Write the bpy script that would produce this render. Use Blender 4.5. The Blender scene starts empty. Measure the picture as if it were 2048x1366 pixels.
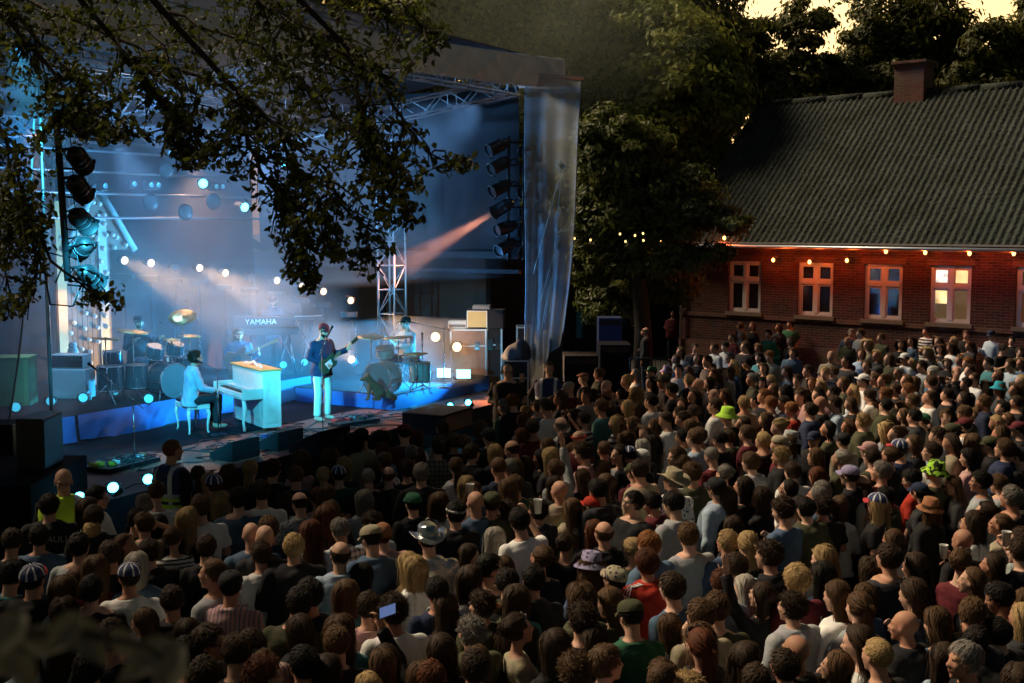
import bpy, math, random
import numpy as np
from mathutils import Vector, Matrix, Euler
R = math.radians
SC = bpy.context.scene
COL = SC.collection
random.seed(7)
rng = np.random.default_rng(7)

# ------------------------------------------------------------------ camera
CAMZ, FPX = 3.97, 2400.0
PITCH = math.atan(233.0 / FPX)
cam_d = bpy.data.cameras.new("camera")
cam = bpy.data.objects.new("camera", cam_d)
COL.objects.link(cam)
cam.location = (0, 0, CAMZ)
cam.rotation_euler = (math.pi / 2 - PITCH, 0, 0)
cam_d.sensor_width = 36.0
cam_d.lens = 36.0 * FPX / 2048.0
cam_d.clip_end = 600
cam_d.dof.use_dof = True
cam_d.dof.focus_distance = 16.0
cam_d.dof.aperture_fstop = 8.0
SC.camera = cam

# ------------------------------------------------------------------ light
SC.view_settings.view_transform = 'Standard'
SC.view_settings.look = 'None'
SC.view_settings.gamma = 1
SC.view_settings.exposure = 0.5
SUN_AZ, SUN_EL = R(-64), R(46)          # soft evening light from the open side beyond the stage
world = bpy.data.worlds.new("World")
SC.world = world
world.use_nodes = True
wn, wl = world.node_tree.nodes, world.node_tree.links
wn.clear()
w_out = wn.new('ShaderNodeOutputWorld')
w_bg = wn.new('ShaderNodeBackground')
w_sky = wn.new('ShaderNodeTexSky')
w_sky.sky_type = 'NISHITA'
w_sky.sun_disc = False
w_sky.sun_elevation = R(2.5)
w_sky.sun_rotation = R(16)
w_sky.altitude = 50
w_sky.dust_density = 2.5
w_bg.inputs['Strength'].default_value = 0.036
w_bg2 = wn.new('ShaderNodeBackground')
w_add = wn.new('ShaderNodeAddShader')
w_tc = wn.new('ShaderNodeTexCoord')
w_dot = wn.new('ShaderNodeVectorMath'); w_dot.operation = 'DOT_PRODUCT'
gaz, gel = R(13), R(9)
w_dot.inputs[1].default_value = (math.sin(gaz) * math.cos(gel), math.cos(gaz) * math.cos(gel), math.sin(gel))
w_ramp = wn.new('ShaderNodeValToRGB')
w_ramp.color_ramp.elements[0].position = 0.80
w_ramp.color_ramp.elements[0].color = (0, 0, 0, 1)
w_ramp.color_ramp.elements[1].position = 0.997
w_ramp.color_ramp.elements[1].color = (1.0, 0.86, 0.52, 1)
e = w_ramp.color_ramp.elements.new(0.955); e.color = (0.85, 0.52, 0.13, 1)
e = w_ramp.color_ramp.elements.new(0.90); e.color = (0.30, 0.15, 0.04, 1)
wl.new(w_tc.outputs['Generated'], w_dot.inputs[0])
wl.new(w_dot.outputs['Value'], w_ramp.inputs['Fac'])
wl.new(w_ramp.outputs['Color'], w_bg2.inputs['Color'])
w_bg2.inputs['Strength'].default_value = 0.62
wl.new(w_sky.outputs['Color'], w_bg.inputs['Color'])
wl.new(w_bg.outputs[0], w_add.inputs[0]); wl.new(w_bg2.outputs[0], w_add.inputs[1])
wl.new(w_add.outputs[0], w_out.inputs['Surface'])
sun_d = bpy.data.lights.new("evening_sun", 'SUN')
sun_d.energy = 3.1
sun_d.angle = R(18)
sun_d.color = (1.0, 0.80, 0.56)
sun = bpy.data.objects.new("evening_sun", sun_d)
COL.objects.link(sun)
_sd = Vector((math.sin(SUN_AZ) * math.cos(SUN_EL), math.cos(SUN_AZ) * math.cos(SUN_EL), math.sin(SUN_EL)))
sun.rotation_euler = _sd.to_track_quat('Z', 'Y').to_euler()

SC.cycles.use_denoising = True
SC.cycles.max_bounces = 6
SC.cycles.diffuse_bounces = 2
SC.cycles.glossy_bounces = 2
SC.cycles.transmission_bounces = 4
SC.cycles.transparent_max_bounces = 16
SC.cycles.volume_bounces = 0
SC.cycles.volume_step_rate = 4.0
SC.cycles.volume_max_steps = 64
SC.cycles.sample_clamp_indirect = 2.0
SC.cycles.sample_clamp_direct = 12.0
SC.cycles.caustics_reflective = False
SC.cycles.caustics_refractive = False

# ------------------------------------------------------------------ pixel -> place helpers
def ray(px, py):
    u, v = (px - 1024) / FPX, (683 - py) / FPX
    c, s = math.cos(PITCH), math.sin(PITCH)
    return Vector((u, c + v * s, -s + v * c))
C0 = Vector((0, 0, CAMZ))
def P(px, py, z):
    d = ray(px, py)
    return C0 + d * ((z - CAMZ) / d.z)
def D(px, py, y):
    d = ray(px, py)
    return C0 + d * (y / d.y)
_A = P(235, 980, 0.6); _B = P(943, 808, 0.6)
EX = (_B - _A); EX.z = 0; EX.normalize()
EY = Vector((-EX.y, EX.x, 0))
STG = math.atan2(EX.y, EX.x)
S0 = Vector((_A.x, _A.y, 0))
def S(s, t, z=0.0):
    return S0 + EX * s + EY * t + Vector((0, 0, z))
def st(p):
    q = p - S0
    return q.dot(EX), q.dot(EY)
def PT(px, py, t):                       # on the vertical plane t metres behind the stage front
    d = ray(px, py)
    k = (t - (C0 - S0).dot(EY)) / d.dot(EY)
    return C0 + d * k
def PS(px, py, s):
    d = ray(px, py)
    k = (s - (C0 - S0).dot(EX)) / d.dot(EX)
    return C0 + d * k

# ------------------------------------------------------------------ objects
def tag(o, label=None, cat=None, group=None, kind=None):
    if label: o['label'] = label
    if cat: o['category'] = cat
    if group: o['group'] = group
    if kind: o['kind'] = kind
    return o
def thing(name, label, cat, loc=(0, 0, 0), rotz=0.0, group=None):
    o = bpy.data.objects.new(name, None)
    o.empty_display_size = 0.1
    COL.objects.link(o)
    o.location = loc
    o.rotation_euler = (0, 0, rotz)
    return tag(o, label, cat, group)
def link(name, me, parent=None, loc=None, rot=None):
    o = bpy.data.objects.new(name, me)
    COL.objects.link(o)
    if parent is not None: o.parent = parent
    if loc is not None: o.location = loc
    if rot is not None: o.rotation_euler = rot
    return o
def copy_tree(o, parent=None):
    c = o.copy(); COL.objects.link(c)
    if parent is not None: c.parent = parent
    for ch in o.children: copy_tree(ch, c)
    return c

class MB:
    def __init__(s): s.v = []; s.f = []; s.m = []; s.s = []
    def add(s, vs, fs, m=0, smooth=False):
        b = len(s.v)
        s.v += [tuple(x) for x in vs]
        s.f += [tuple(b + i for i in f) for f in fs]
        s.m += [m] * len(fs); s.s += [smooth] * len(fs)
        return s
    def box(s, c, d, rz=0.0, m=0, rot=None):
        x, y, z = d[0] / 2, d[1] / 2, d[2] / 2
        M = (rot if rot is not None else Matrix.Rotation(rz, 3, 'Z'))
        c = Vector(c)
        vs = [c + M @ Vector((i * x, j * y, k * z)) for i in (-1, 1) for j in (-1, 1) for k in (-1, 1)]
        return s.add(vs, [(0, 1, 3, 2), (4, 6, 7, 5), (0, 4, 5, 1), (2, 3, 7, 6), (0, 2, 6, 4), (1, 5, 7, 3)], m)
    def bb(s, x0, x1, y0, y1, z0, z1, m=0):
        return s.box(((x0 + x1) / 2, (y0 + y1) / 2, (z0 + z1) / 2), (x1 - x0, y1 - y0, z1 - z0), m=m)
    def tube(s, pts, r, n=8, m=0, cap=True, closed=False):
        pts = [Vector(p) for p in pts]
        k = len(pts)
        if not isinstance(r, (list, tuple)): r = [r] * k
        vs = []; prev = None
        for i, p in enumerate(pts):
            a = pts[max(i - 1, 0)]; b = pts[min(i + 1, k - 1)]
            d = (b - a)
            d = d.normalized() if d.length > 1e-9 else Vector((0, 0, 1))
            if prev is None:
                u = d.orthogonal().normalized()
            else:
                u = prev - d * prev.dot(d)
                u = u.normalized() if u.length > 1e-6 else d.orthogonal().normalized()
            prev = u; w = d.cross(u)
            for j in range(n):
                t = 2 * math.pi * j / n
                vs.append(p + (u * math.cos(t) + w * math.sin(t)) * r[i])
        fs = [(i * n + j, i * n + (j + 1) % n, (i + 1) * n + (j + 1) % n, (i + 1) * n + j) for i in range(k - 1) for j in range(n)]
        s.add(vs, fs, m, True)
        if cap:
            b = len(s.v) - len(vs)
            s.f += [tuple(b + j for j in range(n))[::-1], tuple(b + (k - 1) * n + j for j in range(n))]
            s.m += [m, m]; s.s += [False, False]
        return s
    def cyl(s, a, b, r0, r1=None, n=12, m=0, cap=True):
        return s.tube([a, b], [r0, r0 if r1 is None else r1], n, m, cap)
    def lathe(s, prof, n=20, M=None, m=0):
        M = M or Matrix.Identity(4)
        vs = []
        for r, z in prof:
            for j in range(n):
                t = 2 * math.pi * j / n
                vs.append(M @ Vector((r * math.cos(t), r * math.sin(t), z)))
        k = len(prof)
        fs = [(i * n + j, i * n + (j + 1) % n, (i + 1) * n + (j + 1) % n, (i + 1) * n + j) for i in range(k - 1) for j in range(n)]
        return s.add(vs, fs, m, True)
    def ell(s, c, r, rot=None, nu=14, nv=9, m=0):
        c = Vector(c)
        if not isinstance(r, (list, tuple)): r = (r, r, r)
        M = rot if rot is not None else Matrix.Identity(3)
        vs = [c + M @ Vector((0, 0, -r[2]))]
        for i in range(1, nv):
            a = -math.pi / 2 + math.pi * i / nv
            for j in range(nu):
                t = 2 * math.pi * j / nu
                vs.append(c + M @ Vector((r[0] * math.cos(a) * math.cos(t), r[1] * math.cos(a) * math.sin(t), r[2] * math.sin(a))))
        vs.append(c + M @ Vector((0, 0, r[2])))
        fs = [(0, 1 + (j + 1) % nu, 1 + j) for j in range(nu)]
        for i in range(nv - 2):
            for j in range(nu):
                a = 1 + i * nu
                fs.append((a + j, a + (j + 1) % nu, a + nu + (j + 1) % nu, a + nu + j))
        a = 1 + (nv - 2) * nu
        fs += [(a + j, a + (j + 1) % nu, len(vs) - 1) for j in range(nu)]
        return s.add(vs, fs, m, True)
    def prism(s, poly, h0, h1, m=0, M=None):     # polygon in xy, from z h0 to h1
        M = M or Matrix.Identity(4)
        n = len(poly)
        vs = [M @ Vector((p[0], p[1], h0)) for p in poly] + [M @ Vector((p[0], p[1], h1)) for p in poly]
        fs = [tuple(range(n))[::-1], tuple(range(n, 2 * n))] + [(i, (i + 1) % n, n + (i + 1) % n, n + i) for i in range(n)]
        return s.add(vs, fs, m)
    def mesh(s, name, mats):
        me = bpy.data.meshes.new(name)
        me.from_pydata(s.v, [], s.f)
        if not isinstance(mats, (list, tuple)): mats = [mats]
        for x in mats: me.materials.append(x)
        me.polygons.foreach_set('material_index', s.m)
        me.polygons.foreach_set('use_smooth', s.s)
        me.update()
        return me
    def build(s, name, mats, parent=None, loc=None, rotz=None, bev=0.0):
        o = link(name, s.mesh(name, mats), parent, loc, None if rotz is None else (0, 0, rotz))
        if bev:
            b = o.modifiers.new('bevel', 'BEVEL'); b.width = bev; b.segments = 2; b.limit_method = 'ANGLE'; b.angle_limit = R(50)
        return o
def np_mesh(name, V, F, mats, smooth=False, attr=None, attrs=None, mi=None):
    """V (n,3), F (m,k) arrays of equal-sided faces"""
    me = bpy.data.meshes.new(name)
    n, k = F.shape
    me.vertices.add(len(V)); me.vertices.foreach_set('co', np.ascontiguousarray(V, dtype=np.float32).ravel())
    me.loops.add(n * k); me.loops.foreach_set('vertex_index', np.ascontiguousarray(F, dtype=np.int32).ravel())
    me.polygons.add(n); me.polygons.foreach_set('loop_start', np.arange(0, n * k, k, dtype=np.int32))
    me.polygons.foreach_set('use_smooth', np.full(n, smooth))
    if mi is not None: me.polygons.foreach_set('material_index', mi.astype(np.int32))
    if attr is not None:
        a = me.attributes.new('v', 'FLOAT', 'POINT'); a.data.foreach_set('value', attr.astype(np.float32))
    if attrs is not None:
        a = me.attributes.new('pcol', 'FLOAT_COLOR', 'POINT'); a.data.foreach_set('color', attrs.astype(np.float32).ravel())
    for x in (mats if isinstance(mats, (list, tuple)) else [mats]): me.materials.append(x)
    me.update(calc_edges=True)
    me.validate()
    return me

# ------------------------------------------------------------------ materials
_mats = {}
def nt(name):
    m = bpy.data.materials.new(name); m.use_nodes = True
    N, L = m.node_tree.nodes, m.node_tree.links
    return m, N, L, N['Principled BSDF']
def mat(name, col, rough=0.6, metal=0.0, var=0.25, scale=6.0, bump=0.0, emit=None, es=0.0, alpha=1.0, spec=0.5, detail=4):
    if name in _mats: return _mats[name]
    m, N, L, b = nt(name)
    b.inputs['Roughness'].default_value = rough
    b.inputs['Metallic'].default_value = metal
    b.inputs['Specular IOR Level'].default_value = spec
    b.inputs['Base Color'].default_value = (*col, 1)
    if var > 0 or bump > 0:
        tc = N.new('ShaderNodeTexCoord'); no = N.new('ShaderNodeTexNoise')
        no.inputs['Scale'].default_value = scale; no.inputs['Detail'].default_value = detail
        L.new(tc.outputs['Object'], no.inputs['Vector'])
        mx = N.new('ShaderNodeMix'); mx.data_type = 'RGBA'
        mx.inputs['A'].default_value = (*[c * (1 - var) for c in col], 1)
        mx.inputs['B'].default_value = (*[min(1, c * (1 + var)) for c in col], 1)
        L.new(no.outputs['Fac'], mx.inputs['Factor']); L.new(mx.outputs['Result'], b.inputs['Base Color'])
        if bump > 0:
            bp = N.new('ShaderNodeBump'); bp.inputs['Strength'].default_value = bump; bp.inputs['Distance'].default_value = 0.02
            L.new(no.outputs['Fac'], bp.inputs['Height']); L.new(bp.outputs['Normal'], b.inputs['Normal'])
    if emit:
        b.inputs['Emission Color'].default_value = (*emit, 1); b.inputs['Emission Strength'].default_value = es
    if alpha < 1: b.inputs['Alpha'].default_value = alpha
    _mats[name] = m
    return m
def mathn(N, L, op, a, b=None, c=None):
    n = N.new('ShaderNodeMath'); n.operation = op
    for i, x in enumerate((a, b, c)):
        if x is None: continue
        if isinstance(x, (int, float)): n.inputs[i].default_value = x
        else: L.new(x, n.inputs[i])
    return n.outputs[0]
def mixc(N, L, f, a, b, bt='MIX'):
    n = N.new('ShaderNodeMix'); n.data_type = 'RGBA'; n.blend_type = bt
    for k, x in (('Factor', f), ('A', a), ('B', b)):
        if isinstance(x, (int, float)): n.inputs[k].default_value = x
        elif isinstance(x, tuple): n.inputs[k].default_value = (*x, 1)
        else: L.new(x, n.inputs[k])
    return n.outputs['Result']

M_black = mat('black_paint', (0.012, 0.012, 0.013), 0.45, var=.3)
M_blackm = mat('black_metal', (0.02, 0.02, 0.022), 0.35, metal=0.6, var=.2)
M_alu = mat('aluminium', (0.55, 0.56, 0.58), 0.32, metal=0.9, var=.12, scale=12)
M_chrome = mat('chrome', (0.75, 0.76, 0.78), 0.12, metal=1.0, var=.05)
M_tolex = mat('black_tolex', (0.012, 0.012, 0.013), 0.8, spec=.2, var=.4, scale=90, bump=.3)
M_carpet = mat('stage_carpet', (0.008, 0.008, 0.010), 0.95, spec=.1, var=.5, scale=60, bump=.3)
M_wood_edge = mat('case_plywood', (0.22, 0.13, 0.06), 0.55, var=.4, scale=14)
M_rubber = mat('rubber', (0.012, 0.012, 0.012), 0.8, var=.2)
M_cable = mat('cable_rubber', (0.012, 0.012, 0.014), 0.5, var=.1)
M_drape = mat('blue_drape', (0.03, 0.11, 0.36), 0.85, var=.12, scale=2.5, bump=.5)
M_darkcloth = mat('dark_cloth', (0.02, 0.021, 0.026), 0.95, var=.4, scale=3, bump=.3)
M_cream = mat('cream_paint', (0.66, 0.62, 0.54), 0.45, var=.14, scale=9, bump=.05)
M_white = mat('white_paint', (0.74, 0.73, 0.70), 0.5, var=.06, scale=8)
M_brass = mat('cymbal_bronze', (0.62, 0.43, 0.16), 0.28, metal=1.0, var=.25, scale=20)
M_cyanlens = mat('cyan_lamp_glass', (0.2, 0.8, 0.9), 0.2, emit=(0.12, 0.80, 1.0), es=5.0, var=0)
M_faintlens = mat('faint_lamp_glass', (0.2, 0.5, 0.6), 0.2, emit=(0.10, 0.50, 0.70), es=.28, var=0)
M_cyanlens2 = mat('dim_cyan_lamp_glass', (0.2, 0.6, 0.7), 0.2, emit=(0.06, 0.50, 0.75), es=.55, var=0)
M_warmlens = mat('warm_lamp_glass', (0.9, 0.7, 0.5), 0.2, emit=(1.0, 0.74, 0.42), es=1.7, var=0)
M_orangelens = mat('amber_lamp_glass', (0.9, 0.7, 0.2), 0.2, emit=(1.0, 0.72, 0.18), es=5.0, var=0)
M_deadlens = mat('dark_lamp_glass', (0.03, 0.032, 0.036), 0.25, var=0, spec=.4)
M_glass = mat('clear_glass', (0.5, 0.55, 0.6), 0.08, var=0, spec=.8)
# ================================================================== GROUND
def ground_mat():
    m, N, L, b = nt('trodden_asphalt')
    tc = N.new('ShaderNodeTexCoord'); n1 = N.new('ShaderNodeTexNoise'); n2 = N.new('ShaderNodeTexNoise')
    n1.inputs['Scale'].default_value = 0.6; n1.inputs['Detail'].default_value = 6
    n2.inputs['Scale'].default_value = 60
    L.new(tc.outputs['Object'], n1.inputs['Vector']); L.new(tc.outputs['Object'], n2.inputs['Vector'])
    c = mixc(N, L, n1.outputs['Fac'], (0.03, 0.028, 0.026), (0.06, 0.055, 0.045))
    c = mixc(N, L, 0.4, c, n2.outputs['Color'], 'MULTIPLY')
    L.new(c, b.inputs['Base Color']); b.inputs['Roughness'].default_value = 0.9
    bp = N.new('ShaderNodeBump'); bp.inputs['Strength'].default_value = .4; bp.inputs['Distance'].default_value = .01
    L.new(n2.outputs['Fac'], bp.inputs['Height']); L.new(bp.outputs['Normal'], b.inputs['Normal'])
    return m
g = MB()
g.add([(-400, -60, 0), (400, -60, 0), (400, 500, 0), (-400, 500, 0)], [(0, 1, 2, 3)])
tag(g.build('ground', ground_mat()), kind='structure')

# ================================================================== BRICK HOUSE
W4 = Vector((10.3, 28.2, 0))
HD = Vector((-0.75, 0.66, 0)).normalized()      # along the wall, away from the camera
HN = Vector((HD.y, -HD.x, 0))                   # into the house
if HN.y < 0: HN = -HN
HROT = math.atan2(-HD.y, -HD.x)                 # local +x runs towards the camera side, +y into the house
H_ORG = W4.copy()                               # under the fourth window
def hx(px):                                     # local x of the wall point seen at column px
    d = ray(px, 500); d.z = 0
    # C0 + k d = W4 + a*(-HD)
    a1, b1, c1 = d.x, HD.x, W4.x; a2, b2, c2 = d.y, HD.y, W4.y
    det = a1 * b2 - a2 * b1
    k = (c1 * b2 - c2 * b1) / det
    a = (a1 * c2 - a2 * c1) / det
    return -( -(a) ) if False else (Vector((k * d.x, k * d.y, 0)) - W4).dot(-HD)
HL, HRt = hx(1363), 5.5
EAVE_Z, RIDGE_Z, RUN = 3.62, 7.55, 4.5

def brick_mat(name, flip=False, c1=(0.095, 0.024, 0.018), c2=(0.045, 0.013, 0.011), mortar=(0.12, 0.095, 0.08)):
    m, N, L, b = nt(name)
    tc = N.new('ShaderNodeTexCoord'); sep = N.new('ShaderNodeSeparateXYZ'); cmb = N.new('ShaderNodeCombineXYZ')
    L.new(tc.outputs['Object'], sep.inputs[0])
    xx = mathn(N, L, 'ADD', sep.outputs['X'], sep.outputs['Y'])
    L.new(xx, cmb.inputs[0]); L.new(sep.outputs['Z'], cmb.inputs[1])
    br = N.new('ShaderNodeTexBrick'); L.new(cmb.outputs[0], br.inputs['Vector'])
    br.inputs['Scale'].default_value = 1.0
    br.inputs['Brick Width'].default_value = 0.238; br.inputs['Row Height'].default_value = 0.0667
    br.inputs['Mortar Size'].default_value = 0.0065; br.inputs['Mortar Smooth'].default_value = 0.2
    br.inputs['Color1'].default_value = (*c1, 1); br.inputs['Color2'].default_value = (*c2, 1)
    br.inputs['Mortar'].default_value = (*mortar, 1)
    no = N.new('ShaderNodeTexNoise'); no.inputs['Scale'].default_value = 3; no.inputs['Detail'].default_value = 6
    L.new(tc.outputs['Object'], no.inputs['Vector'])
    c = mixc(N, L, 0.6, br.outputs['Color'], no.outputs['Color'], 'SOFT_LIGHT')
    L.new(c, b.inputs['Base Color']); b.inputs['Roughness'].default_value = 0.9
    bp = N.new('ShaderNodeBump'); bp.inputs['Strength'].default_value = .6; bp.inputs['Distance'].default_value = .012
    bp.invert = True
    L.new(br.outputs['Fac'], bp.inputs['Height']); L.new(bp.outputs['Normal'], b.inputs['Normal'])
    return m
M_brick = brick_mat('red_brick')
M_brick2 = brick_mat('chimney_brick', c1=(0.17, 0.062, 0.042), c2=(0.10, 0.042, 0.03), mortar=(0.14, 0.12, 0.10))
M_stone = mat('sill_stone', (0.20, 0.15, 0.11), 0.85, var=.3, scale=8, bump=.2)
M_gutter = mat('zinc_gutter', (0.42, 0.45, 0.50), 0.4, metal=.7, var=.1)
def roof_mat():
    m, N, L, b = nt('mossy_corrugated_roof')
    tc = N.new('ShaderNodeTexCoord')
    n1 = N.new('ShaderNodeTexNoise'); n1.inputs['Scale'].default_value = 1.1; n1.inputs['Detail'].default_value = 12; n1.inputs['Roughness'].default_value = .72
    n2 = N.new('ShaderNodeTexNoise'); n2.inputs['Scale'].default_value = 13; n2.inputs['Detail'].default_value = 8
    vo = N.new('ShaderNodeTexVoronoi'); vo.inputs['Scale'].default_value = 8.0
    for n in (n1, n2, vo): L.new(tc.outputs['Object'], n.inputs['Vector'])
    rs = N.new('ShaderNodeMapRange'); rs.inputs['From Min'].default_value = .36; rs.inputs['From Max'].default_value = .66; L.new(n1.outputs['Fac'], rs.inputs['Value'])
    c = mixc(N, L, rs.outputs['Result'], (0.009, 0.013, 0.010), (0.060, 0.070, 0.062))
    k = mathn(N, L, 'GREATER_THAN', n2.outputs['Fac'], 0.50)
    c = mixc(N, L, mathn(N, L, 'MULTIPLY', k, 0.7), c, (0.018, 0.026, 0.014))
    k2 = mathn(N, L, 'LESS_THAN', vo.outputs['Distance'], 0.17)
    c = mixc(N, L, mathn(N, L, 'MULTIPLY', k2, 0.55), c, (0.17, 0.18, 0.16))
    L.new(c, b.inputs['Base Color']); b.inputs['Roughness'].default_value = 0.95
    bp = N.new('ShaderNodeBump'); bp.inputs['Strength'].default_value = 1.0; bp.inputs['Distance'].default_value = .06
    L.new(n2.outputs['Fac'], bp.inputs['Height']); L.new(bp.outputs['Normal'], b.inputs['Normal'])
    return m
M_roof = roof_mat()

house = thing('brick_house', 'long low red brick house with mossy grey corrugated roof and white windows', 'house', H_ORG, HROT)
# windows: (centre px, width)
WZ0, WZ1, WW = 1.66, 3.02, 0.98
wxs = [hx(1490), hx(1632), hx(1768), hx(1903), hx(2080)]
mb = MB()
# wall front with openings: piers, under, over
xs = [HL] + sum([[x - WW / 2, x + WW / 2] for x in wxs], []) + [HRt]
for i in range(0, len(xs) - 1):
    x0, x1 = xs[i], xs[i + 1]
    if i % 2 == 0: mb.bb(x0, x1, 0, .35, 0, EAVE_Z)
    else:
        mb.bb(x0, x1, 0, .35, 0, WZ0); mb.bb(x0, x1, 0, .35, WZ1, EAVE_Z)
mb.build('wall', M_brick, house)
mb = MB()    # gable end and back wall
mb.add([(HL, .35, 0), (HL, 2 * RUN, 0), (HL, 2 * RUN, EAVE_Z), (HL, RUN, RIDGE_Z - .1), (HL, .35, EAVE_Z)], [(0, 1, 2, 3, 4)])
mb.bb(HL, HRt, 2 * RUN - .35, 2 * RUN, 0, EAVE_Z)
mb.bb(HRt - .35, HRt, .35, 2 * RUN - .35, 0, EAVE_Z)
mb.build('gable_wall', M_brick, house)
mb = MB()    # projecting brick band under the eaves + plinth
mb.bb(HL - .02, HRt, -.035, -.002, EAVE_Z - .30, EAVE_Z - .16)
mb.bb(HL - .03, HRt, -.05, -.002, 0.0, 0.85)
mb.bb(HL - .02, HRt, -.03, -.002, 1.50, 1.60)
mb.build('brick_band', M_stone if False else M_brick2, house)
# corrugated roof
def corr(x0, x1, ysign, name):
    pitch = 0.177; per = 8
    nx = int((x1 - x0) / pitch * per); ns = 24
    X = np.linspace(x0, x1, nx + 1)
    Tt = np.linspace(0, 1, ns + 1)
    V = []
    slope = math.atan2(RIDGE_Z - EAVE_Z, RUN)
    nz, ny = math.cos(slope), -math.sin(slope) 
    for j, t in enumerate(Tt):
        lap = 0.016 * (1 - (t * 4.0) % 1.0)         # sheet laps
        h = 0.027 * np.sin(2 * np.pi * X / pitch) + lap + 0.03
        y = -0.32 + (RUN + 0.32) * t
        z = EAVE_Z - 0.25 + (RIDGE_Z - EAVE_Z + 0.25) * t
        sag = 0.015 * np.sin(X * 0.7) * math.sin(math.pi * t)
        yy = y + ny * h; zz = z + nz * h + sag
        if ysign < 0: yy = 2 * RUN - yy
        V.append(np.stack([X, yy if hasattr(yy, 'shape') else np.full_like(X, yy), zz], 1))
    V = np.concatenate(V)
    i, j = np.meshgrid(np.arange(nx), np.arange(ns))
    a = (j * (nx + 1) + i).ravel()
    F = np.stack([a, a + 1, a + nx + 2, a + nx + 1], 1)
    return link(name, np_mesh(name, V, F, M_roof, smooth=True), house)
rf = corr(HL - .25, HRt + .3, 1, 'roof')
corr(HL - .25, HRt + .3, -1, 'roof')
mb = MB()
for a in np.arange(HL - .25, HRt + .2, 1.1):
    mb.tube([(a, RUN, RIDGE_Z + .02), (min(a + 1.13, HRt + .3), RUN, RIDGE_Z + .035)], [.115, .125], 10)
mb.build('ridge_cap', M_roof, rf)
cx_ = (D(1818, 170, 33.5) - H_ORG)
cxl = cx_.dot(-HD) 
chx = hx(1818) 
# column of the ridge seen at px 1818
def hx_at(px, off):
    d = ray(px, 400); o = W4 + HN * off
    a1, b1 = d.x, HD.x; a2, b2 = d.y, HD.y
    det = a1 * b2 - a2 * b1
    k = (o.x * b2 - o.y * b1) / det
    return (Vector((k * d.x, k * d.y, 0)) - o).dot(-HD)
chx = hx_at(1820, RUN)
mb = MB()
mb.bb(chx - .42, chx + .42, RUN - .32, RUN + .32, RIDGE_Z - .55, RIDGE_Z + .72)
mb.bb(chx - .46, chx + .46, RUN - .36, RUN + .36, RIDGE_Z + .72, RIDGE_Z + .80)
mb.bb(chx - .50, chx + .50, RUN - .40, RUN + .40, RIDGE_Z + .80, RIDGE_Z + .88)
mb.build('chimney', M_brick2, rf, bev=.008)
mb = MB(); mb.tube([(HL - .3, -.40, EAVE_Z - .20), (HRt + .3, -.40, EAVE_Z - .22)], .045, 10)
mb.build('gutter', M_gutter, house)
mb = MB(); mb.tube([(HL + .06, -.4, EAVE_Z - .24), (HL + .06, -.08, EAVE_Z - .5), (HL + .06, -.08, .1)], .035, 8)
mb.build('downpipe', M_gutter, house)
mb = MB(); mb.bb(HL - .2, HRt, -.36, 0.0, EAVE_Z - .14, EAVE_Z - .10)
mb.build('soffit', mat('soffit_board', (0.35, 0.30, 0.26), .7), house)
def pane_mat(name, lit=None, es=0):
    return mat(name, (0.02, 0.022, 0.026), 0.06, var=0, spec=.9, emit=lit, es=es)
P_dark = pane_mat('dark_window_glass'); P_lit = pane_mat('lit_window_glass', (1.0, 0.62, 0.26), 1.3)
P_lit2 = pane_mat('bright_window_glass', (1.0, 0.86, 0.74), 1.1); P_dim = pane_mat('dim_window_glass', (0.9, 0.35, 0.15), .05)
def room_glow(m, sc):
    N, L = m.node_tree.nodes, m.node_tree.links; b = N['Principled BSDF']; es = b.inputs['Emission Strength'].default_value
    tc = N.new('ShaderNodeTexCoord'); no = N.new('ShaderNodeTexNoise'); no.inputs['Scale'].default_value = sc; no.inputs['Detail'].default_value = 1
    L.new(tc.outputs['Object'], no.inputs['Vector'])
    L.new(mathn(N, L, 'MULTIPLY', mathn(N, L, 'MULTIPLY_ADD', no.outputs['Fac'], 2.4, -.45), es), b.inputs['Emission Strength'])
room_glow(P_lit, 2.6); room_glow(P_lit2, 7)
P_half = pane_mat('half_lit_window_glass', (0.9, 0.5, 0.2), .08)
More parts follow.
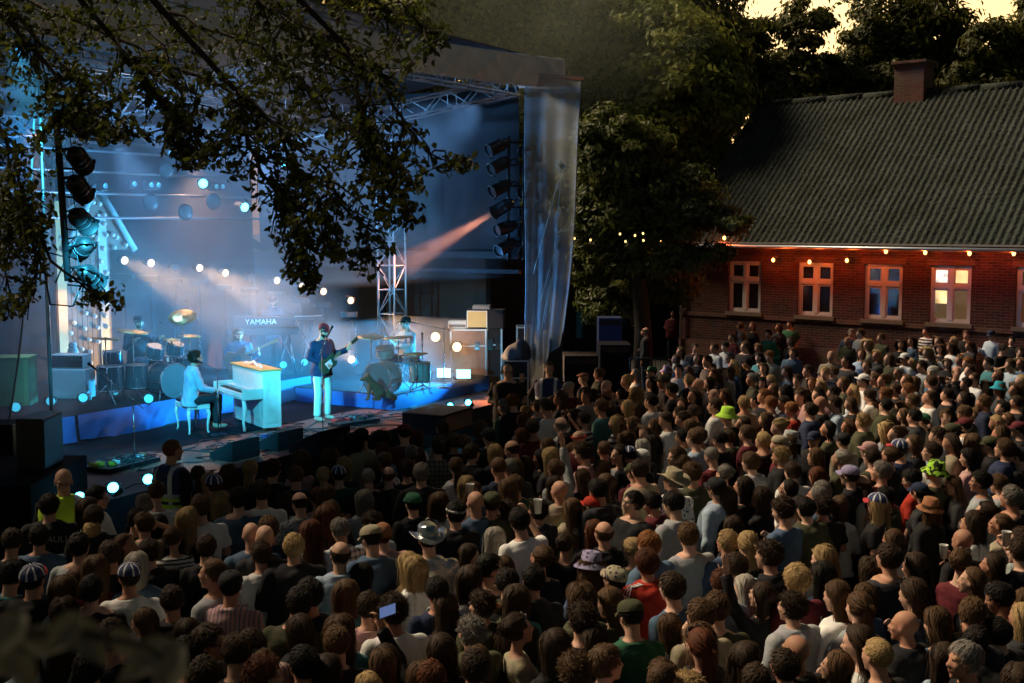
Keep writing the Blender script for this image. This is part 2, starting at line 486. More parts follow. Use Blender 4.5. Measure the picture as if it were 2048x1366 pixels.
for i, x in enumerate(wxs):
    w = MB(); y0 = .06; fw = .065
    x0, x1 = x - WW / 2, x + WW / 2; zt = WZ1 - .50
    w.bb(x0, x0 + fw, y0, y0 + .08, WZ0, WZ1); w.bb(x1 - fw, x1, y0, y0 + .08, WZ0, WZ1)
    w.bb(x0 + fw, x1 - fw, y0, y0 + .08, WZ0, WZ0 + fw); w.bb(x0 + fw, x1 - fw, y0, y0 + .08, WZ1 - fw, WZ1)
    w.bb(x - .05, x + .05, y0 - .01, y0 + .08, WZ0 + fw, WZ1 - fw)
    w.bb(x0 + fw, x - .05, y0 - .008, y0 + .08, zt - .05, zt + .05); w.bb(x + .05, x1 - fw, y0 - .008, y0 + .08, zt - .05, zt + .05)
    fr = w.build('window', M_white, house, bev=.006)
    for sx in (-1, 1):       # casement sashes
        for (za, zb, up) in ((WZ0 + fw, zt - .05, 0), (zt + .05, WZ1 - fw, 1)):
            xa, xb = (x0 + fw, x - .05) if sx < 0 else (x + .05, x1 - fw)
            s_ = MB(); q = .045
            s_.bb(xa + .004, xa + q, y0 + .012, y0 + .05, za + .004, zb - .004); s_.bb(xb - q, xb - .004, y0 + .012, y0 + .05, za + .004, zb - .004)
            s_.bb(xa + q, xb - q, y0 + .012, y0 + .05, za + .004, za + q); s_.bb(xa + q, xb - q, y0 + .012, y0 + .05, zb - q, zb - .004)
            s_.build('casement', M_white, fr)
            pm = P_dark
            if i == 3: pm = P_lit2 if (up and sx < 0) else (P_lit if (up or sx < 0) else P_half)
            if i == 4: pm = P_dim
            pn = MB()
            if i == 3 and not up and sx < 0:
                zm = (za + zb) / 2
                pn.bb(xa + q, xb - q, y0 + .028, y0 + .034, zm + .02, zb - q, m=0); pn.bb(xa + q, xb - q, y0 + .028, y0 + .034, za + q, zm + .02, m=1)
                pn.build('pane', [P_lit, P_half], fr)
            else:
                pn.bb(xa + q, xb - q, y0 + .028, y0 + .034, za + q, zb - q)
                pn.build('pane', pm, fr)
    sl = MB(); sl.bb(x0 - .06, x1 + .06, -.06, .10, WZ0 - .09, WZ0 - .002); sl.build('sill', M_stone, fr)
    sl = MB(); sl.bb(x0 - .08, x1 + .08, -.012, -.001, WZ1 + .002, WZ1 + .15); sl.build('lintel', M_brick2, house)
def hw(x, y, z): return H_ORG + (-HD) * x + HN * y + Vector((0, 0, z))

# ---- festoon bulbs along the eaves
M_bulb = mat('glowing_bulb_glass', (1, .8, .5), .3, var=0, emit=(1.0, 0.60, 0.17), es=2.6)
M_socket = mat('bulb_socket', (0.015, .015, .015), .5)
bulbs_px = [(1450, 476, 0), (1549, 520, 1), (1622, 524, 1), (1697, 521, 1), (1775, 503, 1), (1854, 505, 1), (1943, 507, 1), (2032, 507, 1)]
fest = thing('string_of_bulbs', 'string of warm light bulbs hanging along the eaves of the brick house', 'string lights', H_ORG, HROT)
wire = []
for k, (px, py, on) in enumerate(bulbs_px):
    x = hx_at(px, -.30); q = W4 + HN * -.30 + (-HD) * x
    dist = q.y; d = ray(px, py); z = CAMZ + d.z * dist / d.y
    wire.append((x, -.30, z + .11))
    b = MB(); b.ell((x, -.30, z), (.043, .043, .056), nu=12, nv=8); bo = b.build('bulb', M_bulb, fest)
    b = MB(); b.cyl((x, -.30, z + .045), (x, -.30, z + .11), .018, n=8); b.build('socket', M_socket, bo)
    ld = bpy.data.lights.new('bulb_light', 'POINT'); ld.energy = 12.0; ld.color = (1.0, 0.12, 0.016); ld.shadow_soft_size = .05
    lo = bpy.data.objects.new('bulb_light', ld); COL.objects.link(lo); lo.parent = fest; lo.location = (x, -.36, z - .0)
pts = []
for a, b in zip(wire, wire[1:] + [(HRt, -.3, wire[-1][2])]):
    for t in np.linspace(0, 1, 7)[:-1]:
        pts.append((a[0] + (b[0] - a[0]) * t, -.30, a[2] + (b[2] - a[2]) * t - .10 * math.sin(math.pi * t)))
mb = MB(); mb.tube(pts, .006, 5); mb.build('wire', M_cable, fest)

# ---- bulbs seen through the tree, left of the house
fl2 = thing('string_of_bulbs', 'string of small bulbs glowing through the leaves between stage and house', 'string lights', (0, 0, 0))
wire = []
for (px, py) in [(1149, 477), (1181, 480), (1240, 468), (1251, 483), (1286, 467), (1287, 481), (1321, 481), (1270, 471)]:
    p = D(px, py, 27.0 if px < 1300 else 29.0); wire.append(p)
    b = MB(); b.ell(p, (.022, .022, .028), nu=8, nv=6); b.build('bulb', M_bulb, fl2)
wire = sorted(wire, key=lambda p: p.x)
mb = MB(); mb.tube([p + Vector((0, 0, .05)) for p in wire], .006, 4); mb.build('wire', M_cable, fl2)
ld = bpy.data.lights.new('bulb_light', 'POINT'); ld.energy = 14; ld.color = (1, .42, .12); ld.shadow_soft_size = .08
lo = bpy.data.objects.new('bulb_light', ld); COL.objects.link(lo); lo.parent = fl2; lo.location = D(1300, 500, 29.5)

# ================================================================== TREES
def leaf_mat(name, c0, c1, trans=0.35, attr=True):
    m, N, L, b = nt(name)
    at = N.new('ShaderNodeAttribute'); at.attribute_name = 'v'
    c = mixc(N, L, at.outputs['Fac'], c0, c1)
    L.new(c, b.inputs['Base Color']); b.inputs['Roughness'].default_value = 0.55
    b.inputs['Specular IOR Level'].default_value = 0.35
    tr = N.new('ShaderNodeBsdfTranslucent'); L.new(c, tr.inputs['Color'])
    mx = N.new('ShaderNodeMixShader'); mx.inputs[0].default_value = trans
    L.new(b.outputs[0], mx.inputs[1]); L.new(tr.outputs[0], mx.inputs[2])
    L.new(mx.outputs[0], N['Material Output'].inputs['Surface'])
    return m
M_leaf_mid = leaf_mat('maple_leaves', (0.09, 0.13, 0.025), (0.32, 0.33, 0.055), .45)
M_leaf_far = leaf_mat('far_tree_leaves', (0.045, 0.06, 0.014), (0.17, 0.16, 0.03), .45)
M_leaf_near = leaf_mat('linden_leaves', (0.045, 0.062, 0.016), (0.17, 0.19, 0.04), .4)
M_bark = mat('bark', (0.045, 0.035, 0.026), .95, var=.5, scale=14, bump=.8)
def leaves_from(pos, nrm, size, seed=0):
    """rhombic leaves at pos with normals nrm"""
    n = len(pos); r = np.random.default_rng(seed)
    t = np.cross(nrm, r.normal(size=(n, 3))); t /= np.linalg.norm(t, axis=1)[:, None] + 1e-9
    b = np.cross(nrm, t)
    s = size[:, None]
    fold = nrm * s * 0.18
    V = np.stack([pos - t * s, pos + b * s * .55 + fold, pos + t * s * 1.1, pos - b * s * .55 + fold], 1).reshape(-1, 3)
    F = np.arange(4 * n).reshape(n, 4)
    return V, F
def crown(name, blobs, n, leaf, mtl, parent, seed=0, hollow=.55, clump=.75):
    """blobs: (centre, radii) ellipsoids in tree space; leaves gather in clumps near their surfaces"""
    r = np.random.default_rng(seed)
    vols = np.array([b[1][0] * b[1][1] * b[1][2] for b in blobs]) ** .67; vols /= vols.sum()
    allp, alln, allv = [], [], []
    for (c, rad), w in zip(blobs, vols):
        c = np.array(c); rad = np.array(rad)
        ncl = max(6, int(n * w / 130))
        d = r.normal(size=(ncl, 3)); d /= np.linalg.norm(d, axis=1)[:, None]
        k = hollow + (1.06 - hollow) * r.random(ncl) ** .6
        cc = c + d * rad * k[:, None]
        per = int(n * w / ncl)
        cs = clump * (0.6 + .7 * r.random(ncl)) * rad.mean() * .22
        off = r.normal(size=(ncl, per, 3)) * np.array([1.15, 1.15, .62])
        pp = cc[:, None, :] + off * cs[:, None, None]
        nn = off + d[:, None, :] * .8 + np.array([0, 0, .9]) + r.normal(size=off.shape) * .6
        bright = np.clip(.5 + .22 * r.normal(size=(ncl, 1)) + .14 * r.normal(size=(ncl, per)), 0, 1)
        allp.append(pp.reshape(-1, 3)); alln.append(nn.reshape(-1, 3)); allv.append(bright.ravel())
    p = np.concatenate(allp); nn = np.concatenate(alln); nn /= np.linalg.norm(nn, axis=1)[:, None]
    v = np.concatenate(allv)
    V, F = leaves_from(p, nn, leaf * (.7 + .6 * r.random(len(p))), seed + 1)
    return link(name, np_mesh(name, V, F, mtl, attr=np.repeat(v, 4)), parent)
def trunk(parent, h, r0, blobs, seed=0, name='trunk'):
    rr = random.Random(seed)
    mb = MB()
    top = Vector((rr.uniform(-.3, .3), rr.uniform(-.3, .3), h))
    mb.tube([(0, 0, -.1), (rr.uniform(-.1, .1), 0, h * .3), (top.x * .6, top.y * .6, h * .65), top], [r0 * 1.25, r0, r0 * .75, r0 * .4], 10)
    for c, rad in blobs:
        c = Vector(c)
        a = Vector((0, 0, min(h * .9, max(h * .3, c.z - rad[2] * 1.2))))
        m_ = a.lerp(c, .5) + Vector((rr.uniform(-.3, .3), rr.uniform(-.3, .3), .3))
        mb.tube([a, m_, c], [r0 * .42, r0 * .28, r0 * .1], 7)
        for k in range(6):
            e_ = c + Vector((rr.uniform(-1, 1) * rad[0], rr.uniform(-1, 1) * rad[1], rr.uniform(-.6, 1) * rad[2])) * .85
            mb.tube([m_.lerp(c, rr.uniform(.2, 1)), m_.lerp(e_, .6) + Vector((0, 0, .2)), e_], [r0 * .16, r0 * .1, r0 * .03], 5)
    mb.build(name, M_bark, parent)
def blob_px(px, py, y, rpx, squash=.85, root=None):
    p = D(px, py, y); r = rpx / FPX * y
    q = p - root
    return ((q.x, q.y, q.z), (r, r * .9, r * squash))
def tree_px(label, basepx, y, blobs, n, leaf, mtl, seed, grp, r0=.3, hollow=.5, clump=.75, name='broadleaf_tree'):
    b0 = D(basepx, 450, y); root = Vector((b0.x, b0.y, 0))
    t = thing(name, label, 'tree', root, 0, grp)
    bl = [blob_px(a, b, y + dy, r, sq, root) for (a, b, dy, r, sq) in blobs]
    trunk(t, max(b[0][2] for b in bl) * .8, r0, bl, seed)
    crown('crown', bl, n, leaf, mtl, t, seed, hollow, clump)
    return t
G1 = 'trees behind the stage and the house'
tree_px('broad olive green tree rising behind the stage roof corner beside the mesh banner', 1110, 38, [(1010, 40, 0, 150, .9), (1180, 90, 1, 130, 1), (1120, 300, 2, 140, 1.1), (900, -20, 0, 150, .9), (1230, 330, 0, 110, 1.2)], 52000, .115, M_leaf_mid, 11, G1, .4)
tree_px('yellowish green bushy tree just beyond the left end of the corrugated roof', 1330, 37, [(1330, 130, 0, 120, 1), (1400, 190, -1, 85, .9), (1290, 290, 0, 120, 1), (1385, 330, 2, 100, 1), (1250, 60, 2, 110, 1)], 46000, .11, M_leaf_mid, 12, G1, .35)
tree_px('tall dark tree reaching the picture top behind the roof end, below yellow sky', 1390, 43, [(1350, 20, 0, 110, 1), (1430, 130, 2, 75, 1.1), (1240, -60, 0, 130, .9), (1300, 200, 3, 120, 1)], 30000, .12, M_leaf_far, 13, G1, .35)
FAR = [
 ('dark tree with a narrow rounded top over the near end of the roof ridge', 1480, 54, [(1485, 74, 0, 52, 1.1), (1450, 150, 1, 70, 1), (1500, 170, 0, 60, .8)], 14000, 21),
 ('round topped tree between the two bright gaps of yellow sky', 1620, 56, [(1612, 64, 0, 58, 1.0), (1580, 150, 0, 60, .8), (1660, 160, 1, 60, .8), (1600, 230, 0, 80, .6)], 15000, 22),
 ('widest and tallest dark tree standing behind the brick chimney', 1800, 58, [(1760, 55, 0, 75, 1.0), (1860, 60, 1, 80, 1.0), (1800, 150, 0, 90, .8), (1715, 150, 0, 60, .8), (1900, 150, 0, 70, .8)], 27000, 23),
 ('dark tree with thin top shoots on the sunset side of the chimney', 1975, 55, [(1975, 90, 0, 48, 1.1), (1960, 170, 0, 70, .7), (2040, 130, 1, 55, 1.2), (2080, 60, 0, 60, 1.0)], 17000, 24),
 ('low thicket tree closing the gap under the yellow sky behind the ridge', 1560, 60, [(1530, 210, 0, 60, .7), (1650, 220, 0, 70, .6), (1760, 220, 0, 70, .5), (1890, 210, 0, 70, .5), (2000, 210, 0, 80, .5)], 12000, 25),
]
for lab, bpx, y, bl, n, sd in FAR:
    tree_px(lab, bpx, y, bl, n, .15, M_leaf_far, sd, G1, .3, hollow=.35, clump=.9)
tree_px('dark tree with drooping leafy boughs in front of the house end, bulbs glowing in it', 1290, 29.5, [(1240, 300, 0, 85, 1), (1330, 400, 0, 95, .7), (1220, 440, 0, 75, .9), (1400, 440, -.6, 75, .42), (1290, 510, 0, 80, .6), (1465, 448, -1.2, 42, .35), (1370, 520, -.5, 60, .5), (1440, 510, -1, 35, .5), (1190, 540, 1, 50, .8), (1230, 600, 2, 60, .7), (1330, 560, 1, 70, .7), (1180, 400, 2, 70, 1)], 54000, .085, M_leaf_near, 31, 'trees beside the stage', .22, hollow=.3, clump=.8, name='linden_tree')
# dark far mass behind everything so that the ground edge never shows
tree_px('dense dark tree closing the yard behind the stage on the far side', 560, 46, [(880, 250, 0, 170, .8), (1060, 330, 1, 150, .8), (1060, 200, -2, 110, 1), (1085, 440, -3, 100, 1.1), (1130, 260, -2, 90, 1.3), (1000, 150, -3, 130, .9), (900, 420, 0, 150, .7), (300, 120, 0, 260, .7), (620, 60, 0, 260, .6), (100, 300, 0, 260, .8), (760, 300, 0, 220, .8)], 52000, .2, M_leaf_far, 41, G1, .4, hollow=.3)

yw = thing('dark_backing_wall', 'added dark board wall closing off the yard between stage and house', 'wall', (2.2, 36.5, 0), 0)  # added to block the glowing ground and sky behind the yard
mb = MB()
for k in range(44): mb.bb(-9 + k * .3, -9 + k * .3 + .285, 0, .04, 0, 3.4 + .03 * (k % 3))
mb.bb(-9, 4.2, .045, .10, 0, 3.38)
mb.build('boards', mat('dark_boards', (.02, .018, .017), .9, var=.4, scale=4), yw)
# ================================================================== STAGE
ZF = 0.5                                    # stage floor height
SW = 10.4                                   # stage width
RISER_T, RISER_Z = 3.6, 0.95
def TS(name, label, cat, s, t, z=ZF, rz=0.0, group=None):
    return thing(name, label, cat, S(s, t, z), STG + rz, group)
deck = TS('stage_deck', 'low black stage floor, reddish brown along its front edge', 'stage', 0, 0, 0)
def deck_mat():
    m, N, L, b = nt('reddish_stage_boards')
    tc = N.new('ShaderNodeTexCoord'); no = N.new('ShaderNodeTexNoise'); no.inputs['Scale'].default_value = 1.1; no.inputs['Detail'].default_value = 8
    n2 = N.new('ShaderNodeTexNoise'); n2.inputs['Scale'].default_value = 35
    L.new(tc.outputs['Object'], no.inputs['Vector']); L.new(tc.outputs['Object'], n2.inputs['Vector'])
    br = N.new('ShaderNodeTexBrick'); br.inputs['Scale'].default_value = 1; br.inputs['Brick Width'].default_value = 2.0; br.inputs['Row Height'].default_value = 1.0
    br.inputs['Mortar Size'].default_value = .006; br.offset = 0
    br.inputs['Color1'].default_value = (1, 1, 1, 1); br.inputs['Color2'].default_value = (.8, .8, .8, 1); br.inputs['Mortar'].default_value = (.1, .1, .1, 1)
    L.new(tc.outputs['Object'], br.inputs['Vector'])
    c = mixc(N, L, no.outputs['Fac'], (0.16, 0.038, 0.026), (0.30, 0.080, 0.050))  # boards vary between two red-brown tones
    c = mixc(N, L, mathn(N, L, 'GREATER_THAN', n2.outputs['Fac'], .66), c, (.3, .2, .15))
    c = mixc(N, L, 1.0, c, br.outputs['Color'], 'MULTIPLY')
    L.new(c, b.inputs['Base Color']); b.inputs['Roughness'].default_value = 0.6
    return m
mb = MB(); mb.bb(-3.2, SW + .3, 0, 7.4, ZF - .10, ZF); mb.build('floor_boards', deck_mat(), deck)
mb = MB(); mb.bb(-3.2, SW + .3, -.012, -.002, .02, ZF - .01); mb.build('skirt', M_darkcloth, deck)
mb = MB(); mb.bb(.9, SW, 1.9, RISER_T - .05, ZF + .003, ZF + .007); mb.build('black_carpet', M_carpet, deck)
# risers
def drape_panel(x0, x1, y, z0, z1, seed, amp=.03, sweep=0.0):
    nx, nz = 60, 10; r = random.Random(seed); ph = [r.uniform(0, 6) for _ in range(4)]
    V = []; 
    for k in range(nz + 1):
        v = k / nz
        for i in range(nx + 1):
            u = i / nx; x = x0 + (x1 - x0) * u
            a = amp * (1 - v * .8) * (math.sin((x + sweep * v) * 9 + ph[0]) * .6 + math.sin((x + sweep * v) * 21 + ph[1]) * .3 + math.sin(x * 4 + ph[2]))
            z = z0 + (z1 - z0) * v + .03 * (1 - v) * math.sin(x * 3 + ph[3])
            V.append((x, y - abs(a) - .005 - (1 - v) * .04, z))
    F = [(k * (nx + 1) + i, k * (nx + 1) + i + 1, (k + 1) * (nx + 1) + i + 1, (k + 1) * (nx + 1) + i) for k in range(nz) for i in range(nx)]
    mb = MB(); mb.add(V, F, 0, True); return mb
ris = TS('drum_riser', 'long back riser hung with blue drapes behind the piano', 'riser', 0, 0, 0)
mb = MB(); mb.bb(-1.6, SW - 2.2, RISER_T, 7.3, ZF + .3, RISER_Z); mb.build('riser_top', M_carpet, ris)
mb = MB(); mb.bb(-1.55, SW - 2.25, RISER_T + .05, 7.25, ZF + .004, ZF + .3); mb.build('riser_base', M_black, ris)
drape_panel(-1.6, 2.35, RISER_T, ZF + .01, RISER_Z - .005, 1, .035, .5).build('drape', M_drape, ris)
drape_panel(2.42, 5.0, RISER_T, ZF + .02, RISER_Z - .005, 2, .03, -.4).build('drape', M_drape, ris)
drape_panel(5.05, SW - 2.2, RISER_T, ZF + .01, RISER_Z - .005, 3, .02, .2).build('drape', M_drape, ris)
rc = st(P(790, 822, ZF))
ris2 = thing('drum_riser', 'low dark blue riser carrying the single bass drum kit', 'riser', S(rc[0], rc[1], ZF), STG)
mb = MB(); mb.bb(0, 3.4, 0, 2.5, .004, .30); mb.build('riser_top', M_carpet, ris2, bev=.01)
mb = MB(); mb.bb(-.006, 3.4, -.006, -.001, .01, .28); mb.bb(-.006, -.001, 0, 2.4, .01, .28); mb.build('drape', M_drape, ris2)
Z2 = ZF + .30

# ---- trusses
def truss(p0, p1, w=.30, n=None, up=Vector((0, 0, 1)), r=.024, rd=.011, step=.45, bracing='zig'):
    p0, p1 = Vector(p0), Vector(p1); d = p1 - p0; Ln = d.length; d.normalize()
    a = d.cross(up)
    a = a.normalized() if a.length > .01 else Vector((1, 0, 0))
    b = a.cross(d).normalized()
    mb = MB(); cs = [(a * i + b * j) * (w / 2) for i, j in ((-1, -1), (1, -1), (1, 1), (-1, 1))]
    for c in cs: mb.cyl(p0 + c, p1 + c, r, n=7)
    k = max(2, int(Ln / step))
    for i in range(k):
        q0, q1 = p0 + d * Ln * i / k, p0 + d * Ln * (i + 1) / k
        for f in range(4):
            c0, c1 = cs[f], cs[(f + 1) % 4]
            if (i + f) % 2: c0, c1 = c1, c0
            mb.cyl(q0 + c0, q1 + c1, rd, n=5, cap=False)
            if bracing == 'x' or i % 3 == 0: mb.cyl(q0 + cs[f], q0 + cs[(f + 1) % 4], rd, n=5, cap=False)
    return mb
def s_at(px, t):
    lo, hi = -5.0, 20.0
    for _ in range(40):
        m_ = (lo + hi) / 2; q = S(m_, t); d = ray(px, 400)
        if q.x / q.y < d.x / d.y: lo = m_
        else: hi = m_
    return lo
SVR = s_at(1125, -.18); SVL = s_at(720, -.18)
ZVR = D(1125, 117, S(SVR, -.18).y).z; ZVL = D(720, 62, S(SVL, -.18).y).z
print('VAL', SVR, SVL, ZVR, ZVL)
ZR = ZVR - .34; ZB = 6.35
canopy = TS('stage_canopy', 'silvery truss stage canopy with wrinkled grey front valance and towers', 'canopy', 0, 0, 0)
Zr0, Zb0 = ZR - .35, 5.75
for (a, b) in (((-3.6, .25, Zr0), (SW + .1, .25, Zr0)), ((SW, .2, Zr0), (SW, 7.2, Zb0)), ((-.9, .2, Zr0), (-.9, 7.2, Zb0)), ((-3, 3.6, 6.25), (SW + .1, 3.6, 6.25)), ((-3.5, 7.0, Zb0), (SW, 7.0, Zb0)), ((4.8, .2, Zr0), (4.8, 7.2, Zb0))):
    truss(a, b, .34).build('roof_truss', M_alu, canopy)
tt = st(P(802, 760, ZF))
for (s_, t_, zt) in ((SW, 3.15, 6.2), (5.2, 6.9, 5.7), (-.9, 6.9, 5.7)):
    truss((s_, t_, 0.02), (s_, t_, zt), .42, up=Vector((0, 1, 0)), step=.5, r=.027, rd=.012, bracing='x').build('tower', M_alu, canopy)
# flown lighting bars across the back
for t_, z_ in ((6.2, 5.35), (6.0, 4.95), (5.9, 4.55), (5.6, 4.1)):
    mb = MB(); mb.cyl((-3.2, t_, z_), (SW - .6, t_, z_), .024, n=8); mb.build('lighting_bar', M_alu, canopy)
# roof sheet and wrinkled valance
M_tarp = mat('grey_canopy_tarp', (0.76, 0.82, 0.88), .7, var=.22, scale=3.5, bump=.35, detail=8)
M_tarpin = mat('canopy_lining', (0.10, 0.11, 0.12), .8, var=.2, scale=3)
mb = MB()
mb.add([(-3.8, -.15, ZR + .25), (SW + .5, -.15, ZR + .25), (SW + .5, 7.5, 6.1), (-3.8, 7.5, 6.1),
        (-3.8, -.15, ZR + .22), (SW + .5, -.15, ZR + .22), (SW + .5, 7.5, 6.07), (-3.8, 7.5, 6.07)],
       [(0, 1, 2, 3), (7, 6, 5, 4), (0, 4, 5, 1), (1, 5, 6, 2), (2, 6, 7, 3), (3, 7, 4, 0)])
mb.build('roof_sheet', M_tarpin, canopy)
V = []; nx, nz = 240, 16; L_ = SVR + 3.9
rr = random.Random(5); wr = [(rr.uniform(0, L_), rr.uniform(-1.6, 1.6), rr.uniform(.03, .09), rr.uniform(.08, .25)) for _ in range(46)]
def val_pt(u, v):
    x = -3.9 + L_ * u
    z = ZVL + (ZVR - ZVL) * (x - SVL) / (SVR - SVL) - .62 * v * (.8 + .2 * u) - .02 * math.sin(u * 9)
    y = -.18
    for (x0, sl, am, wd) in wr:
        q = (x + 3.9 - x0 - sl * v) / wd
        if abs(q) < 3: y -= am * math.exp(-q * q) * (.3 + .7 * v)
    return x, y - .05 * math.sin(v * 3.1), z
for j in range(nz + 1):
    for i in range(nx + 1): V.append(val_pt(i / nx, j / nz))
mb = MB(); mb.add(V, [(j * (nx + 1) + i, (j + 1) * (nx + 1) + i, (j + 1) * (nx + 1) + i + 1, j * (nx + 1) + i + 1) for j in range(nz) for i in range(nx)], 0, True)
x1 = SVR
mb.add([(x1, -.2, ZR + .34), (x1, .9, ZR + .25), (x1, .9, ZR - .2), (x1, -.2, ZR - .28)], [(0, 1, 2, 3)])
vo = mb.build('valance', M_tarp, canopy)
sd_ = vo.modifiers.new('thickness', 'SOLIDIFY'); sd_.thickness = .01

# ---- back curtain and side curtain
bc = TS('stage_backdrop', 'tall dark curtain closing the back of the stage', 'curtain', 0, 0, 0)
drape_panel(-3.4, SW + .2, 7.3, ZF, 6.0, 9, .08).build('curtain', M_darkcloth, bc)
sc_ = thing('side_curtain', 'dark grey upper side curtain behind the spotlights at the open stage end', 'curtain', S(SW + .45, 1.0, 0), STG + math.pi / 2)
mb = drape_panel(-.7, 6.3, 0, 3.45, 6.75, 12, .03); mb.build('curtain', M_darkcloth, sc_)
bm = thing('side_beam', 'horizontal dark beam under the side curtain above the amplifier cases', 'beam', S(SW + .35, .2, 0), STG + math.pi / 2)
mb = MB(); mb.bb(0, 3.5, -.06, .06, 3.28, 3.42); mb.bb(0, 3.5, -.05, .05, 2.98, 3.06); mb.build('rail', M_blackm, bm)
mb = MB(); mb.bb(3.4, 3.5, -.05, .05, .02, 3.27); mb.build('post', M_blackm, bm)
# lining under the deck side (loading dock wall behind the open end)
wl_ = thing('dark_shed', 'unlit dark shed wall beyond the open stage end', 'shed', S(SW + 3.0, 5.5, 0), STG + math.pi / 2)
mb = MB(); mb.bb(-3, 5, 0, .2, 0, 3.3); mb.build('wall', mat('dark_boards', (.02, .018, .017), .9, var=.4, scale=4), wl_)

# ---- translucent mesh scrims
def mesh_mat(name, col, a, em=None):
    m, N, L, b = nt(name)
    b.inputs['Base Color'].default_value = (*col, 1); b.inputs['Roughness'].default_value = .6
    tr = N.new('ShaderNodeBsdfTransparent'); tl = N.new('ShaderNodeBsdfTranslucent'); tl.inputs['Color'].default_value = (*col, 1)
    m1 = N.new('ShaderNodeMixShader'); m1.inputs[0].default_value = .5
    L.new(b.outputs[0], m1.inputs[1]); L.new(tl.outputs[0], m1.inputs[2])
    mx = N.new('ShaderNodeMixShader')
    tc = N.new('ShaderNodeTexCoord'); no = N.new('ShaderNodeTexNoise'); no.inputs['Scale'].default_value = 2.2; no.inputs['Detail'].default_value = 5
    L.new(tc.outputs['Object'], no.inputs['Vector'])
    L.new(mathn(N, L, 'MULTIPLY_ADD', no.outputs['Fac'], .35, a - .17), mx.inputs[0])
    L.new(tr.outputs[0], mx.inputs[1]); L.new(m1.outputs[0], mx.inputs[2])
    L.new(mx.outputs[0], N['Material Output'].inputs['Surface'])
    return m
M_scrim = mesh_mat('grey_mesh_scrim', (0.44, 0.50, 0.56), .56)
M_scrimb = mesh_mat('blue_mesh_scrim', (0.10, 0.16, 0.30), .38)
def scrim(name, label, pl, pr, zt_l, zt_r, lows, mtl, folds=3, amp=.06, hem=M_alu):
    """pl, pr: foot points of the two edges; lows: list of (u, z) for the lower hem"""
    t = thing(name, label, 'mesh banner', (pl.x, pl.y, 0), math.atan2(pr.y - pl.y, pr.x - pl.x))
    w = (pr - pl).length; mb = MB(); nx, nz = 36, 40; V = []
    for j in range(nz + 1):
        v = j / nz
        for i in range(nx + 1):
            u = i / nx
            zt = zt_l + (zt_r - zt_l) * u
            zb = np.interp(u, [a for a, _ in lows], [b for _, b in lows])
            pinch = 1 - .28 * (v ** 1.6)
            x = w * (u * pinch) 
            y = amp * math.sin(u * folds * 6.28 + v * 1.5) * (.2 + v) + .05 * math.sin(v * 7)
            V.append((x, y, zt + (zb - zt) * v))
    mb.add(V, [(j * (nx + 1) + i, (j + 1) * (nx + 1) + i, (j + 1) * (nx + 1) + i + 1, j * (nx + 1) + i + 1) for j in range(nz) for i in range(nx)], 0, True)
    mb.build('mesh_cloth', mtl, t)
    h = MB()
    for i in (0, nx): h.tube([V[j * (nx + 1) + i] for j in range(0, nz + 1, 4)], .014, 6)
    h.build('hem', mat('scrim_hem', (.3, .36, .42), .6), t)
    return t, V, nx
e0 = S(SW + .15, -.05); q1 = D(1160, 400, e0.y + .5)
scr, V_, nx_ = scrim('mesh_banner', 'long grey translucent mesh banner hanging from a pole at the open end of the stage', Vector((e0.x, e0.y, 0)), Vector((q1.x, q1.y, 0)), D(1075, 152, e0.y).z, D(1160, 160, q1.y).z, [(0, .75), (.5, 1.2), (1, 1.62)], M_scrim)
mb = MB(); w_ = (Vector((q1.x, q1.y, 0)) - Vector((e0.x, e0.y, 0))).length
mb.cyl((-.06, 0, D(1075, 148, e0.y).z), (w_ + .06, 0, D(1160, 157, q1.y).z), .035, n=10); mb.build('pole', M_alu, scr)
# printed thin burst lines on the banner
mb = MB()
def bl(u0, z0, u1, z1, r=.006): mb.cyl((w_ * u0, -.10, z0), (w_ * u1, -.10, z1), r, n=5)
for (a, b, c, d) in ((.62, 5.15, .10, 3.0), (.62, 5.15, .45, 3.1), (.62, 5.15, .40, 2.2), (.58, 3.8, .22, 2.4), (.58, 3.8, .85, 3.95), (.58, 3.8, .30, 2.0), (.42, 2.9, .2, 1.6)): bl(a, b, c, d)
for k in range(16):
    a = k * math.pi / 8; bl(.62, 5.15, .62 + .13 * math.cos(a), 5.15 + .14 * math.sin(a), .008)
    bl(.58, 3.8, .58 + .06 * math.cos(a), 3.8 + .05 * math.sin(a), .006)
mb.build('printed_burst', mat('pale_print', (.62, .8, .8), .6), scr)
l0 = P(108, 950, .5); l0 = S(*st(l0)); l1 = S(st(l0)[0] - 3.2, st(l0)[1])
scl, _, _ = scrim('mesh_banner', 'dark blue translucent mesh wall between the front pole and the picture edge', Vector((l1.x, l1.y, 0)), Vector((l0.x, l0.y, 0)), 6.6, 6.6, [(0, .3), (1, .3)], M_scrimb, 2, .05)
scl.children[0].data.transform(Matrix.Identity(4))
# keep its front edge straight: pole
fp = thing('scaffold_pole', 'thin pale pole at the front corner of the mesh wall', 'pole', Vector((l0.x, l0.y, 0)), STG)
mb = MB(); mb.cyl((0, 0, 0), (0, 0, 6.6), .028, n=10); mb.build('tube', M_alu, fp)
mb = MB(); mb.box((0, 0, .03), (.28, .28, .05)); mb.build('foot_plate', M_alu, fp)

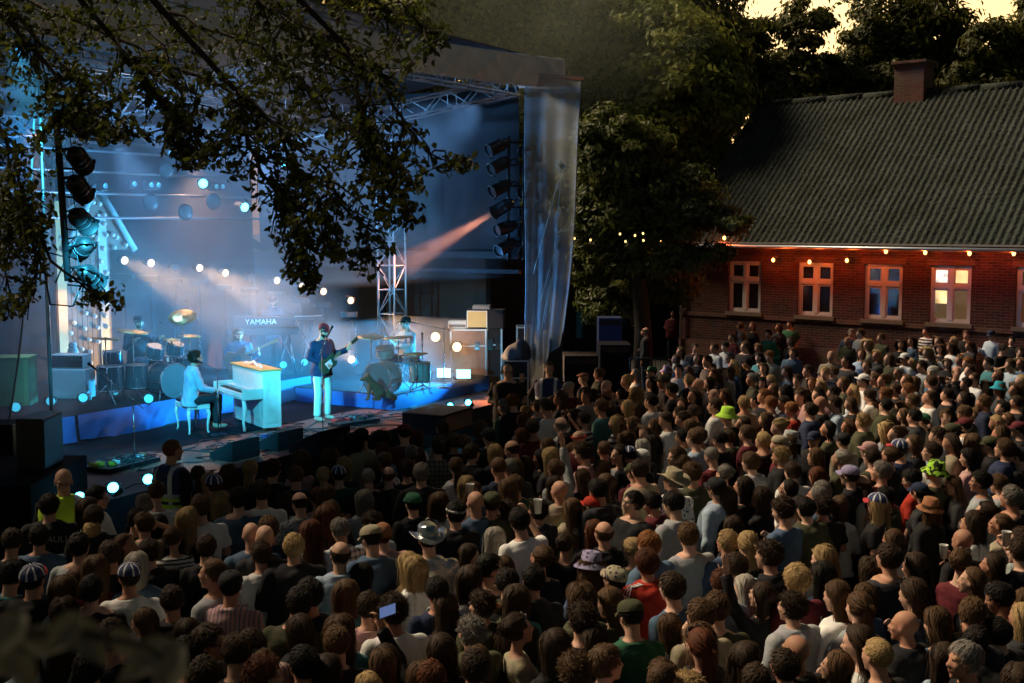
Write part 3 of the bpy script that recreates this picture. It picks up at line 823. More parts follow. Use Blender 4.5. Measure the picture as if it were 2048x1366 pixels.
# ---- stage smoke (even air) 
def vol_mat(name, dens, col, aniso=.35, swirl=0, ball=False):
    m = bpy.data.materials.new(name); m.use_nodes = True
    N, L = m.node_tree.nodes, m.node_tree.links
    N.remove(N['Principled BSDF'])
    pv = N.new('ShaderNodeVolumePrincipled'); pv.inputs['Density'].default_value = dens
    pv.inputs['Color'].default_value = (*col, 1); pv.inputs['Anisotropy'].default_value = aniso
    if swirl:
        tc = N.new('ShaderNodeTexCoord'); no = N.new('ShaderNodeTexNoise'); no.inputs['Scale'].default_value = swirl; no.inputs['Detail'].default_value = 3; no.inputs['Distortion'].default_value = .6
        L.new(tc.outputs['Object'], no.inputs['Vector'])
        dn = mathn(N, L, 'MULTIPLY', mathn(N, L, 'MAXIMUM', mathn(N, L, 'MULTIPLY_ADD', no.outputs['Fac'], 3.6, -1.0), .30), dens)
        if ball:
            gr = N.new('ShaderNodeTexGradient'); gr.gradient_type = 'SPHERICAL'; L.new(tc.outputs['Object'], gr.inputs['Vector'])
            dn = mathn(N, L, 'MULTIPLY', dn, gr.outputs['Fac'])
        L.new(dn, pv.inputs['Density'])
    L.new(pv.outputs[0], N['Material Output'].inputs['Volume'])
    return m
mb = MB(); mb.bb(-3.3, 8.7, 2.7, 7.15, ZF + .02, 5.95); mb.bb(8.701, SW + .35, 2.7, 7.15, 3.1, 5.95); mb.bb(-1.0, SW + .35, .5, 2.69, 2.9, 6.3); mb.bb(6.6, 9.9, .5, 2.69, ZF + .33, 2.1)
sm = mb.build('stage_smoke', vol_mat('smoke', .052, (.95, .95, 1.0), .2, swirl=.55)); sm.location = S(0, 0, 0); sm.rotation_euler = (0, 0, STG)
tag(sm, 'thin theatrical smoke hanging over the whole stage', 'smoke', kind='stuff')

mb = MB(); mb.ell((0, 0, 0), 1.0, nu=24, nv=14)
ds = mb.build('drifting_smoke', vol_mat('drifting_smoke', .05, (.85, .95, .8), .2, swirl=1.2, ball=True)); ds.location = D(1110, 10, 30.5); ds.scale = (4.6, 3.2, 3.2)
tag(ds, 'pale smoke drifting off above the far corner of the stage canopy', 'smoke', kind='stuff')
# ---- lamps -------------------------------------------------------------
def spot(loc, target, power, color, size=R(30), blend=.4, soft=.06, name='lamp_light', parent=None):
    ld = bpy.data.lights.new(name, 'SPOT'); ld.energy = power; ld.color = color; ld.spot_size = size; ld.spot_blend = blend; ld.shadow_soft_size = soft
    o = bpy.data.objects.new(name, ld); COL.objects.link(o)
    o.location = loc; o.rotation_euler = (Vector(target) - Vector(loc)).to_track_quat('-Z', 'Y').to_euler()
    return o
def aim_mat(loc, target):
    return Matrix.Translation(loc) @ (Vector(target) - Vector(loc)).to_track_quat('-Z', 'Y').to_matrix().to_4x4()
def par_can(name, label, loc, target, lens, L=.42, r=.115, group=None, light=None, yoke_to=None):
    """opens towards local -z"""
    loc = Vector(loc); M = aim_mat(loc, target)
    t = bpy.data.objects.new(name, None); COL.objects.link(t); t.matrix_world = M; t.empty_display_size = .1
    tag(t, label, 'stage lamp', group)
    b = MB()
    prof = [(.03, L * .52), (r * .55, L * .50), (r * .72, L * .42), (r * .78, L * .30), (r * .98, L * .22), (r, L * .18), (r, -L * .45), (r * 1.1, -L * .45), (r * 1.1, -L * .48), (r * .93, -L * .48), (r * .9, -L * .40)]
    b.lathe(prof, 22)
    for z in (L * .2, -L * .05): b.lathe([(r * 1.0, z - .008), (r * 1.04, z - .008), (r * 1.04, z + .008), (r * 1.0, z + .008)], 22)
    b.build('can_body', M_black, t)
    g_ = MB(); g_.lathe([(0.001, -L * .41), (r * .5, -L * .425), (r * .9, -L * .40)], 20); g_.build('lens', lens, t)
    y = MB(); y.tube([(r * 1.08, 0, 0), (r * 1.15, 0, L * .15), (r * .9, 0, L * .62), (0, 0, L * .66), (-r * .9, 0, L * .62), (-r * 1.15, 0, L * .15), (-r * 1.08, 0, 0)], .011, 6)
    for sx in (-1, 1): y.cyl((sx * r * .98, 0, 0), (sx * (r * 1.25), 0, 0), .022, n=8)
    y.build('yoke', M_blackm, t)
    f = MB()
    for k in range(3):
        f = MB(); a = k * 2.1 + .5; f.box((math.cos(a) * r * 1.13, math.sin(a) * r * 1.13, -L * .44), (.035, .03, .04)); f.build('filter_clip', M_blackm, t)
    if light:
        ld = bpy.data.lights.new('lamp_light', 'SPOT'); ld.energy = light[0]; ld.color = light[1]; ld.spot_size = light[2]; ld.spot_blend = .5; ld.shadow_soft_size = .05
        o = bpy.data.objects.new('lamp_light', ld); COL.objects.link(o); o.parent = t; o.location = (0, 0, -L * .5)
    return t
CY = (0.05, 0.62, 1.0); BLU = (0.18, 0.42, 0.85); WARM = (1.0, 0.58, 0.26)

# ladder of cans at the near front corner
lp = D(118, 560, 14.6)
lad = thing('lamp_ladder', 'black vertical pipe with cables holding six lamps at the near stage corner', 'lighting pipe', Vector((0, 0, 0)))
ptop, pbot = D(112, 222, 14.3), D(136, 562, 14.3)
mb = MB(); mb.cyl(ptop, pbot, .042, n=12); mb.build('pipe', M_black, lad)
cab = MB(); rr = random.Random(3)
cans = [(150, 245, (205, 290)), (158, 318, (190, 362)), (158, 375, (190, 420)), (163, 440, (205, 478)), (166, 495, (140, 520)), (180, 553, (222, 590))]
pl_ = []
LBL = ['topmost', 'second', 'third', 'fourth', 'fifth', 'lowest']
for i, (px, py, tg) in enumerate(cans):
    p = D(px, py, 14.2); q = D(tg[0], tg[1], 14.75 if i != 4 else 14.9)
    par_can('par_can', '%s black par can on the lamp pipe at the near stage corner' % LBL[i], p, q, M_deadlens, group='black lamps on the near pipe')
    k = (py - 222) / 340; a = ptop.lerp(pbot, k)
    arm = MB(); arm.cyl(a + Vector((0, 0, .1)), D(px - 8, py - 22, 14.2), .012, n=6); arm.cyl(a - Vector((0, 0, .1)), D(px - 10, py + 20, 14.2), .012, n=6)
    arm.build('bracket', M_blackm, lad)
    pts = [a, a + Vector((.12, -.05, .12)), D(px - 14, py + 4, 14.1), a + Vector((.18, -.04, -.30)), a + Vector((.02, -.05, -.36))]
    cab.tube(pts, .007, 5)
cab.tube([pbot + Vector((0, 0, .3)), pbot + Vector((-.15, 0, -.02)), pbot + Vector((-.28, 0, .12)), pbot + Vector((-.22, 0, -.28)), pbot + Vector((.05, 0, -.3)), pbot + Vector((.2, 0, .05))], .012, 6)
cab.tube([pbot + Vector((-.9, 0, .34)), pbot + Vector((-.3, 0, .36)), pbot + Vector((0, 0, .28))], .01, 6)
cab.build('cable', M_cable, lad)
# ladder at the far end
lad2 = thing('lamp_ladder', 'black pipe frame of lamps at the open end of the stage beside the mesh banner', 'lighting pipe', (0, 0, 0))
py_ = S(SW, .9).y
mb = MB()
for px in (1018, 1048): mb.cyl(D(px, 272, py_), D(px - 2, 520, py_), .03, n=8)
for y_ in (285, 330, 372, 415, 455, 492): mb.cyl(D(1008, y_, py_), D(1062, y_, py_), .018, n=6)
mb.build('pipe', M_black, lad2)
far = [(995, 293, (955, 312)), (999, 330, (965, 350)), (1001, 375, (965, 395)), (1005, 415, (880, 478)), (1012, 455, (975, 468)), (1012, 493, (985, 510))]
for i, (px, py, tg) in enumerate(far):
    p = D(px, py, py_ - .1); q = D(tg[0], tg[1], py_ - .35)
    lit = (i == 3)
    if lit: q = PT(690, 600, 4.2)
    par_can('par_can', ('lit amber par can throwing a salmon beam from the far pipe' if lit else '%s unlit par can on the far pipe beside the mesh banner' % LBL[i]), p, q, M_orangelens if lit else M_deadlens, L=.5, r=.13, group='lamps on the far pipe', light=(9000, (1.0, .38, .22), R(15)) if lit else None)
    c = par_can('par_can', '%s par can of the shaded rear column on the far pipe' % LBL[i], D(1050 + 4 * (i % 2), py + 10, py_ + .3), D(1030, py + 14, py_ - .6), M_deadlens, L=.4, r=.12, group='lamps on the far pipe')

# footlights
FL = [(235, 980, 1), (305, 963, 1), (168, 1000, 1), (873, 826, 1), (907, 815, 2), (943, 808, 1)]
for i, (px, py, on) in enumerate(FL):
    p = P(px, py, ZF + .16)
    p = p + EY * (.05)
    tgt = p + (-EY) * 1.0 + Vector((-.25, -.5, .25)) if i < 3 else p + (C0 - p) * .5
    tgt = p + ((C0 - p).normalized() * .8 + Vector((-.15, 0, .2)) )
    lb = ['brightest cyan footlight on the near stage lip beside the pedalboard', 'cyan footlight shining next to the security guard at the stage lip', 'cyan footlight half hidden behind heads at the near stage corner', 'small cyan footlight beside the blue lit bass cabinet', 'faint cyan footlight, middle one of the far three', 'cyan footlight farthest along the stage lip'][i]
    par_can('footlight', lb, p, tgt, M_cyanlens, L=.26, r=.075 if i < 3 else .065, group='footlights along the stage lip')
    pl = bpy.data.lights.new('lamp_light', 'POINT'); pl.energy = (1.5, 1.5, .3, 2, 2, 2)[i]; pl.color = CY; pl.shadow_soft_size = .08
    lo = bpy.data.objects.new('lamp_light', pl); COL.objects.link(lo); lo.location = p + (tgt - p) * .42; 
# floor lamps on riser edges
RL = [(30, 815), (100, 803), (165, 796), (228, 783), (296, 798), (517, 733), (566, 730), (608, 725)]
for i, (px, py) in enumerate(RL):
    z = RISER_Z + .15; p = P(px, py, z)
    lb = ['dim cyan floor lamp seen through the blue mesh wall', 'cyan floor lamp just behind the pale pole', 'cyan floor lamp under the turquoise guitar cabinet', 'cyan floor lamp between the two blue drapes', 'cyan floor lamp at the foot of the silver drum kit', 'cyan floor lamp beside the seated guitarist', 'cyan floor lamp under the keyboards', 'cyan floor lamp behind the singer'][i]
    par_can('floor_lamp', lb, p, p + (C0 - p) * .2 + Vector((0.5, 0, .3)), M_cyanlens2, L=.24, r=.08, group='floor lamps along the riser')
# warm lamps at the back
WL = [(245, 520, 1), (298, 525, 1), (347, 532, 0), (395, 535, 1), (447, 545, 1), (497, 552, 0), (550, 560, 1), (600, 572, 1), (643, 582, 1), (697, 600, 1)]
ORD = ['first', 'second', 'third', 'fourth', 'fifth', 'sixth', 'seventh', 'eighth', 'ninth', 'tenth']
for i, (px, py, on) in enumerate(WL):
    t_ = 6.3 if px < 500 else 6.3 - (px - 500) / 200 * 2.2
    p = PT(px, py, t_)
    tgt = P(905, 770, .7) if i in (0, 3, 6, 8, 9) else p + (C0 - p).normalized()
    th = par_can('moving_head', '%s warm lamp counted from the wooden house end in the row at the back' % ORD[i], p, p + (C0 - p).normalized() + Vector((.55, 0, -.12)), M_warmlens if on else M_deadlens, L=.24, r=.085, group='row of warm lamps at the back of the stage')
    sb = MB(); 
    cb = MB(); cb.box((0, 0, 0), (.34, .22, .10)); o = cb.build('base', M_black, th)
    o.matrix_parent_inverse = Matrix.Identity(4)
    o.matrix_world = Matrix.Translation(p + Vector((0, .1, -.32)))
    pm = MB(); pm.cyl((0, 0, 0), (0, 0, -(p.z - .36 - RISER_Z)), .02, n=6); o2 = pm.build('stand', M_blackm, th)
    o2.matrix_world = Matrix.Translation(p + Vector((0, .1, -.36)))
    if on and i in (0, 3, 6, 8, 9):
        spot(p + (C0 - p).normalized() * .2, D(px + 200, py + 92, p.y - 1.6), (2600, 0, 0, 2600, 0, 0, 3000, 0, 1600, 4400)[i], WARM, R(32), 1.0, .08)
# flown lamps
flown = [(302, 370), (316, 370), (432, 373), (445, 373), (340, 306), (356, 306), (210, 372), (268, 368)]
for i, (px, py) in enumerate(flown):
    p = PT(px, py, 5.6)
    t = thing('small_blinder', 'little round cyan lamp, number %s along the flown bars' % ORD[i], 'stage lamp', p, STG, 'little lamps on the flown bars')
    b = MB(); b.box((0, .08, 0), (.17, .12, .17)); b.build('housing', M_black, t, bev=.01)
    b = MB(); b.lathe([(.001, -.01), (.045, 0), (.05, .02)], 14, Matrix.Rotation(R(90), 4, 'X')); b.build('lens', M_faintlens, t)
for i, (px, py) in enumerate([(302, 405), (427, 403), (371, 424), (333, 340)]):
    p = PT(px, py, 5.5)
    t = thing('led_dome', 'round flown lamp with a ring of small dots, %s from the wooden house end' % ORD[i], 'stage lamp', p, 0, 'dotted round lamps')
    b = MB(); b.ell((0, 0, 0), (.15, .15, .17)); b.build('housing', M_black, t)
    dn = (C0 - p).normalized(); q = dn.to_track_quat('Z', 'Y').to_matrix()
    b = MB()
    for r_, n_ in ((.03, 4), (.07, 9), (.11, 13)):
        for k in range(n_):
            a = 6.283 * k / n_; b.ell(q @ Vector((r_ * math.cos(a), r_ * math.sin(a), math.sqrt(max(0, .16 ** 2 - r_ * r_)))), .009, nu=6, nv=4)
    b.build('dotted_lens', M_faintlens, t)
for i, (px, py, tg) in enumerate([(482, 412, (520, 425)), (572, 324, (540, 345)), (410, 368, (380, 360))]):
    p = PT(px, py, 5.4)
    par_can('profile_spot', ['cyan lit profile lamp pointing down under the leafy bough', 'glaring cyan lamp shining through the leaves near the canopy', 'long pale profile lamp lying along the flown bar'][i], p, PT(tg[0], tg[1], 4.4), M_cyanlens, L=.55, r=.10, group='profile lamps on the bars')
# washes: flown lamp light, plus added unseen spots brightening the smoke
for (s_, t_, z_, ts, tt_, tz, pw, col, sz) in (
    (1.0, 5.4, 5.6, 3.5, 3.4, .8, 650, BLU, 60), (5.0, 5.4, 5.5, 6.0, 3.0, .6, 650, BLU, 60), (8.6, 5.2, 5.4, 8.6, 3.0, .6, 650, BLU, 60),
    (-.5, 1.0, 6.3, 3.0, 3.6, 1.2, 900, CY, 36), (SW - .4, .1, 6.45, 4.0, 5.5, 2.0, 800, BLU, 50),
    (3.0, .4, 6.4, 6.0, 6.5, 2.5, 500, (.15, .45, 1.0), 70), (2.0, 6.9, 6.0, 9.8, 2.8, 5.0, 1500, (.12, .42, .95), 50), (6.5, 6.9, 6.0, 9.8, 2.0, 4.4, 1500, (.16, .46, .95), 60), (9.9, 6.9, 5.6, 9.9, 1.0, 4.2, 900, (.20, .50, .95), 60)):
    spot(S(s_, t_, z_), S(ts, tt_, tz), pw * 1.05, col, R(sz), .6, .12)
# front cyan keys
spot(S(-1.8, -1.6, 4.2), S(3.4, 2.4, 1.3), 3000, CY, R(40), .5, .05)
spot(S(-1.5, -1.2, 3.6), S(7.4, 1.6, 1.4), 3800, CY, R(22), .5, .05)
spot(S(SW + .3, -1.0, 5.2), S(4.6, 1.8, 1.6), 1300, (1.0, .42, .22), R(19), .6, .08)
# two bright LED panels on the riser
for i, (px, py, lab) in enumerate([(888, 746, 'glaring cyan white panel lamp tilted on the low riser'), (927, 748, 'cyan panel lamp of small bright dots on the low riser, next to the glaring one')]):
    p = P(px, py, Z2 + .17)
    rz = math.atan2(p.x, p.y) * -1 - R(12 if i == 0 else 0)
    t = thing('blinder_lamp', lab, 'stage lamp', p, rz, 'panel lamps on the low riser')
    b = MB(); b.box((0, .05, 0), (.31, .08, .20)); b.build('housing', M_black, t, bev=.01)
    b = MB()
    for ix in range(9):
        for iz in range(5): b.box((-.125 + ix * .0313, 0, -.072 + iz * .036), (.024, .01, .027))
    b.build('led', mat('panel_led', (.3, .9, 1), .3, emit=(.25, .85, 1.0), es=8, var=0) if i == 0 else mat('panel_led_dotted', (.3, .9, 1), .3, emit=(.2, .8, 1.0), es=5, var=0), t)
    b = MB(); b.tube([(-.17, .05, 0), (-.17, .07, -.15), (.17, .07, -.15), (.17, .05, 0)], .012, 6); b.build('bracket', M_blackm, t)
    ld = bpy.data.lights.new('lamp_light', 'SPOT'); ld.energy = 4200; ld.color = (.02, .45, 1.0); ld.spot_size = R(85); ld.spot_blend = .8; ld.shadow_soft_size = .15
    lo = bpy.data.objects.new('lamp_light', ld); COL.objects.link(lo); lo.location = p + Vector((-.03, -.12, .05)); lo.rotation_euler = Vector((-.85, -.42, .10)).to_track_quat('-Z', 'Y').to_euler()

spot(PT(175, 560, 5.0), PT(122, 620, 6.2), 90, (1.0, .55, .2), R(34), .5, .05)
spot(S(SW - 1.2, 2.6, 1.2), S(SW + .7, -.1, 3.2), 500, (.08, .40, 1.0), R(50), .6, .05)
spot(S(7.5, 1.0, 2.2), S(SW, 3.2, 3.6), 700, (.15, .6, 1.0), R(40), .6, .05)

fp_ = P(706, 722, 1.25)
par_can('floor_lamp', 'white flaring lamp low on the riser between singer and capped drummer', fp_, fp_ + (C0 - fp_).normalized() + Vector((-.3, 0, .3)), M_warmlens, L=.24, r=.085, group='lamps by the cases')
spot(fp_ + (C0 - fp_).normalized() * .2, fp_ + Vector((-.55, -.8, .9)), 420, (1.0, .75, .55), R(100), .8, .05)
spot(P(330, 742, 1.3) + Vector((-.2, 1.3, 0)), S(4.0, 7.0, 2.2), 260, (1.0, .62, .25), R(90), .8, .05)
spot(S(SW - .6, -.1, 6.3), D(1050, 775, 24.3), 60, (.75, .85, 1.0), R(18), .6, .08)

spot(S(4.5, 6.9, 5.8), S(2.4, 6.2, 1.5), 700, (1.0, .55, .34), R(56), .9, .1)  # warm wash added to grey the blue smoke, no lamp stands here
spot(S(8.5, 6.9, 5.2), S(6.0, 4.0, 1.5), 500, (1.0, .60, .40), R(70), .9, .1)  # second added warm wash over the smoke
# ================================================================== PEOPLE
def cloth_mat(name, pattern=None, rough=.85, c2=None, metal=0):
    """base colour comes from each object's own colour; patterns are woven in"""
    m, N, L, b = nt(name)
    oi = N.new('ShaderNodeObjectInfo'); tc = N.new('ShaderNodeTexCoord')
    col = oi.outputs['Color']
    sep = N.new('ShaderNodeSeparateXYZ'); L.new(tc.outputs['Object'], sep.inputs[0])
    X, Y, Z = sep.outputs
    def bands(v, freq, thr):
        return mathn(N, L, 'GREATER_THAN', mathn(N, L, 'FRACT', mathn(N, L, 'MULTIPLY', v, freq)), thr)
    if pattern == 'hstripe': col = mixc(N, L, bands(Z, 26, .62), col, c2 or (.02, .02, .025))
    if pattern == 'vstripe': col = mixc(N, L, bands(X, 30, .7), col, c2 or (.12, .16, .22))
    if pattern == 'plaid':
        a = bands(Z, 17, .55); c = bands(X, 17, .55)
        col = mixc(N, L, mathn(N, L, 'MULTIPLY', mathn(N, L, 'ADD', a, c), .42), col, c2 or (.02, .03, .035))
    if pattern == 'floral':
        vo = N.new('ShaderNodeTexVoronoi'); vo.inputs['Scale'].default_value = 26; L.new(tc.outputs['Object'], vo.inputs['Vector'])
        col = mixc(N, L, mathn(N, L, 'LESS_THAN', vo.outputs['Distance'], .36), col, c2 or (.05, .05, .06))
    if pattern == 'camo':
        n0 = N.new('ShaderNodeTexNoise'); n0.inputs['Scale'].default_value = 24; L.new(tc.outputs['Object'], n0.inputs['Vector'])
        col = mixc(N, L, mathn(N, L, 'GREATER_THAN', n0.outputs['Fac'], .51), col, (.02, .03, .01))
    if pattern == 'sequin':
        vo = N.new('ShaderNodeTexVoronoi'); vo.inputs['Scale'].default_value = 60; L.new(tc.outputs['Object'], vo.inputs['Vector'])
        col = mixc(N, L, .5, col, vo.outputs['Distance'], 'MULTIPLY')
    if pattern == 'weave':
        wv = N.new('ShaderNodeTexWave'); wv.inputs['Scale'].default_value = 28; L.new(tc.outputs['Object'], wv.inputs['Vector'])
        col = mixc(N, L, mathn(N, L, 'MULTIPLY', wv.outputs['Fac'], .35), col, (.25, .18, .09))
    no = N.new('ShaderNodeTexNoise'); no.inputs['Scale'].default_value = 9; no.inputs['Detail'].default_value = 5
    L.new(tc.outputs['Object'], no.inputs['Vector'])
    col = mixc(N, L, .35, col, no.outputs['Color'], 'SOFT_LIGHT')
    L.new(col, b.inputs['Base Color']); b.inputs['Roughness'].default_value = rough; b.inputs['Metallic'].default_value = metal
    b.inputs['Specular IOR Level'].default_value = .25 if not metal else .5
    bp = N.new('ShaderNodeBump'); bp.inputs['Strength'].default_value = .45; bp.inputs['Distance'].default_value = .03
    L.new(no.outputs['Fac'], bp.inputs['Height']); L.new(bp.outputs['Normal'], b.inputs['Normal'])
    return m
C_ = {None: cloth_mat('cloth'), 's': cloth_mat('striped_cloth', 'hstripe'), 'v': cloth_mat('shirt_stripe_cloth', 'vstripe'),
      'p': cloth_mat('plaid_cloth', 'plaid'), 'f': cloth_mat('floral_cloth', 'floral'), 'c': cloth_mat('camouflage_cloth', 'camo'),
      'q': cloth_mat('sequin_cloth', 'sequin', .3, metal=.7), 'w': cloth_mat('straw_weave', 'weave', .8), 'l': cloth_mat('silver_foil', None, .25, metal=.85)}
def skin_mat():
    m, N, L, b = nt('skin')
    oi = N.new('ShaderNodeObjectInfo'); tc = N.new('ShaderNodeTexCoord'); no = N.new('ShaderNodeTexNoise')
    no.inputs['Scale'].default_value = 14; L.new(tc.outputs['Object'], no.inputs['Vector'])
    c = mixc(N, L, .25, oi.outputs['Color'], no.outputs['Color'], 'SOFT_LIGHT')
    L.new(c, b.inputs['Base Color']); b.inputs['Roughness'].default_value = .62; b.inputs['Specular IOR Level'].default_value = .3
    return m
def hair_mat(name='hair', attr_only=False):
    m, N, L, b = nt(name)
    at = N.new('ShaderNodeAttribute'); at.attribute_name = 'v'
    oi = N.new('ShaderNodeObjectInfo')
    c = mixc(N, L, 1.0, oi.outputs['Color'], mixc(N, L, at.outputs['Fac'], (.45, .42, .40), (1.0, 1.0, 1.0)), 'MULTIPLY')
    L.new(c, b.inputs['Base Color']); b.inputs['Roughness'].default_value = .65; b.inputs['Specular IOR Level'].default_value = .18
    return m
M_skin = skin_mat(); M_hair = hair_mat()
M_eye = mat('eye', (.02, .016, .014), .15, var=0); M_lip = mat('lips', (.30, .10, .08), .5, var=.1)
M_nail = mat('printed_white', (.75, .75, .75), .7, var=.05)

def capsule(mb, a, b, r0, r1, m=0, n=10):
    a, b = Vector(a), Vector(b)
    mb.tube([a, b], [r0, r1], n, m)
    mb.ell(a, r0, nu=n, nv=6, m=m); mb.ell(b, r1, nu=n, nv=6, m=m)
def loft(mb, rings, T, infl=0.0, n=20):
    vs = []
    for (z, hw_, hd, yc) in rings:
        for j in range(n):
            t = 2 * math.pi * j / n; c, s = math.cos(t), math.sin(t)
            e = 0.82
            x = (abs(c) ** e) * (1 if c > 0 else -1) * (hw_ + infl); y = (abs(s) ** e) * (1 if s > 0 else -1) * (hd + infl) + yc
            vs.append(T @ Vector((x, y, z)))
    k = len(rings)
    fs = [(i * n + j, i * n + (j + 1) % n, (i + 1) * n + (j + 1) % n, (i + 1) * n + j) for i in range(k - 1) for j in range(n)]
    fs += [tuple(range(n))[::-1], tuple(range((k - 1) * n, k * n))]
    mb.add(vs, fs, 0, True)
def head_mb(mb, H, sex='m'):
    Q = H.to_3x3()
    def E(c, r, rx=0): mb.ell(H @ Vector(c), r, rot=Q @ Matrix.Rotation(rx, 3, 'X'), nu=18, nv=12)
    w = 1.0 if sex == 'm' else .95
    E((0, -.012, .032), (.076 * w, .096, .088)); E((0, .030, -.030), (.058 * w, .062, .080)); E((0, .028, -.066), (.048 * w, .052, .045))
    E((0, .062, -.100), (.024, .024, .019)); E((0, .080, .024), (.050, .016, .012))
    for s in (-1, 1):
        E((s * .036 * w, .066, -.022), (.022, .022, .022)); E((s * .077 * w, -.004, -.010), (.007, .018, .031), R(-12))
        E((s * .031, .075, .004), (.0135, .012, .010))
    mb.tube([H @ Vector((0, .088, .012)), H @ Vector((0, .105, -.018)), H @ Vector((0, .112, -.030))], [.008, .012, .013], 8)
    mb.ell(H @ Vector((0, .108, -.031)), (.016, .013, .010), rot=Q)
    E((0, .086, -.060), (.024, .012, .006)); E((0, .084, -.071), (.021, .012, .007))
def hand_mb(mb, wrist, d, nrm, side, curl=.5, grip=0):
    """palm + five fingers; d: direction of the fingers, nrm: palm normal, side: +1 if thumb on the cross side"""
    d = Vector(d).normalized(); n = Vector(nrm); n = (n - d * n.dot(d)).normalized(); x = d.cross(n) * side
    w = Vector(wrist)
    q = Matrix((x, d, n)).transposed()
    mb.ell(w + d * .045, (.040, .050, .016), rot=q, nu=12, nv=8)
    for k, (off, ln) in enumerate([(-.028, .070), (-.009, .080), (.010, .076), (.028, .060)]):
        a = w + d * .085 + x * off; dd = d; p = a
        for j, f in enumerate((.45, .32, .23)):
            ang = curl * (.55 + .35 * j) if k < 10 else 0
            dd = (Matrix.Rotation(ang, 3, x) @ dd) if True else dd
            if dd.dot(n) < 0 and curl > 0: dd = (Matrix.Rotation(-2 * ang, 3, x) @ dd)
            e_ = p + dd * ln * f; capsule(mb, p, e_, .0088 - .001 * j, .0080 - .001 * j, n=7); p = e_
    b = w + d * .02 - x * .030
    t1 = b - x * .022 + d * .030 + n * .012; t2 = t1 - x * .006 + d * .030 + n * .014
    capsule(mb, b, t1, .012, .010, n=7); capsule(mb, t1, t2, .010, .008, n=7)
TORSO_M = [(-.12, .13, .09, 0), (-.05, .158, .108, 0), (.02, .160, .108, 0), (.12, .150, .102, .004), (.25, .165, .112, .004), (.37, .186, .112, -.004), (.44, .178, .095, -.012), (.485, .13, .072, -.016), (.52, .07, .058, -.014)]
TORSO_F = [(-.12, .14, .10, 0), (-.05, .166, .112, 0), (.02, .155, .105, 0), (.12, .128, .090, .004), (.24, .142, .108, .012), (.32, .156, .118, .016), (.40, .160, .095, -.006), (.455, .13, .072, -.014), (.50, .058, .050, -.012)]
def mk_pose(sex='m', armL='down', armR='down', yaw=0, tilt=0, lean=0, fat=0.0, sit=False, turn=0, hgt=1.0, roll=0, legs=None, hipz=.95):
    sc = hgt * (1.0 if sex == 'm' else .95)
    U = Matrix.Scale(sc, 4) @ Matrix.Translation((0, 0, hipz if not sit else hipz)) @ Matrix.Rotation(R(turn), 4, 'Z') @ Matrix.Rotation(-R(lean), 4, 'X')
    H = U @ Matrix.Translation((0, .022 + .02 * max(0, -tilt) / 20, .665)) @ Matrix.Rotation(R(yaw), 4, 'Z') @ Matrix.Rotation(R(tilt), 4, 'X') @ Matrix.Rotation(R(roll), 4, 'Y')
    A = {'down': ((.225, -.03, .17), (.235, .05, -.06), (0, .1, -1), (-1, 0, 0)),
         'front': ((.235, .01, .19), (.05, .21, .17), (-1, .15, .1), (0, -1, 0)),
         'pocket': ((.245, -.05, .19), (.19, .06, -.03), (-.3, .3, -1), (-1, 0, 0)),
         'cup': ((.235, .03, .20), (.16, .25, .30), (-.3, .75, .5), (-1, -.3, .1)),
         'cuphigh': ((.28, .15, .40), (.20, .25, .64), (0, .35, 1), (-1, 0, 0)),
         'up': ((.26, .10, .62), (.27, .16, .87), (0, .12, 1), (0, 1, 0)),
         'phone': ((.25, .20, .44), (.10, .32, .66), (-.15, .2, 1), (-1, 0, .1)),
         'phonehi': ((.24, .14, .60), (.16, .27, .82), (-.1, .15, 1), (-1, 0, 0)),
         'headback': ((.34, .02, .55), (.13, -.03, .66), (-1, -.1, .2), (0, -1, 0)),
         'hipback': ((.30, -.12, .22), (.17, -.13, .0), (-.6, .1, -.5), (0, 1, 0)),
         'keysR': ((.22, .10, .20), (.20, .34, .17), (0, 1, -.1), (0, 0, -1)),
         'strum': ((.255, -.02, .20), (.10, .20, .08), (-.9, .3, -.25), (-.2, -1, .0)),
         'fret': ((.26, .04, .22), (.38, .26, .33), (.1, .5, .9), (-1, .1, 0)),
         'drum': ((.25, .10, .22), (.17, .32, .22), (-.1, 1, -.1), (0, 0, -1)),
         'drumhi': ((.27, .10, .24), (.24, .32, .40), (0, .9, .5), (0, 0, -1)),
         'micside': ((.24, .02, .2), (.12, .2, .42), (0, .2, 1), (-1, 0, 0))}
    arms = []
    for s, k in ((-1, armL), (1, armR)):
        e_, w, d, nn = A[k]
        f = lambda v: Vector((v[0] * s, v[1], v[2]))
        shx = .172 if sex == 'm' else .148
        sh = Vector((s * (shx + fat * .6), -.012, .432 if sex == 'm' else .40))
        shrink = 0 if sex == 'm' else .02
        arms.append((sh, f(e_) - Vector((s * shrink, 0, .02 if sex != 'm' else 0)) + Vector((s * fat, 0, 0)), f(w), f(d), f(nn), s, k))
    return dict(sex=sex, U=U, H=H, arms=arms, fat=fat, sit=sit, sc=sc, legs=legs, hipz=hipz)
def legs_of(ps):
    if ps['legs'] is not None: L_ = ps['legs']
    elif ps['sit']: L_ = [((s * .09, .02, ps['hipz'] - .04), (s * .13, .44, ps['hipz'] + .0), (s * .13, .40, ps['hipz'] - .44)) for s in (-1, 1)]
    else: L_ = [((s * .085, 0, .92), (s * .105, .02, .50), (s * .11, -.02, .09)) for s in (-1, 1)]
    return L_
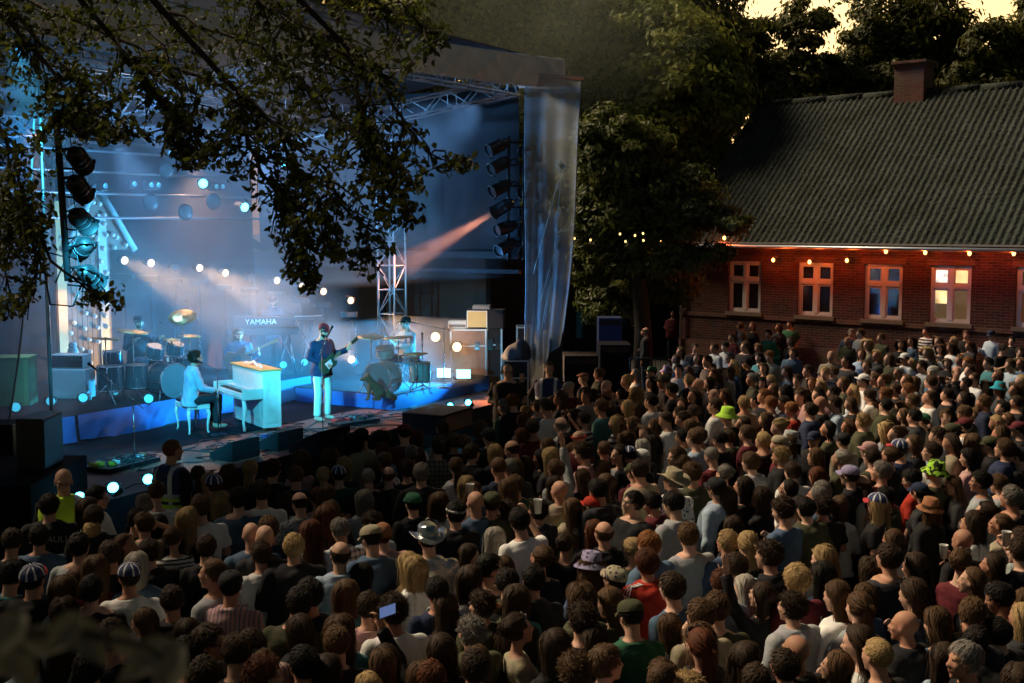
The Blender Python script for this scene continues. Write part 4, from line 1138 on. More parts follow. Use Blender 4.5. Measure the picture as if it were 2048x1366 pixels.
def raw_body(ps):
    mb = MB(); U, H = ps['U'], ps['H']; sc = ps['sc']
    rings = [(z, w + ps['fat'] * (1.2 if z < .3 else .8), d + ps['fat'] * (1.6 if z < .3 else .7), y + ps['fat'] * .7) for z, w, d, y in (TORSO_M if ps['sex'] == 'm' else TORSO_F)]
    loft(mb, rings, U)
    nr = .056 if ps['sex'] == 'm' else .045
    hb = H @ Vector((0, -.015, -.045)); mb.tube([U @ Vector((0, -.02, .42)), U @ Vector((0, -.012, .52)), hb], [nr * 1.35 * sc, nr * sc, nr * .98 * sc], 14)
    head_mb(mb, H, ps['sex'])
    k = (1.0 if ps['sex'] == 'm' else .80)
    for sh, e_, w, d, nn, s, kind in ps['arms']:
        a, b, c = U @ sh, U @ e_, U @ w
        capsule(mb, a, b, .054 * k, .038 * k); capsule(mb, b, c, .038 * k, .026 * k)
        hand_mb(mb, c, U.to_3x3() @ d, U.to_3x3() @ nn, s, {'up': .05, 'cuphigh': .8, 'cup': .8, 'phone': .55, 'phonehi': .6}.get(kind, .4))
    for hp, kn, an in legs_of(ps):
        hp, kn, an = [Vector(v) * sc for v in (hp, kn, an)]
        capsule(mb, hp, kn, .085, .055); capsule(mb, kn, an, .055, .038)
        mb.ell(an + Vector((0, .06, -.045 * sc)), (.045, .13, .040)); mb.ell(an + Vector((0, -.02, -.03)), (.04, .045, .045))
    return mb
def raw_top(ps, sleeve='short', style='tee'):
    mb = MB(); U = ps['U']; sc = ps['sc']
    base = TORSO_M if ps['sex'] == 'm' else TORSO_F
    inf = {'tee': .014, 'shirt': .018, 'jacket': .030}[style]
    rings = [(z, w + ps['fat'] * (1.2 if z < .3 else .8), d + ps['fat'] * (1.6 if z < .3 else .7), y + ps['fat'] * .7) for z, w, d, y in base if z > -.1]
    rings = [(-.14 if style != 'jacket' else -.17, rings[0][1] + .012, rings[0][2] + .01, 0)] + rings[:-1]
    z, w, d, y = rings[-1]
    if style != 'tee': rings.append((z + .045, .078, .070, y))
    else: rings.append((z + .030, .080, .068, y))
    # keep waist looser than the body
    rings = [(z, max(w, .140 if ps['sex'] == 'm' else .125) if z < .36 else w, d, y) for z, w, d, y in rings]
    loft(mb, rings, U, inf)
    k = (1.0 if ps['sex'] == 'm' else .84)
    for sh, e_, w, d, nn, s, kind in ps['arms']:
        a, b, c = U @ sh, U @ e_, U @ w
        ad = inf * .9
        if sleeve == 'short':
            q = a.lerp(b, .70); mb.tube([a, a.lerp(b, .35), q], [(.058 + ad) * k, (.058 + ad) * k, (.058 + ad) * k], 12); mb.ell(a, (.058 + ad) * k, nu=12, nv=8)
        elif sleeve == 'long':
            capsule(mb, a, b, (.056 + ad) * k, (.046 + ad) * k, n=12); mb.tube([b, b.lerp(c, .94)], [(.045 + ad) * k, (.036 + ad) * k], 12)
        else: mb.ell(a, .05 * k, nu=12, nv=8)
    if style == 'shirt':
        for t in range(12):
            a = t / 12 * 6.283; p0 = U @ Vector((.066 * math.cos(a), .058 * math.sin(a) - .014, .515 if ps['sex'] == 'm' else .485))
            a2 = (t + 1) / 12 * 6.283; p1 = U @ Vector((.066 * math.cos(a2), .058 * math.sin(a2) - .014, .515 if ps['sex'] == 'm' else .485))
            capsule(mb, p0, p1, .016, .016, n=6)
    if style == 'jacket':       # hood or stand-up collar lying on the back
        zc = .49 if ps['sex'] == 'm' else .46
        for t in range(14):
            a = math.pi + t / 14 * math.pi; a2 = math.pi + (t + 1) / 14 * math.pi
            f = lambda q: U @ Vector((.105 * math.cos(q), .085 * math.sin(q) - .015, zc - .02 + .02 * math.sin(q)))
            capsule(mb, f(a), f(a2), .030, .030, n=8)
        mb.ell(U @ Vector((0, -.115, zc - .06)), (.095, .045, .075), rot=U.to_3x3().normalized())
    return mb
def raw_legs(ps):
    mb = MB(); U = ps['U']; sc = ps['sc']
    base = TORSO_M if ps['sex'] == 'm' else TORSO_F
    rings = [(z, w + ps['fat'], d + ps['fat'], y) for z, w, d, y in base if z < .05]
    loft(mb, rings, U, .010)
    for hp, kn, an in legs_of(ps):
        hp, kn, an = [Vector(v) * sc for v in (hp, kn, an)]
        capsule(mb, hp, kn, .098, .070); mb.tube([kn, an], [.070, .068], 12); mb.ell(kn, .07)
    return mb
def remesh(name, mb, mats, vox, smooth=2, folds=0.0, matfn=None, lo=False):
    me0 = mb.mesh('tmp', mats)
    o = bpy.data.objects.new('tmp', me0); COL.objects.link(o)
    rm = o.modifiers.new('r', 'REMESH'); rm.mode = 'VOXEL'; rm.voxel_size = vox; rm.use_smooth_shade = True
    if smooth:
        s_ = o.modifiers.new('s', 'SMOOTH'); s_.factor = .5; s_.iterations = smooth
    dg = bpy.context.evaluated_depsgraph_get()
    me = bpy.data.meshes.new_from_object(o.evaluated_get(dg), depsgraph=dg)
    bpy.data.objects.remove(o); bpy.data.meshes.remove(me0)
    me.name = name
    me.materials.clear()
    for x in mats: me.materials.append(x)
    n = len(me.vertices); co = np.empty(n * 3, np.float32); me.vertices.foreach_get('co', co); co = co.reshape(-1, 3)
    if folds:
        nr = np.empty(n * 3, np.float32); me.vertices.foreach_get('normal', nr); nr = nr.reshape(-1, 3)
        x, y, z = co.T
        f = np.sin(z * 31 + 9 * x + 3 * np.sin(x * 14 + y * 9)) * .5 + np.sin(x * 27 - z * 17 + 2 * np.sin(z * 11)) * .35 + np.sin(y * 33 + z * 23 + x * 8) * .3
        co = co + nr * (f * folds)[:, None]; me.vertices.foreach_set('co', co.ravel().astype(np.float32))
    me.polygons.foreach_set('use_smooth', np.ones(len(me.polygons), bool))
    mi = np.zeros(len(me.polygons), np.int32)
    if matfn is not None:
        cc = np.empty(len(me.polygons) * 3, np.float32); me.polygons.foreach_get('center', cc); mi = matfn(cc.reshape(-1, 3)).astype(np.int32)
    me.polygons.foreach_set('material_index', mi)
    me.update()
    return me
def face_mats(ps):
    Hi = np.array(ps['H'].inverted())
    def fn(c):
        q = c @ Hi[:3, :3].T + Hi[:3, 3]
        m = np.zeros(len(c), int)
        for s in (-1, 1): m[(np.abs(q[:, 0] - s * .031) < .0125) & (np.abs(q[:, 2] - .004) < .0055) & (q[:, 1] > .07)] = 1
        m[(np.abs(q[:, 0]) < .022) & (np.abs(q[:, 2] + .066) < .007) & (q[:, 1] > .085)] = 2
        return m
    return fn
def hand_pt(ps, side):                      # where something held sits
    sh, e_, w, d, nn, s, kind = ps['arms'][0 if side < 0 else 1]
    U = ps['U']
    return U @ (w + d.normalized() * .085 + nn.normalized() * .028), (U.to_3x3() @ d).normalized()

# ---------------------------------------------------------------- hair
HC = np.array([0, -.012, .032]); HR = np.array([.076, .096, .088])
def hair_mesh(style, seed=0, n=900, seg=7, lo=False):
    r = np.random.default_rng(seed)
    P_ = dict(short=dict(L=.048, w=.0075, off=.017, mode='whorl', curl=.006, g=.15), crop=dict(L=.018, w=.006, off=.008, mode='whorl', curl=.001, g=.05),
              curly=dict(L=.034, w=.0046, off=.022, mode='puff', curl=.005, g=.10), bob=dict(L=.21, w=.007, off=.018, mode='part', curl=.003, g=.5),
              long=dict(L=.42, w=.0075, off=.018, mode='part', curl=.004, g=.6), wavy=dict(L=.38, w=.0075, off=.026, mode='part', curl=.008, g=.5),
              afro=dict(L=.26, w=.0055, off=.038, mode='part', curl=.008, g=.4), pony=dict(L=.36, w=.009, off=.014, mode='tie', curl=.004, g=.7),
              bun=dict(L=.17, w=.009, off=.014, mode='tie', curl=.004, g=.0), fringe=dict(L=.022, w=.0065, off=.012, mode='whorl', curl=.002, g=.3),
              messy=dict(L=.06, w=.006, off=.026, mode='whorl', curl=.009, g=.1), beard=dict(L=.035, w=.006, off=.012, mode='beard', curl=.003, g=.8),
              longbeard=dict(L=.12, w=.008, off=.014, mode='beard', curl=.006, g=1.0))[style]
    if lo: n = n // 4; seg = max(3, seg // 2)
    if P_['L'] > .2: seg = seg + (4 if not lo else 1)
    # roots
    d = r.normal(size=(n * 8, 3)); d /= np.linalg.norm(d, axis=1)[:, None]
    p = HC + d * HR
    x, y, z = p.T
    if P_['mode'] == 'beard':
        d = r.normal(size=(n * 8, 3)); d /= np.linalg.norm(d, axis=1)[:, None]
        p = np.array([0, .030, -.052]) + d * np.array([.062, .064, .068]); x, y, z = p.T
        ok = (z < -.045) & (y > .0) & ~((np.abs(x) < .022) & (np.abs(z + .066) < .010))
    elif style == 'fringe': ok = (z < .050) & (z > -.045) & (y < .030)
    else: ok = (z > .088 - .012 * r.random(len(z))) & (y < .062) | ((y < .040) & (z > .030)) | ((y < -.008) & (z > -.050))
    p = p[ok][:n]; d = d[ok][:n]; n = len(p)
    nrm = d / HR; nrm /= np.linalg.norm(nrm, axis=1)[:, None]
    L = P_['L'] * (0.75 + .4 * r.random(n))
    off = 1 + (P_['off'] * (.25 + .75 * r.random(n))) / .087
    tie = np.array([0, -.118, .055 if style == 'bun' else .035])
    tied = np.zeros(n, bool)
    ph = r.random(n) * 6.28; fr = 34 + 26 * r.random(n)
    if P_['off'] > .024 and P_['mode'] in ('puff', 'part', 'whorl'):
        lay = (off * (.80 + .18 * r.random(n)))[:, None]; lay = np.maximum(lay, 1.0); p = HC + (p - HC) * (lay if P_['mode'] != 'part' else np.minimum(lay, 1.25))
    pts = [p.copy()]; cur = p + nrm * .002; ctr = []
    step = L / seg
    noise = r.normal(size=(n, 3)) * .25
    swirl = r.normal(size=(n,)) * .3
    for k in range(seg):
        q = (cur - HC) / HR; nn = q / HR; nn /= np.linalg.norm(nn, axis=1)[:, None] + 1e-9
        if P_['mode'] == 'whorl':
            f = cur - np.array([.015, -.055, .12]); f[:, 0] *= .9
        elif P_['mode'] == 'part':
            f = np.stack([np.sign(cur[:, 0] + .012) * .9, -.55 * np.ones(n), -.35 - 4 * np.maximum(0, .09 - cur[:, 2])], 1)
        elif P_['mode'] == 'tie':
            f = tie - cur; dist = np.linalg.norm(f, axis=1); tied |= dist < .035
        elif P_['mode'] == 'puff': f = nn * .12 + noise * 3.5
        else: f = np.stack([np.zeros(n), .15 * np.ones(n), -np.ones(n)], 1)
        if P_['mode'] != 'puff':
            f = f - nn * (np.sum(f * nn, 1))[:, None]
        f /= np.linalg.norm(f, axis=1)[:, None] + 1e-9
        gr = P_['g'] * (k / seg if P_['mode'] != 'part' else min(1, k / seg * 1.6))
        dirv = f + np.array([0, 0, -1.0]) * gr + noise * .35
        if P_['mode'] == 'tie':
            if style == 'bun': tv = r.normal(size=(n, 3)) * 1.0 + (tie + np.array([0, -.030, 0]) - cur) * 26
            else: tv = np.stack([swirl * .25, -.25 * np.ones(n) + .3 * (k / seg), -1.0 * np.ones(n)], 1) + noise * .15
            dirv = np.where(tied[:, None], tv, dirv)
        if P_['mode'] in ('part',) :
            low = cur[:, 2] < -.01
            dv = np.stack([-.10 * np.sign(cur[:, 0]) + .1 * swirl, -.12 * np.ones(n), -np.ones(n)], 1) + noise * .18
            dirv = np.where(low[:, None], dv, dirv)
        dirv /= np.linalg.norm(dirv, axis=1)[:, None]
        stp = step[:, None] if not (P_['mode'] == 'tie') else np.where(tied, step, np.maximum(step, .024))[:, None]
        cur = cur + dirv * stp
        # collisions: head, neck, shoulders
        rr_ = HR * off[:, None]
        q = (cur - HC) / rr_; m = np.linalg.norm(q, axis=1)
        free = tied if P_['mode'] == 'tie' else np.zeros(n, bool)
        hit = (m < 1) & ~free
        cur = np.where(hit[:, None], HC + q / m[:, None] * rr_, cur)
        for c_, r_ in ((np.array([0, -.02, -.36]), np.array([.185, .125, .20])), (np.array([0, -.02, -.16]), np.array([.075, .078, .15]))):
            q = (cur - c_) / r_; m = np.linalg.norm(q, axis=1); hit = m < 1
            cur = np.where(hit[:, None], c_ + q / (m[:, None] + 1e-9) * r_, cur)
        if P_['mode'] == 'part':   # keep the face free
            fm = (cur[:, 1] > .045) & (cur[:, 2] < .075) & (cur[:, 2] > -.16)
            cur[fm, 1] = .045 - .02 * r.random(fm.sum())
            cur[fm, 0] = np.where(cur[fm, 0] >= 0, np.maximum(cur[fm, 0], .074), np.minimum(cur[fm, 0], -.074))
        s_ = k * step * fr + ph
        cu = P_['curl'] * min(1, (k + 1) / 3)
        t1 = np.cross(dirv, nn); 
        pts.append(cur + t1 * (np.sin(s_) * cu)[:, None] + nn * (np.cos(s_) * cu)[:, None])
    pts = np.stack(pts, 1)                        # n, seg+1, 3
    tan = np.gradient(pts, axis=1); tan /= np.linalg.norm(tan, axis=2)[:, :, None] + 1e-9
    outw = pts - np.where(pts[:, :, 2:3] < 0, np.stack([0 * pts[:, :, 0], -.02 + 0 * pts[:, :, 0], pts[:, :, 2]], 2), HC)
    side = np.cross(tan, outw); side /= np.linalg.norm(side, axis=2)[:, :, None] + 1e-9
    outn = np.cross(side, tan)
    ww = P_['w'] * (.6 + .7 * r.random(n)) * (1.9 if lo else 1)
    taper = np.concatenate([np.linspace(.7, 1, 3), np.linspace(1, .35, seg + 1 - 3)]) if seg >= 3 else np.ones(seg + 1)
    wv = ww[:, None] * taper[None, :]
    A = pts - side * wv[:, :, None] * .5; B = pts + outn * wv[:, :, None] * .22; Cc = pts + side * wv[:, :, None] * .5
    V = np.stack([A, B, Cc], 2).reshape(-1, 3)
    m_ = seg + 1
    base = (np.arange(n) * m_ * 3)[:, None]; k = np.arange(seg)[None, :] * 3
    a = (base + k).ravel()
    F = np.concatenate([np.stack([a, a + 1, a + 4, a + 3], 1), np.stack([a + 1, a + 2, a + 5, a + 4], 1)])
    lv = np.clip(.55 + .25 * r.normal(size=n), 0.05, 1)
    at = np.repeat(lv, m_ * 3) * np.tile(np.repeat(np.linspace(.75, 1.0, m_), 3), n)
    # scalp shell
    nu, nv = (26, 18) if not lo else (14, 9)
    th = np.linspace(0, 2 * np.pi, nu, endpoint=False); fi = np.linspace(-np.pi / 2, np.pi / 2, nv + 1)
    TT, FF = np.meshgrid(th, fi)
    sh = {'beard': .004, 'longbeard': .005, 'crop': .005, 'fringe': .005}.get(style, .009) if style not in ('curly', 'afro', 'messy') else .018
    if P_['mode'] == 'beard':
        cc_, rr_ = np.array([0, .030, -.052]), np.array([.060, .060, .066])
    else: cc_, rr_ = HC, HR
    S_ = np.stack([np.cos(FF) * np.cos(TT), np.cos(FF) * np.sin(TT), np.sin(FF)], 2).reshape(-1, 3) * (rr_ + sh) + cc_
    i, j = np.meshgrid(np.arange(nu), np.arange(nv)); a = (j * nu + i).ravel(); b = (j * nu + (i + 1) % nu).ravel()
    SF = np.stack([a, b, b + nu, a + nu], 1)
    ce = S_[SF].mean(1); x, y, z = ce.T
    if P_['mode'] == 'beard': ok = (z < -.050) & (y > .01) & ~((np.abs(x) < .020) & (np.abs(z + .066) < .008))
    elif style == 'fringe': ok = (z < .045) & (z > -.05) & (y < .02)
    else: ok = (z > .085) & (y < .060) | ((y < .036) & (z > .034)) | ((y < -.012) & (z > -.055))
    SF = SF[ok]
    o_ = len(V); V = np.concatenate([V, S_]); F = np.concatenate([F, SF + o_]); at = np.concatenate([at, np.full(len(S_), .28)])
    return V, F, at
_hair = {}
def get_hair(style, var=0, lo=False):
    k = (style, var, lo)
    if k not in _hair:
        n = {'crop': 800, 'curly': 3200, 'messy': 1500, 'afro': 2200, 'wavy': 1600, 'long': 1200, 'bob': 1100, 'short': 1200, 'fringe': 450, 'beard': 260, 'longbeard': 350}.get(style, 760)
        V, F, at = hair_mesh(style, 17 * var + sum(map(ord, style)), n, lo=lo)
        _hair[k] = (np_mesh('hair_' + style, V, F, M_hair, smooth=True, attr=at), V, F, at)
    return _hair[k]
# ---------------------------------------------------------------- hats (head space)
def hat_mb(kind):
    mb = MB()
    if kind in ('cap', 'capback', 'unioncap'):
        f = -1 if kind == 'capback' else 1
        nu, nv = 36, 9
        V = []
        for j in range(nv + 1):
            a = math.pi / 2 * j / nv
            for i in range(nu):
                t = 2 * math.pi * i / nu
                rr_ = math.cos(a) ** .8
                V.append((.092 * rr_ * math.cos(t), -.010 + .111 * rr_ * math.sin(t), .046 + .082 * math.sin(a) ** .9))
        fs = [(j * nu + i, j * nu + (i + 1) % nu, (j + 1) * nu + (i + 1) % nu, (j + 1) * nu + i) for j in range(nv) for i in range(nu)]
        mb.add(V, fs, 0, True)
        if kind == 'unioncap':
            mb.m = [0] * len(mb.m)
            for q, face in enumerate(fs):
                i = q % nu; j = q // nu
                if i in (0, 4, 9, 13, 18, 22, 27, 31): mb.m[q] = 1
                if j == 0 and 2 < i < 16: mb.m[q] = 2
            for t in range(4):
                a = t * math.pi / 4
        mb.ell((0, -.010, .130), (.009, .009, .006), m=0 if kind != 'unioncap' else 1)
        nb, mm = 14, 5; V = []
        for s_ in (0, -.005):
            for j in range(mm + 1):
                v = j / mm
                for i in range(nb + 1):
                    u = -1 + 2 * i / nb
                    x = .080 * u * (1 - .12 * v); y = .088 * math.sqrt(max(0, 1 - (u * .88) ** 2)) * 1.0 + v * .078 * (1 - .35 * u * u)
                    z = .048 - .020 * u * u - .018 * v + s_
                    V.append((x, (y - .0) * f - .0, z))
        w = nb + 1; k = (mm + 1) * w
        fs = [(j * w + i, j * w + i + 1, (j + 1) * w + i + 1, (j + 1) * w + i) for j in range(mm) for i in range(nb)] + [(k + j * w + i, k + (j + 1) * w + i, k + (j + 1) * w + i + 1, k + j * w + i + 1) for j in range(mm) for i in range(nb)]
        mb.add(V, fs, 2 if kind == 'unioncap' else 0, True)
    elif kind == 'bucket':
        mb.lathe([(.001, .135), (.05, .133), (.078, .125), (.090, .05), (.094, .04), (.150, -.005), (.150, -.009), (.090, .036)], 26, Matrix.Translation((0, -.010, 0)) @ Matrix.Diagonal((1, 1.14, 1, 1)))
    elif kind == 'cowboy':
        nu = 40; prof = [(.06, .150), (.082, .135), (.088, .06), (.092, .045), (.125, .038), (.168, .036), (.170, .032), (.09, .036)]
        V = [(0, -.01, .125)]
        for r_, z in prof:
            for i in range(nu):
                t = 2 * math.pi * i / nu; c, s = math.cos(t), math.sin(t)
                zz = z
                if r_ > .1: zz += .055 * (abs(c) ** 2.2) * (r_ - .09) / .09 - .02 * (abs(s) ** 2) * (r_ - .09) / .09
                if z > .13: zz -= .018 * (1 - abs(s)) if abs(c) > .5 else 0
                V.append((r_ * c * (1.0 if r_ < .1 else .93), -.01 + 1.15 * r_ * s, zz))
        fs = [(0, 1 + i, 1 + (i + 1) % nu) for i in range(nu)]
        for k in range(len(prof) - 1): fs += [(1 + k * nu + i, 1 + (k + 1) * nu + i, 1 + (k + 1) * nu + (i + 1) % nu, 1 + k * nu + (i + 1) % nu) for i in range(nu)]
        mb.add(V, fs, 0, True)
    elif kind == 'flat':
        mb.ell((0, .005, .075), (.098, .125, .045), rot=Matrix.Rotation(R(-10), 3, 'X'), nu=22, nv=10); mb.ell((0, .10, .048), (.07, .055, .008))
    elif kind == 'beanie':
        mb.lathe([(.001, .142), (.035, .138), (.070, .115), (.086, .075), (.092, .04), (.092, .02), (.086, .018)], 24, Matrix.Translation((0, -.012, 0)) @ Matrix.Diagonal((1, 1.2, 1, 1)))
    elif kind == 'band':
        mb.lathe([(.090, .062), (.092, .062), (.092, .040), (.090, .040)], 24, Matrix.Translation((0, -.012, 0)) @ Matrix.Diagonal((1, 1.22, 1, 1)))
    return mb
M_ucb = mat('navy_cap_cloth', (.02, .035, .12), .8, var=.1); M_ucw = mat('white_cap_cloth', (.7, .7, .7), .8, var=.1); M_ucr = mat('red_cap_cloth', (.45, .02, .03), .8, var=.1)
_hats = {}
def get_hat(kind, cm=None):
    k = (kind, cm)
    if k not in _hats:
        _hats[k] = hat_mb(kind).mesh('hat_' + kind, [M_ucb, M_ucw, M_ucr] if kind == 'unioncap' else [C_[cm]])
    return _hats[k]
def glasses_mesh(dark=True, up=False):
    mb = MB(); z = .006 if not up else .105; y = .100 if not up else .055
    for s in (-1, 1):
        if up: mb.ell((s * .031, y, z), (.024, .004, .016), nu=14, nv=8, m=0)
        mb.tube([(s * .056, y - .004, z + .006), (s * .080, y - .05 if not up else y - .03, z + .008 - (.03 if up else 0)), (s * .082, (-.005 if not up else -.01), z + .002 - (.05 if up else 0))], .0025, 5, m=1)
        mb.tube([(s * .031 + .025 * math.cos(a), y + .001, z + .019 * math.sin(a)) for a in np.linspace(0, 6.28, 15)], .0022, 4, m=1)
    mb.tube([(-.009, y + .002, z + .005), (.009, y + .002, z + .005)], .0025, 4, m=1)
    return mb
_gl = {k: glasses_mesh(up=k).mesh('glasses', [mat('sunglass_lens', (.05, .05, .055), .06, var=0, spec=1.0), M_black]) for k in (False, True)}

# colours
HAIRC = dict(k=(.018, .014, .011), d=(.055, .033, .019), b=(.13, .072, .034), r=(.30, .12, .038), y=(.58, .40, .18), g=(.26, .24, .21), w=(.55, .52, .45), a=(.13, .042, .018))
CLC = dict(k=(.012, .012, .014), d=(.035, .036, .040), n=(.015, .025, .06), w=(.74, .74, .71), l=(.34, .36, .37), b=(.07, .12, .19), r=(.40, .030, .015), o=(.055, .058, .028),
           g=(.02, .10, .05), t=(.05, .19, .20), m=(.11, .015, .022), e=(.34, .29, .20), c=(.36, .46, .56), p=(.48, .28, .26), y=(.45, .40, .12), x=(.30, .26, .42), a=(.32, .13, .06), h=(.42, .75, .06), z=(.02, .30, .38))
CNAME = dict(k='black', d='charcoal', n='navy', w='white', l='light grey', b='denim blue', r='red', o='olive', g='green', t='teal', m='maroon', e='beige', c='pale blue', p='pink', y='yellow', x='lavender', a='rust', h='lime', z='turquoise')
STY = dict(s='short', b='crop', c='curly', C='afro', l='long', w='wavy', o='bob', p='pony', u='bun', f='fringe', M='messy')
SKIN = [(.50, .27, .18), (.56, .33, .23), (.44, .22, .14), (.60, .36, .26)]
# pose library
POSES = {}
def pose_def(key, **k): POSES[key] = k
pose_def('m0', sex='m', armL='down', armR='front', yaw=0, tilt=4)
pose_def('m1', sex='m', armL='front', armR='front', yaw=14, tilt=6, fat=.012)
pose_def('m2', sex='m', armL='pocket', armR='pocket', yaw=-14, tilt=2, fat=.03, hgt=.99)
pose_def('m3', sex='m', armL='down', armR='cup', yaw=8, tilt=-14, fat=.0, hgt=1.02)
pose_def('m4', sex='m', armL='front', armR='front', yaw=-6, tilt=12, fat=.045)
pose_def('f0', sex='f', armL='down', armR='front', yaw=0, tilt=5)
pose_def('f1', sex='f', armL='front', armR='front', yaw=16, tilt=8)
pose_def('f2', sex='f', armL='pocket', armR='down', yaw=-16, tilt=3, fat=.012)
pose_def('f3', sex='f', armL='front', armR='cup', yaw=6, tilt=-10, fat=.006, roll=6)
pose_def('up', sex='m', armL='down', armR='up', yaw=0, tilt=6)
pose_def('upL', sex='m', armL='up', armR='down', yaw=6, tilt=8)
pose_def('ph', sex='f', armL='phone', armR='phone', yaw=0, tilt=4)
pose_def('ph1', sex='f', armL='down', armR='phonehi', yaw=0, tilt=4)
pose_def('cup', sex='m', armL='down', armR='cuphigh', yaw=-8, tilt=4)
pose_def('hb', sex='m', armL='down', armR='headback', yaw=8, tilt=2, fat=.012)
_pm = {}
def get_part(pk, part, lo=False):
    """part: body | tee | long | shirt | jacket | vest | legs"""
    k = (pk, part, lo)
    if k in _pm: return _pm[k]
    kk = ('pose', pk)
    if kk not in _pm: _pm[kk] = mk_pose(**POSES[pk])
    ps = _pm[kk]
    vox = .024 if lo else .0135
    if part == 'body':
        fine = pk in ('up', 'upL', 'ph', 'ph1', 'cup', 'hb') or pk.startswith('band')
        me = remesh('body', raw_body(ps), [M_skin, M_eye, M_lip], vox if (lo or not fine) else .0078, 1 if lo else 2, matfn=face_mats(ps))
    elif part == 'legs': me = remesh('trousers', raw_legs(ps), [C_[None]], .03 if lo else .022, 1, .003)
    else:
        a = {'tee': ('short', 'tee'), 'long': ('long', 'tee'), 'shirt': ('long', 'shirt'), 'jacket': ('long', 'jacket'), 'sshirt': ('short', 'shirt'), 'vest': ('none', 'tee')}[part]
        me = remesh('top', raw_top(ps, *a), [C_[None]], .026 if lo else .0155, 1 if lo else 2, .0 if lo else (.008 if part != 'tee' else .006))
    _pm[k] = me
    return me
def get_pose(pk):
    kk = ('pose', pk)
    if kk not in _pm: _pm[kk] = mk_pose(**POSES[pk])
    return _pm[kk]
_pat = {}
def top_mesh(pk, part, pattern):
    me = get_part(pk, part)
    if not pattern: return me
    k = (pk, part, pattern)
    if k not in _pat:
        m2 = me.copy(); m2.materials.clear(); m2.materials.append(C_[pattern]); _pat[k] = m2
    return _pat[k]
def jitter(c, rr, a=.15): 
    k = 1 + rr.uniform(-a, a)
    return (c[0] * k, c[1] * k, c[2] * k, 1)
def hat_of(spec):
    """'capk' etc -> kind, colour, cloth"""
    kind = {'K': 'unioncap', 'A': 'cap', 'R': 'capback', 'H': 'bucket', 'W': 'cowboy', 'F': 'flat', 'N': 'beanie', 'B': 'band'}[spec[0]]
    cm = spec[2:3] or None
    return kind, spec[1:2] or 'n', cm
_trim = {}
def trimmed(style, hv):
    if (style, hv) not in _trim:
        _, V, F, at = get_hair(style, hv); ok = V[F][:, :, 2].max(1) < .058
        _trim[(style, hv)] = np_mesh('hair_under_hat', V, F[ok], M_hair, smooth=True, attr=at)
    return _trim[(style, hv)]
def make_person(label, loc, rotz, pk, hair, hc, part, cc, pattern=None, hat=None, glasses=None, skin=None, beard=None, group='people in the concert crowd', rr=random, legc=(.02, .025, .04), scale=1.0, hv=0, lean2=(0, 0)):
    ps = get_pose(pk)
    o = link('person', get_part(pk, 'body'), None, loc, (lean2[0], lean2[1], rotz)); o.scale = (scale,) * 3
    o.color = jitter(skin or rr.choice(SKIN), rr, .12)
    tag(o, label, 'person', group)
    t = link('top', top_mesh(pk, part, pattern), o); t.color = jitter(CLC[cc], rr)
    l = link('trousers', get_part(pk, 'legs'), o); l.color = jitter(legc, rr, .3)
    def onhead(name, me, col=None):
        h = link(name, me, o); h.matrix_local = ps['H']
        if col is not None: h.color = col
        return h
    if hair: onhead('hair', get_hair(hair, hv)[0] if not hat or hat[0] == 'B' else trimmed(hair, hv), jitter(HAIRC[hc], rr, .22))
    if beard: onhead('beard', get_hair(beard)[0], jitter(HAIRC[hc], rr, .2))
    if hat:
        kind, c, cm = hat_of(hat)
        onhead('hat' if kind in ('bucket', 'cowboy') else ('beanie' if kind == 'beanie' else 'headband' if kind == 'band' else 'cap'), get_hat(kind, cm), jitter(CLC[c], rr, .08))
    if glasses: onhead('glasses', _gl[glasses == 'up'])
    return o
# ================================================================== INSTRUMENTS AND GEAR
def base(px, py, z): return P(px, py, z)
M_ply = mat('drum_shell', (.06, .10, .12), .18, var=.35, scale=30, metal=.5)
M_ply2 = mat('drum_shell_grey_wrap', (.20, .19, .17), .3, var=.5, scale=24)
M_skin_ = mat('drum_head_film', (.07, .075, .07), .45, var=.1)
M_tol = mat('pale_tolex', (.42, .46, .44), .7, var=.15, scale=60)
M_grille = mat('grille_cloth', (.36, .40, .38), .9, var=.3, scale=120, bump=.3)
M_gold = mat('tweed_grille', (.50, .36, .13), .8, var=.3, scale=90, bump=.3)
M_green = mat('green_lit_panel', (.05, .15, .035), .6, var=.4, scale=5)  # green light on the cabinet is put into its panel colour
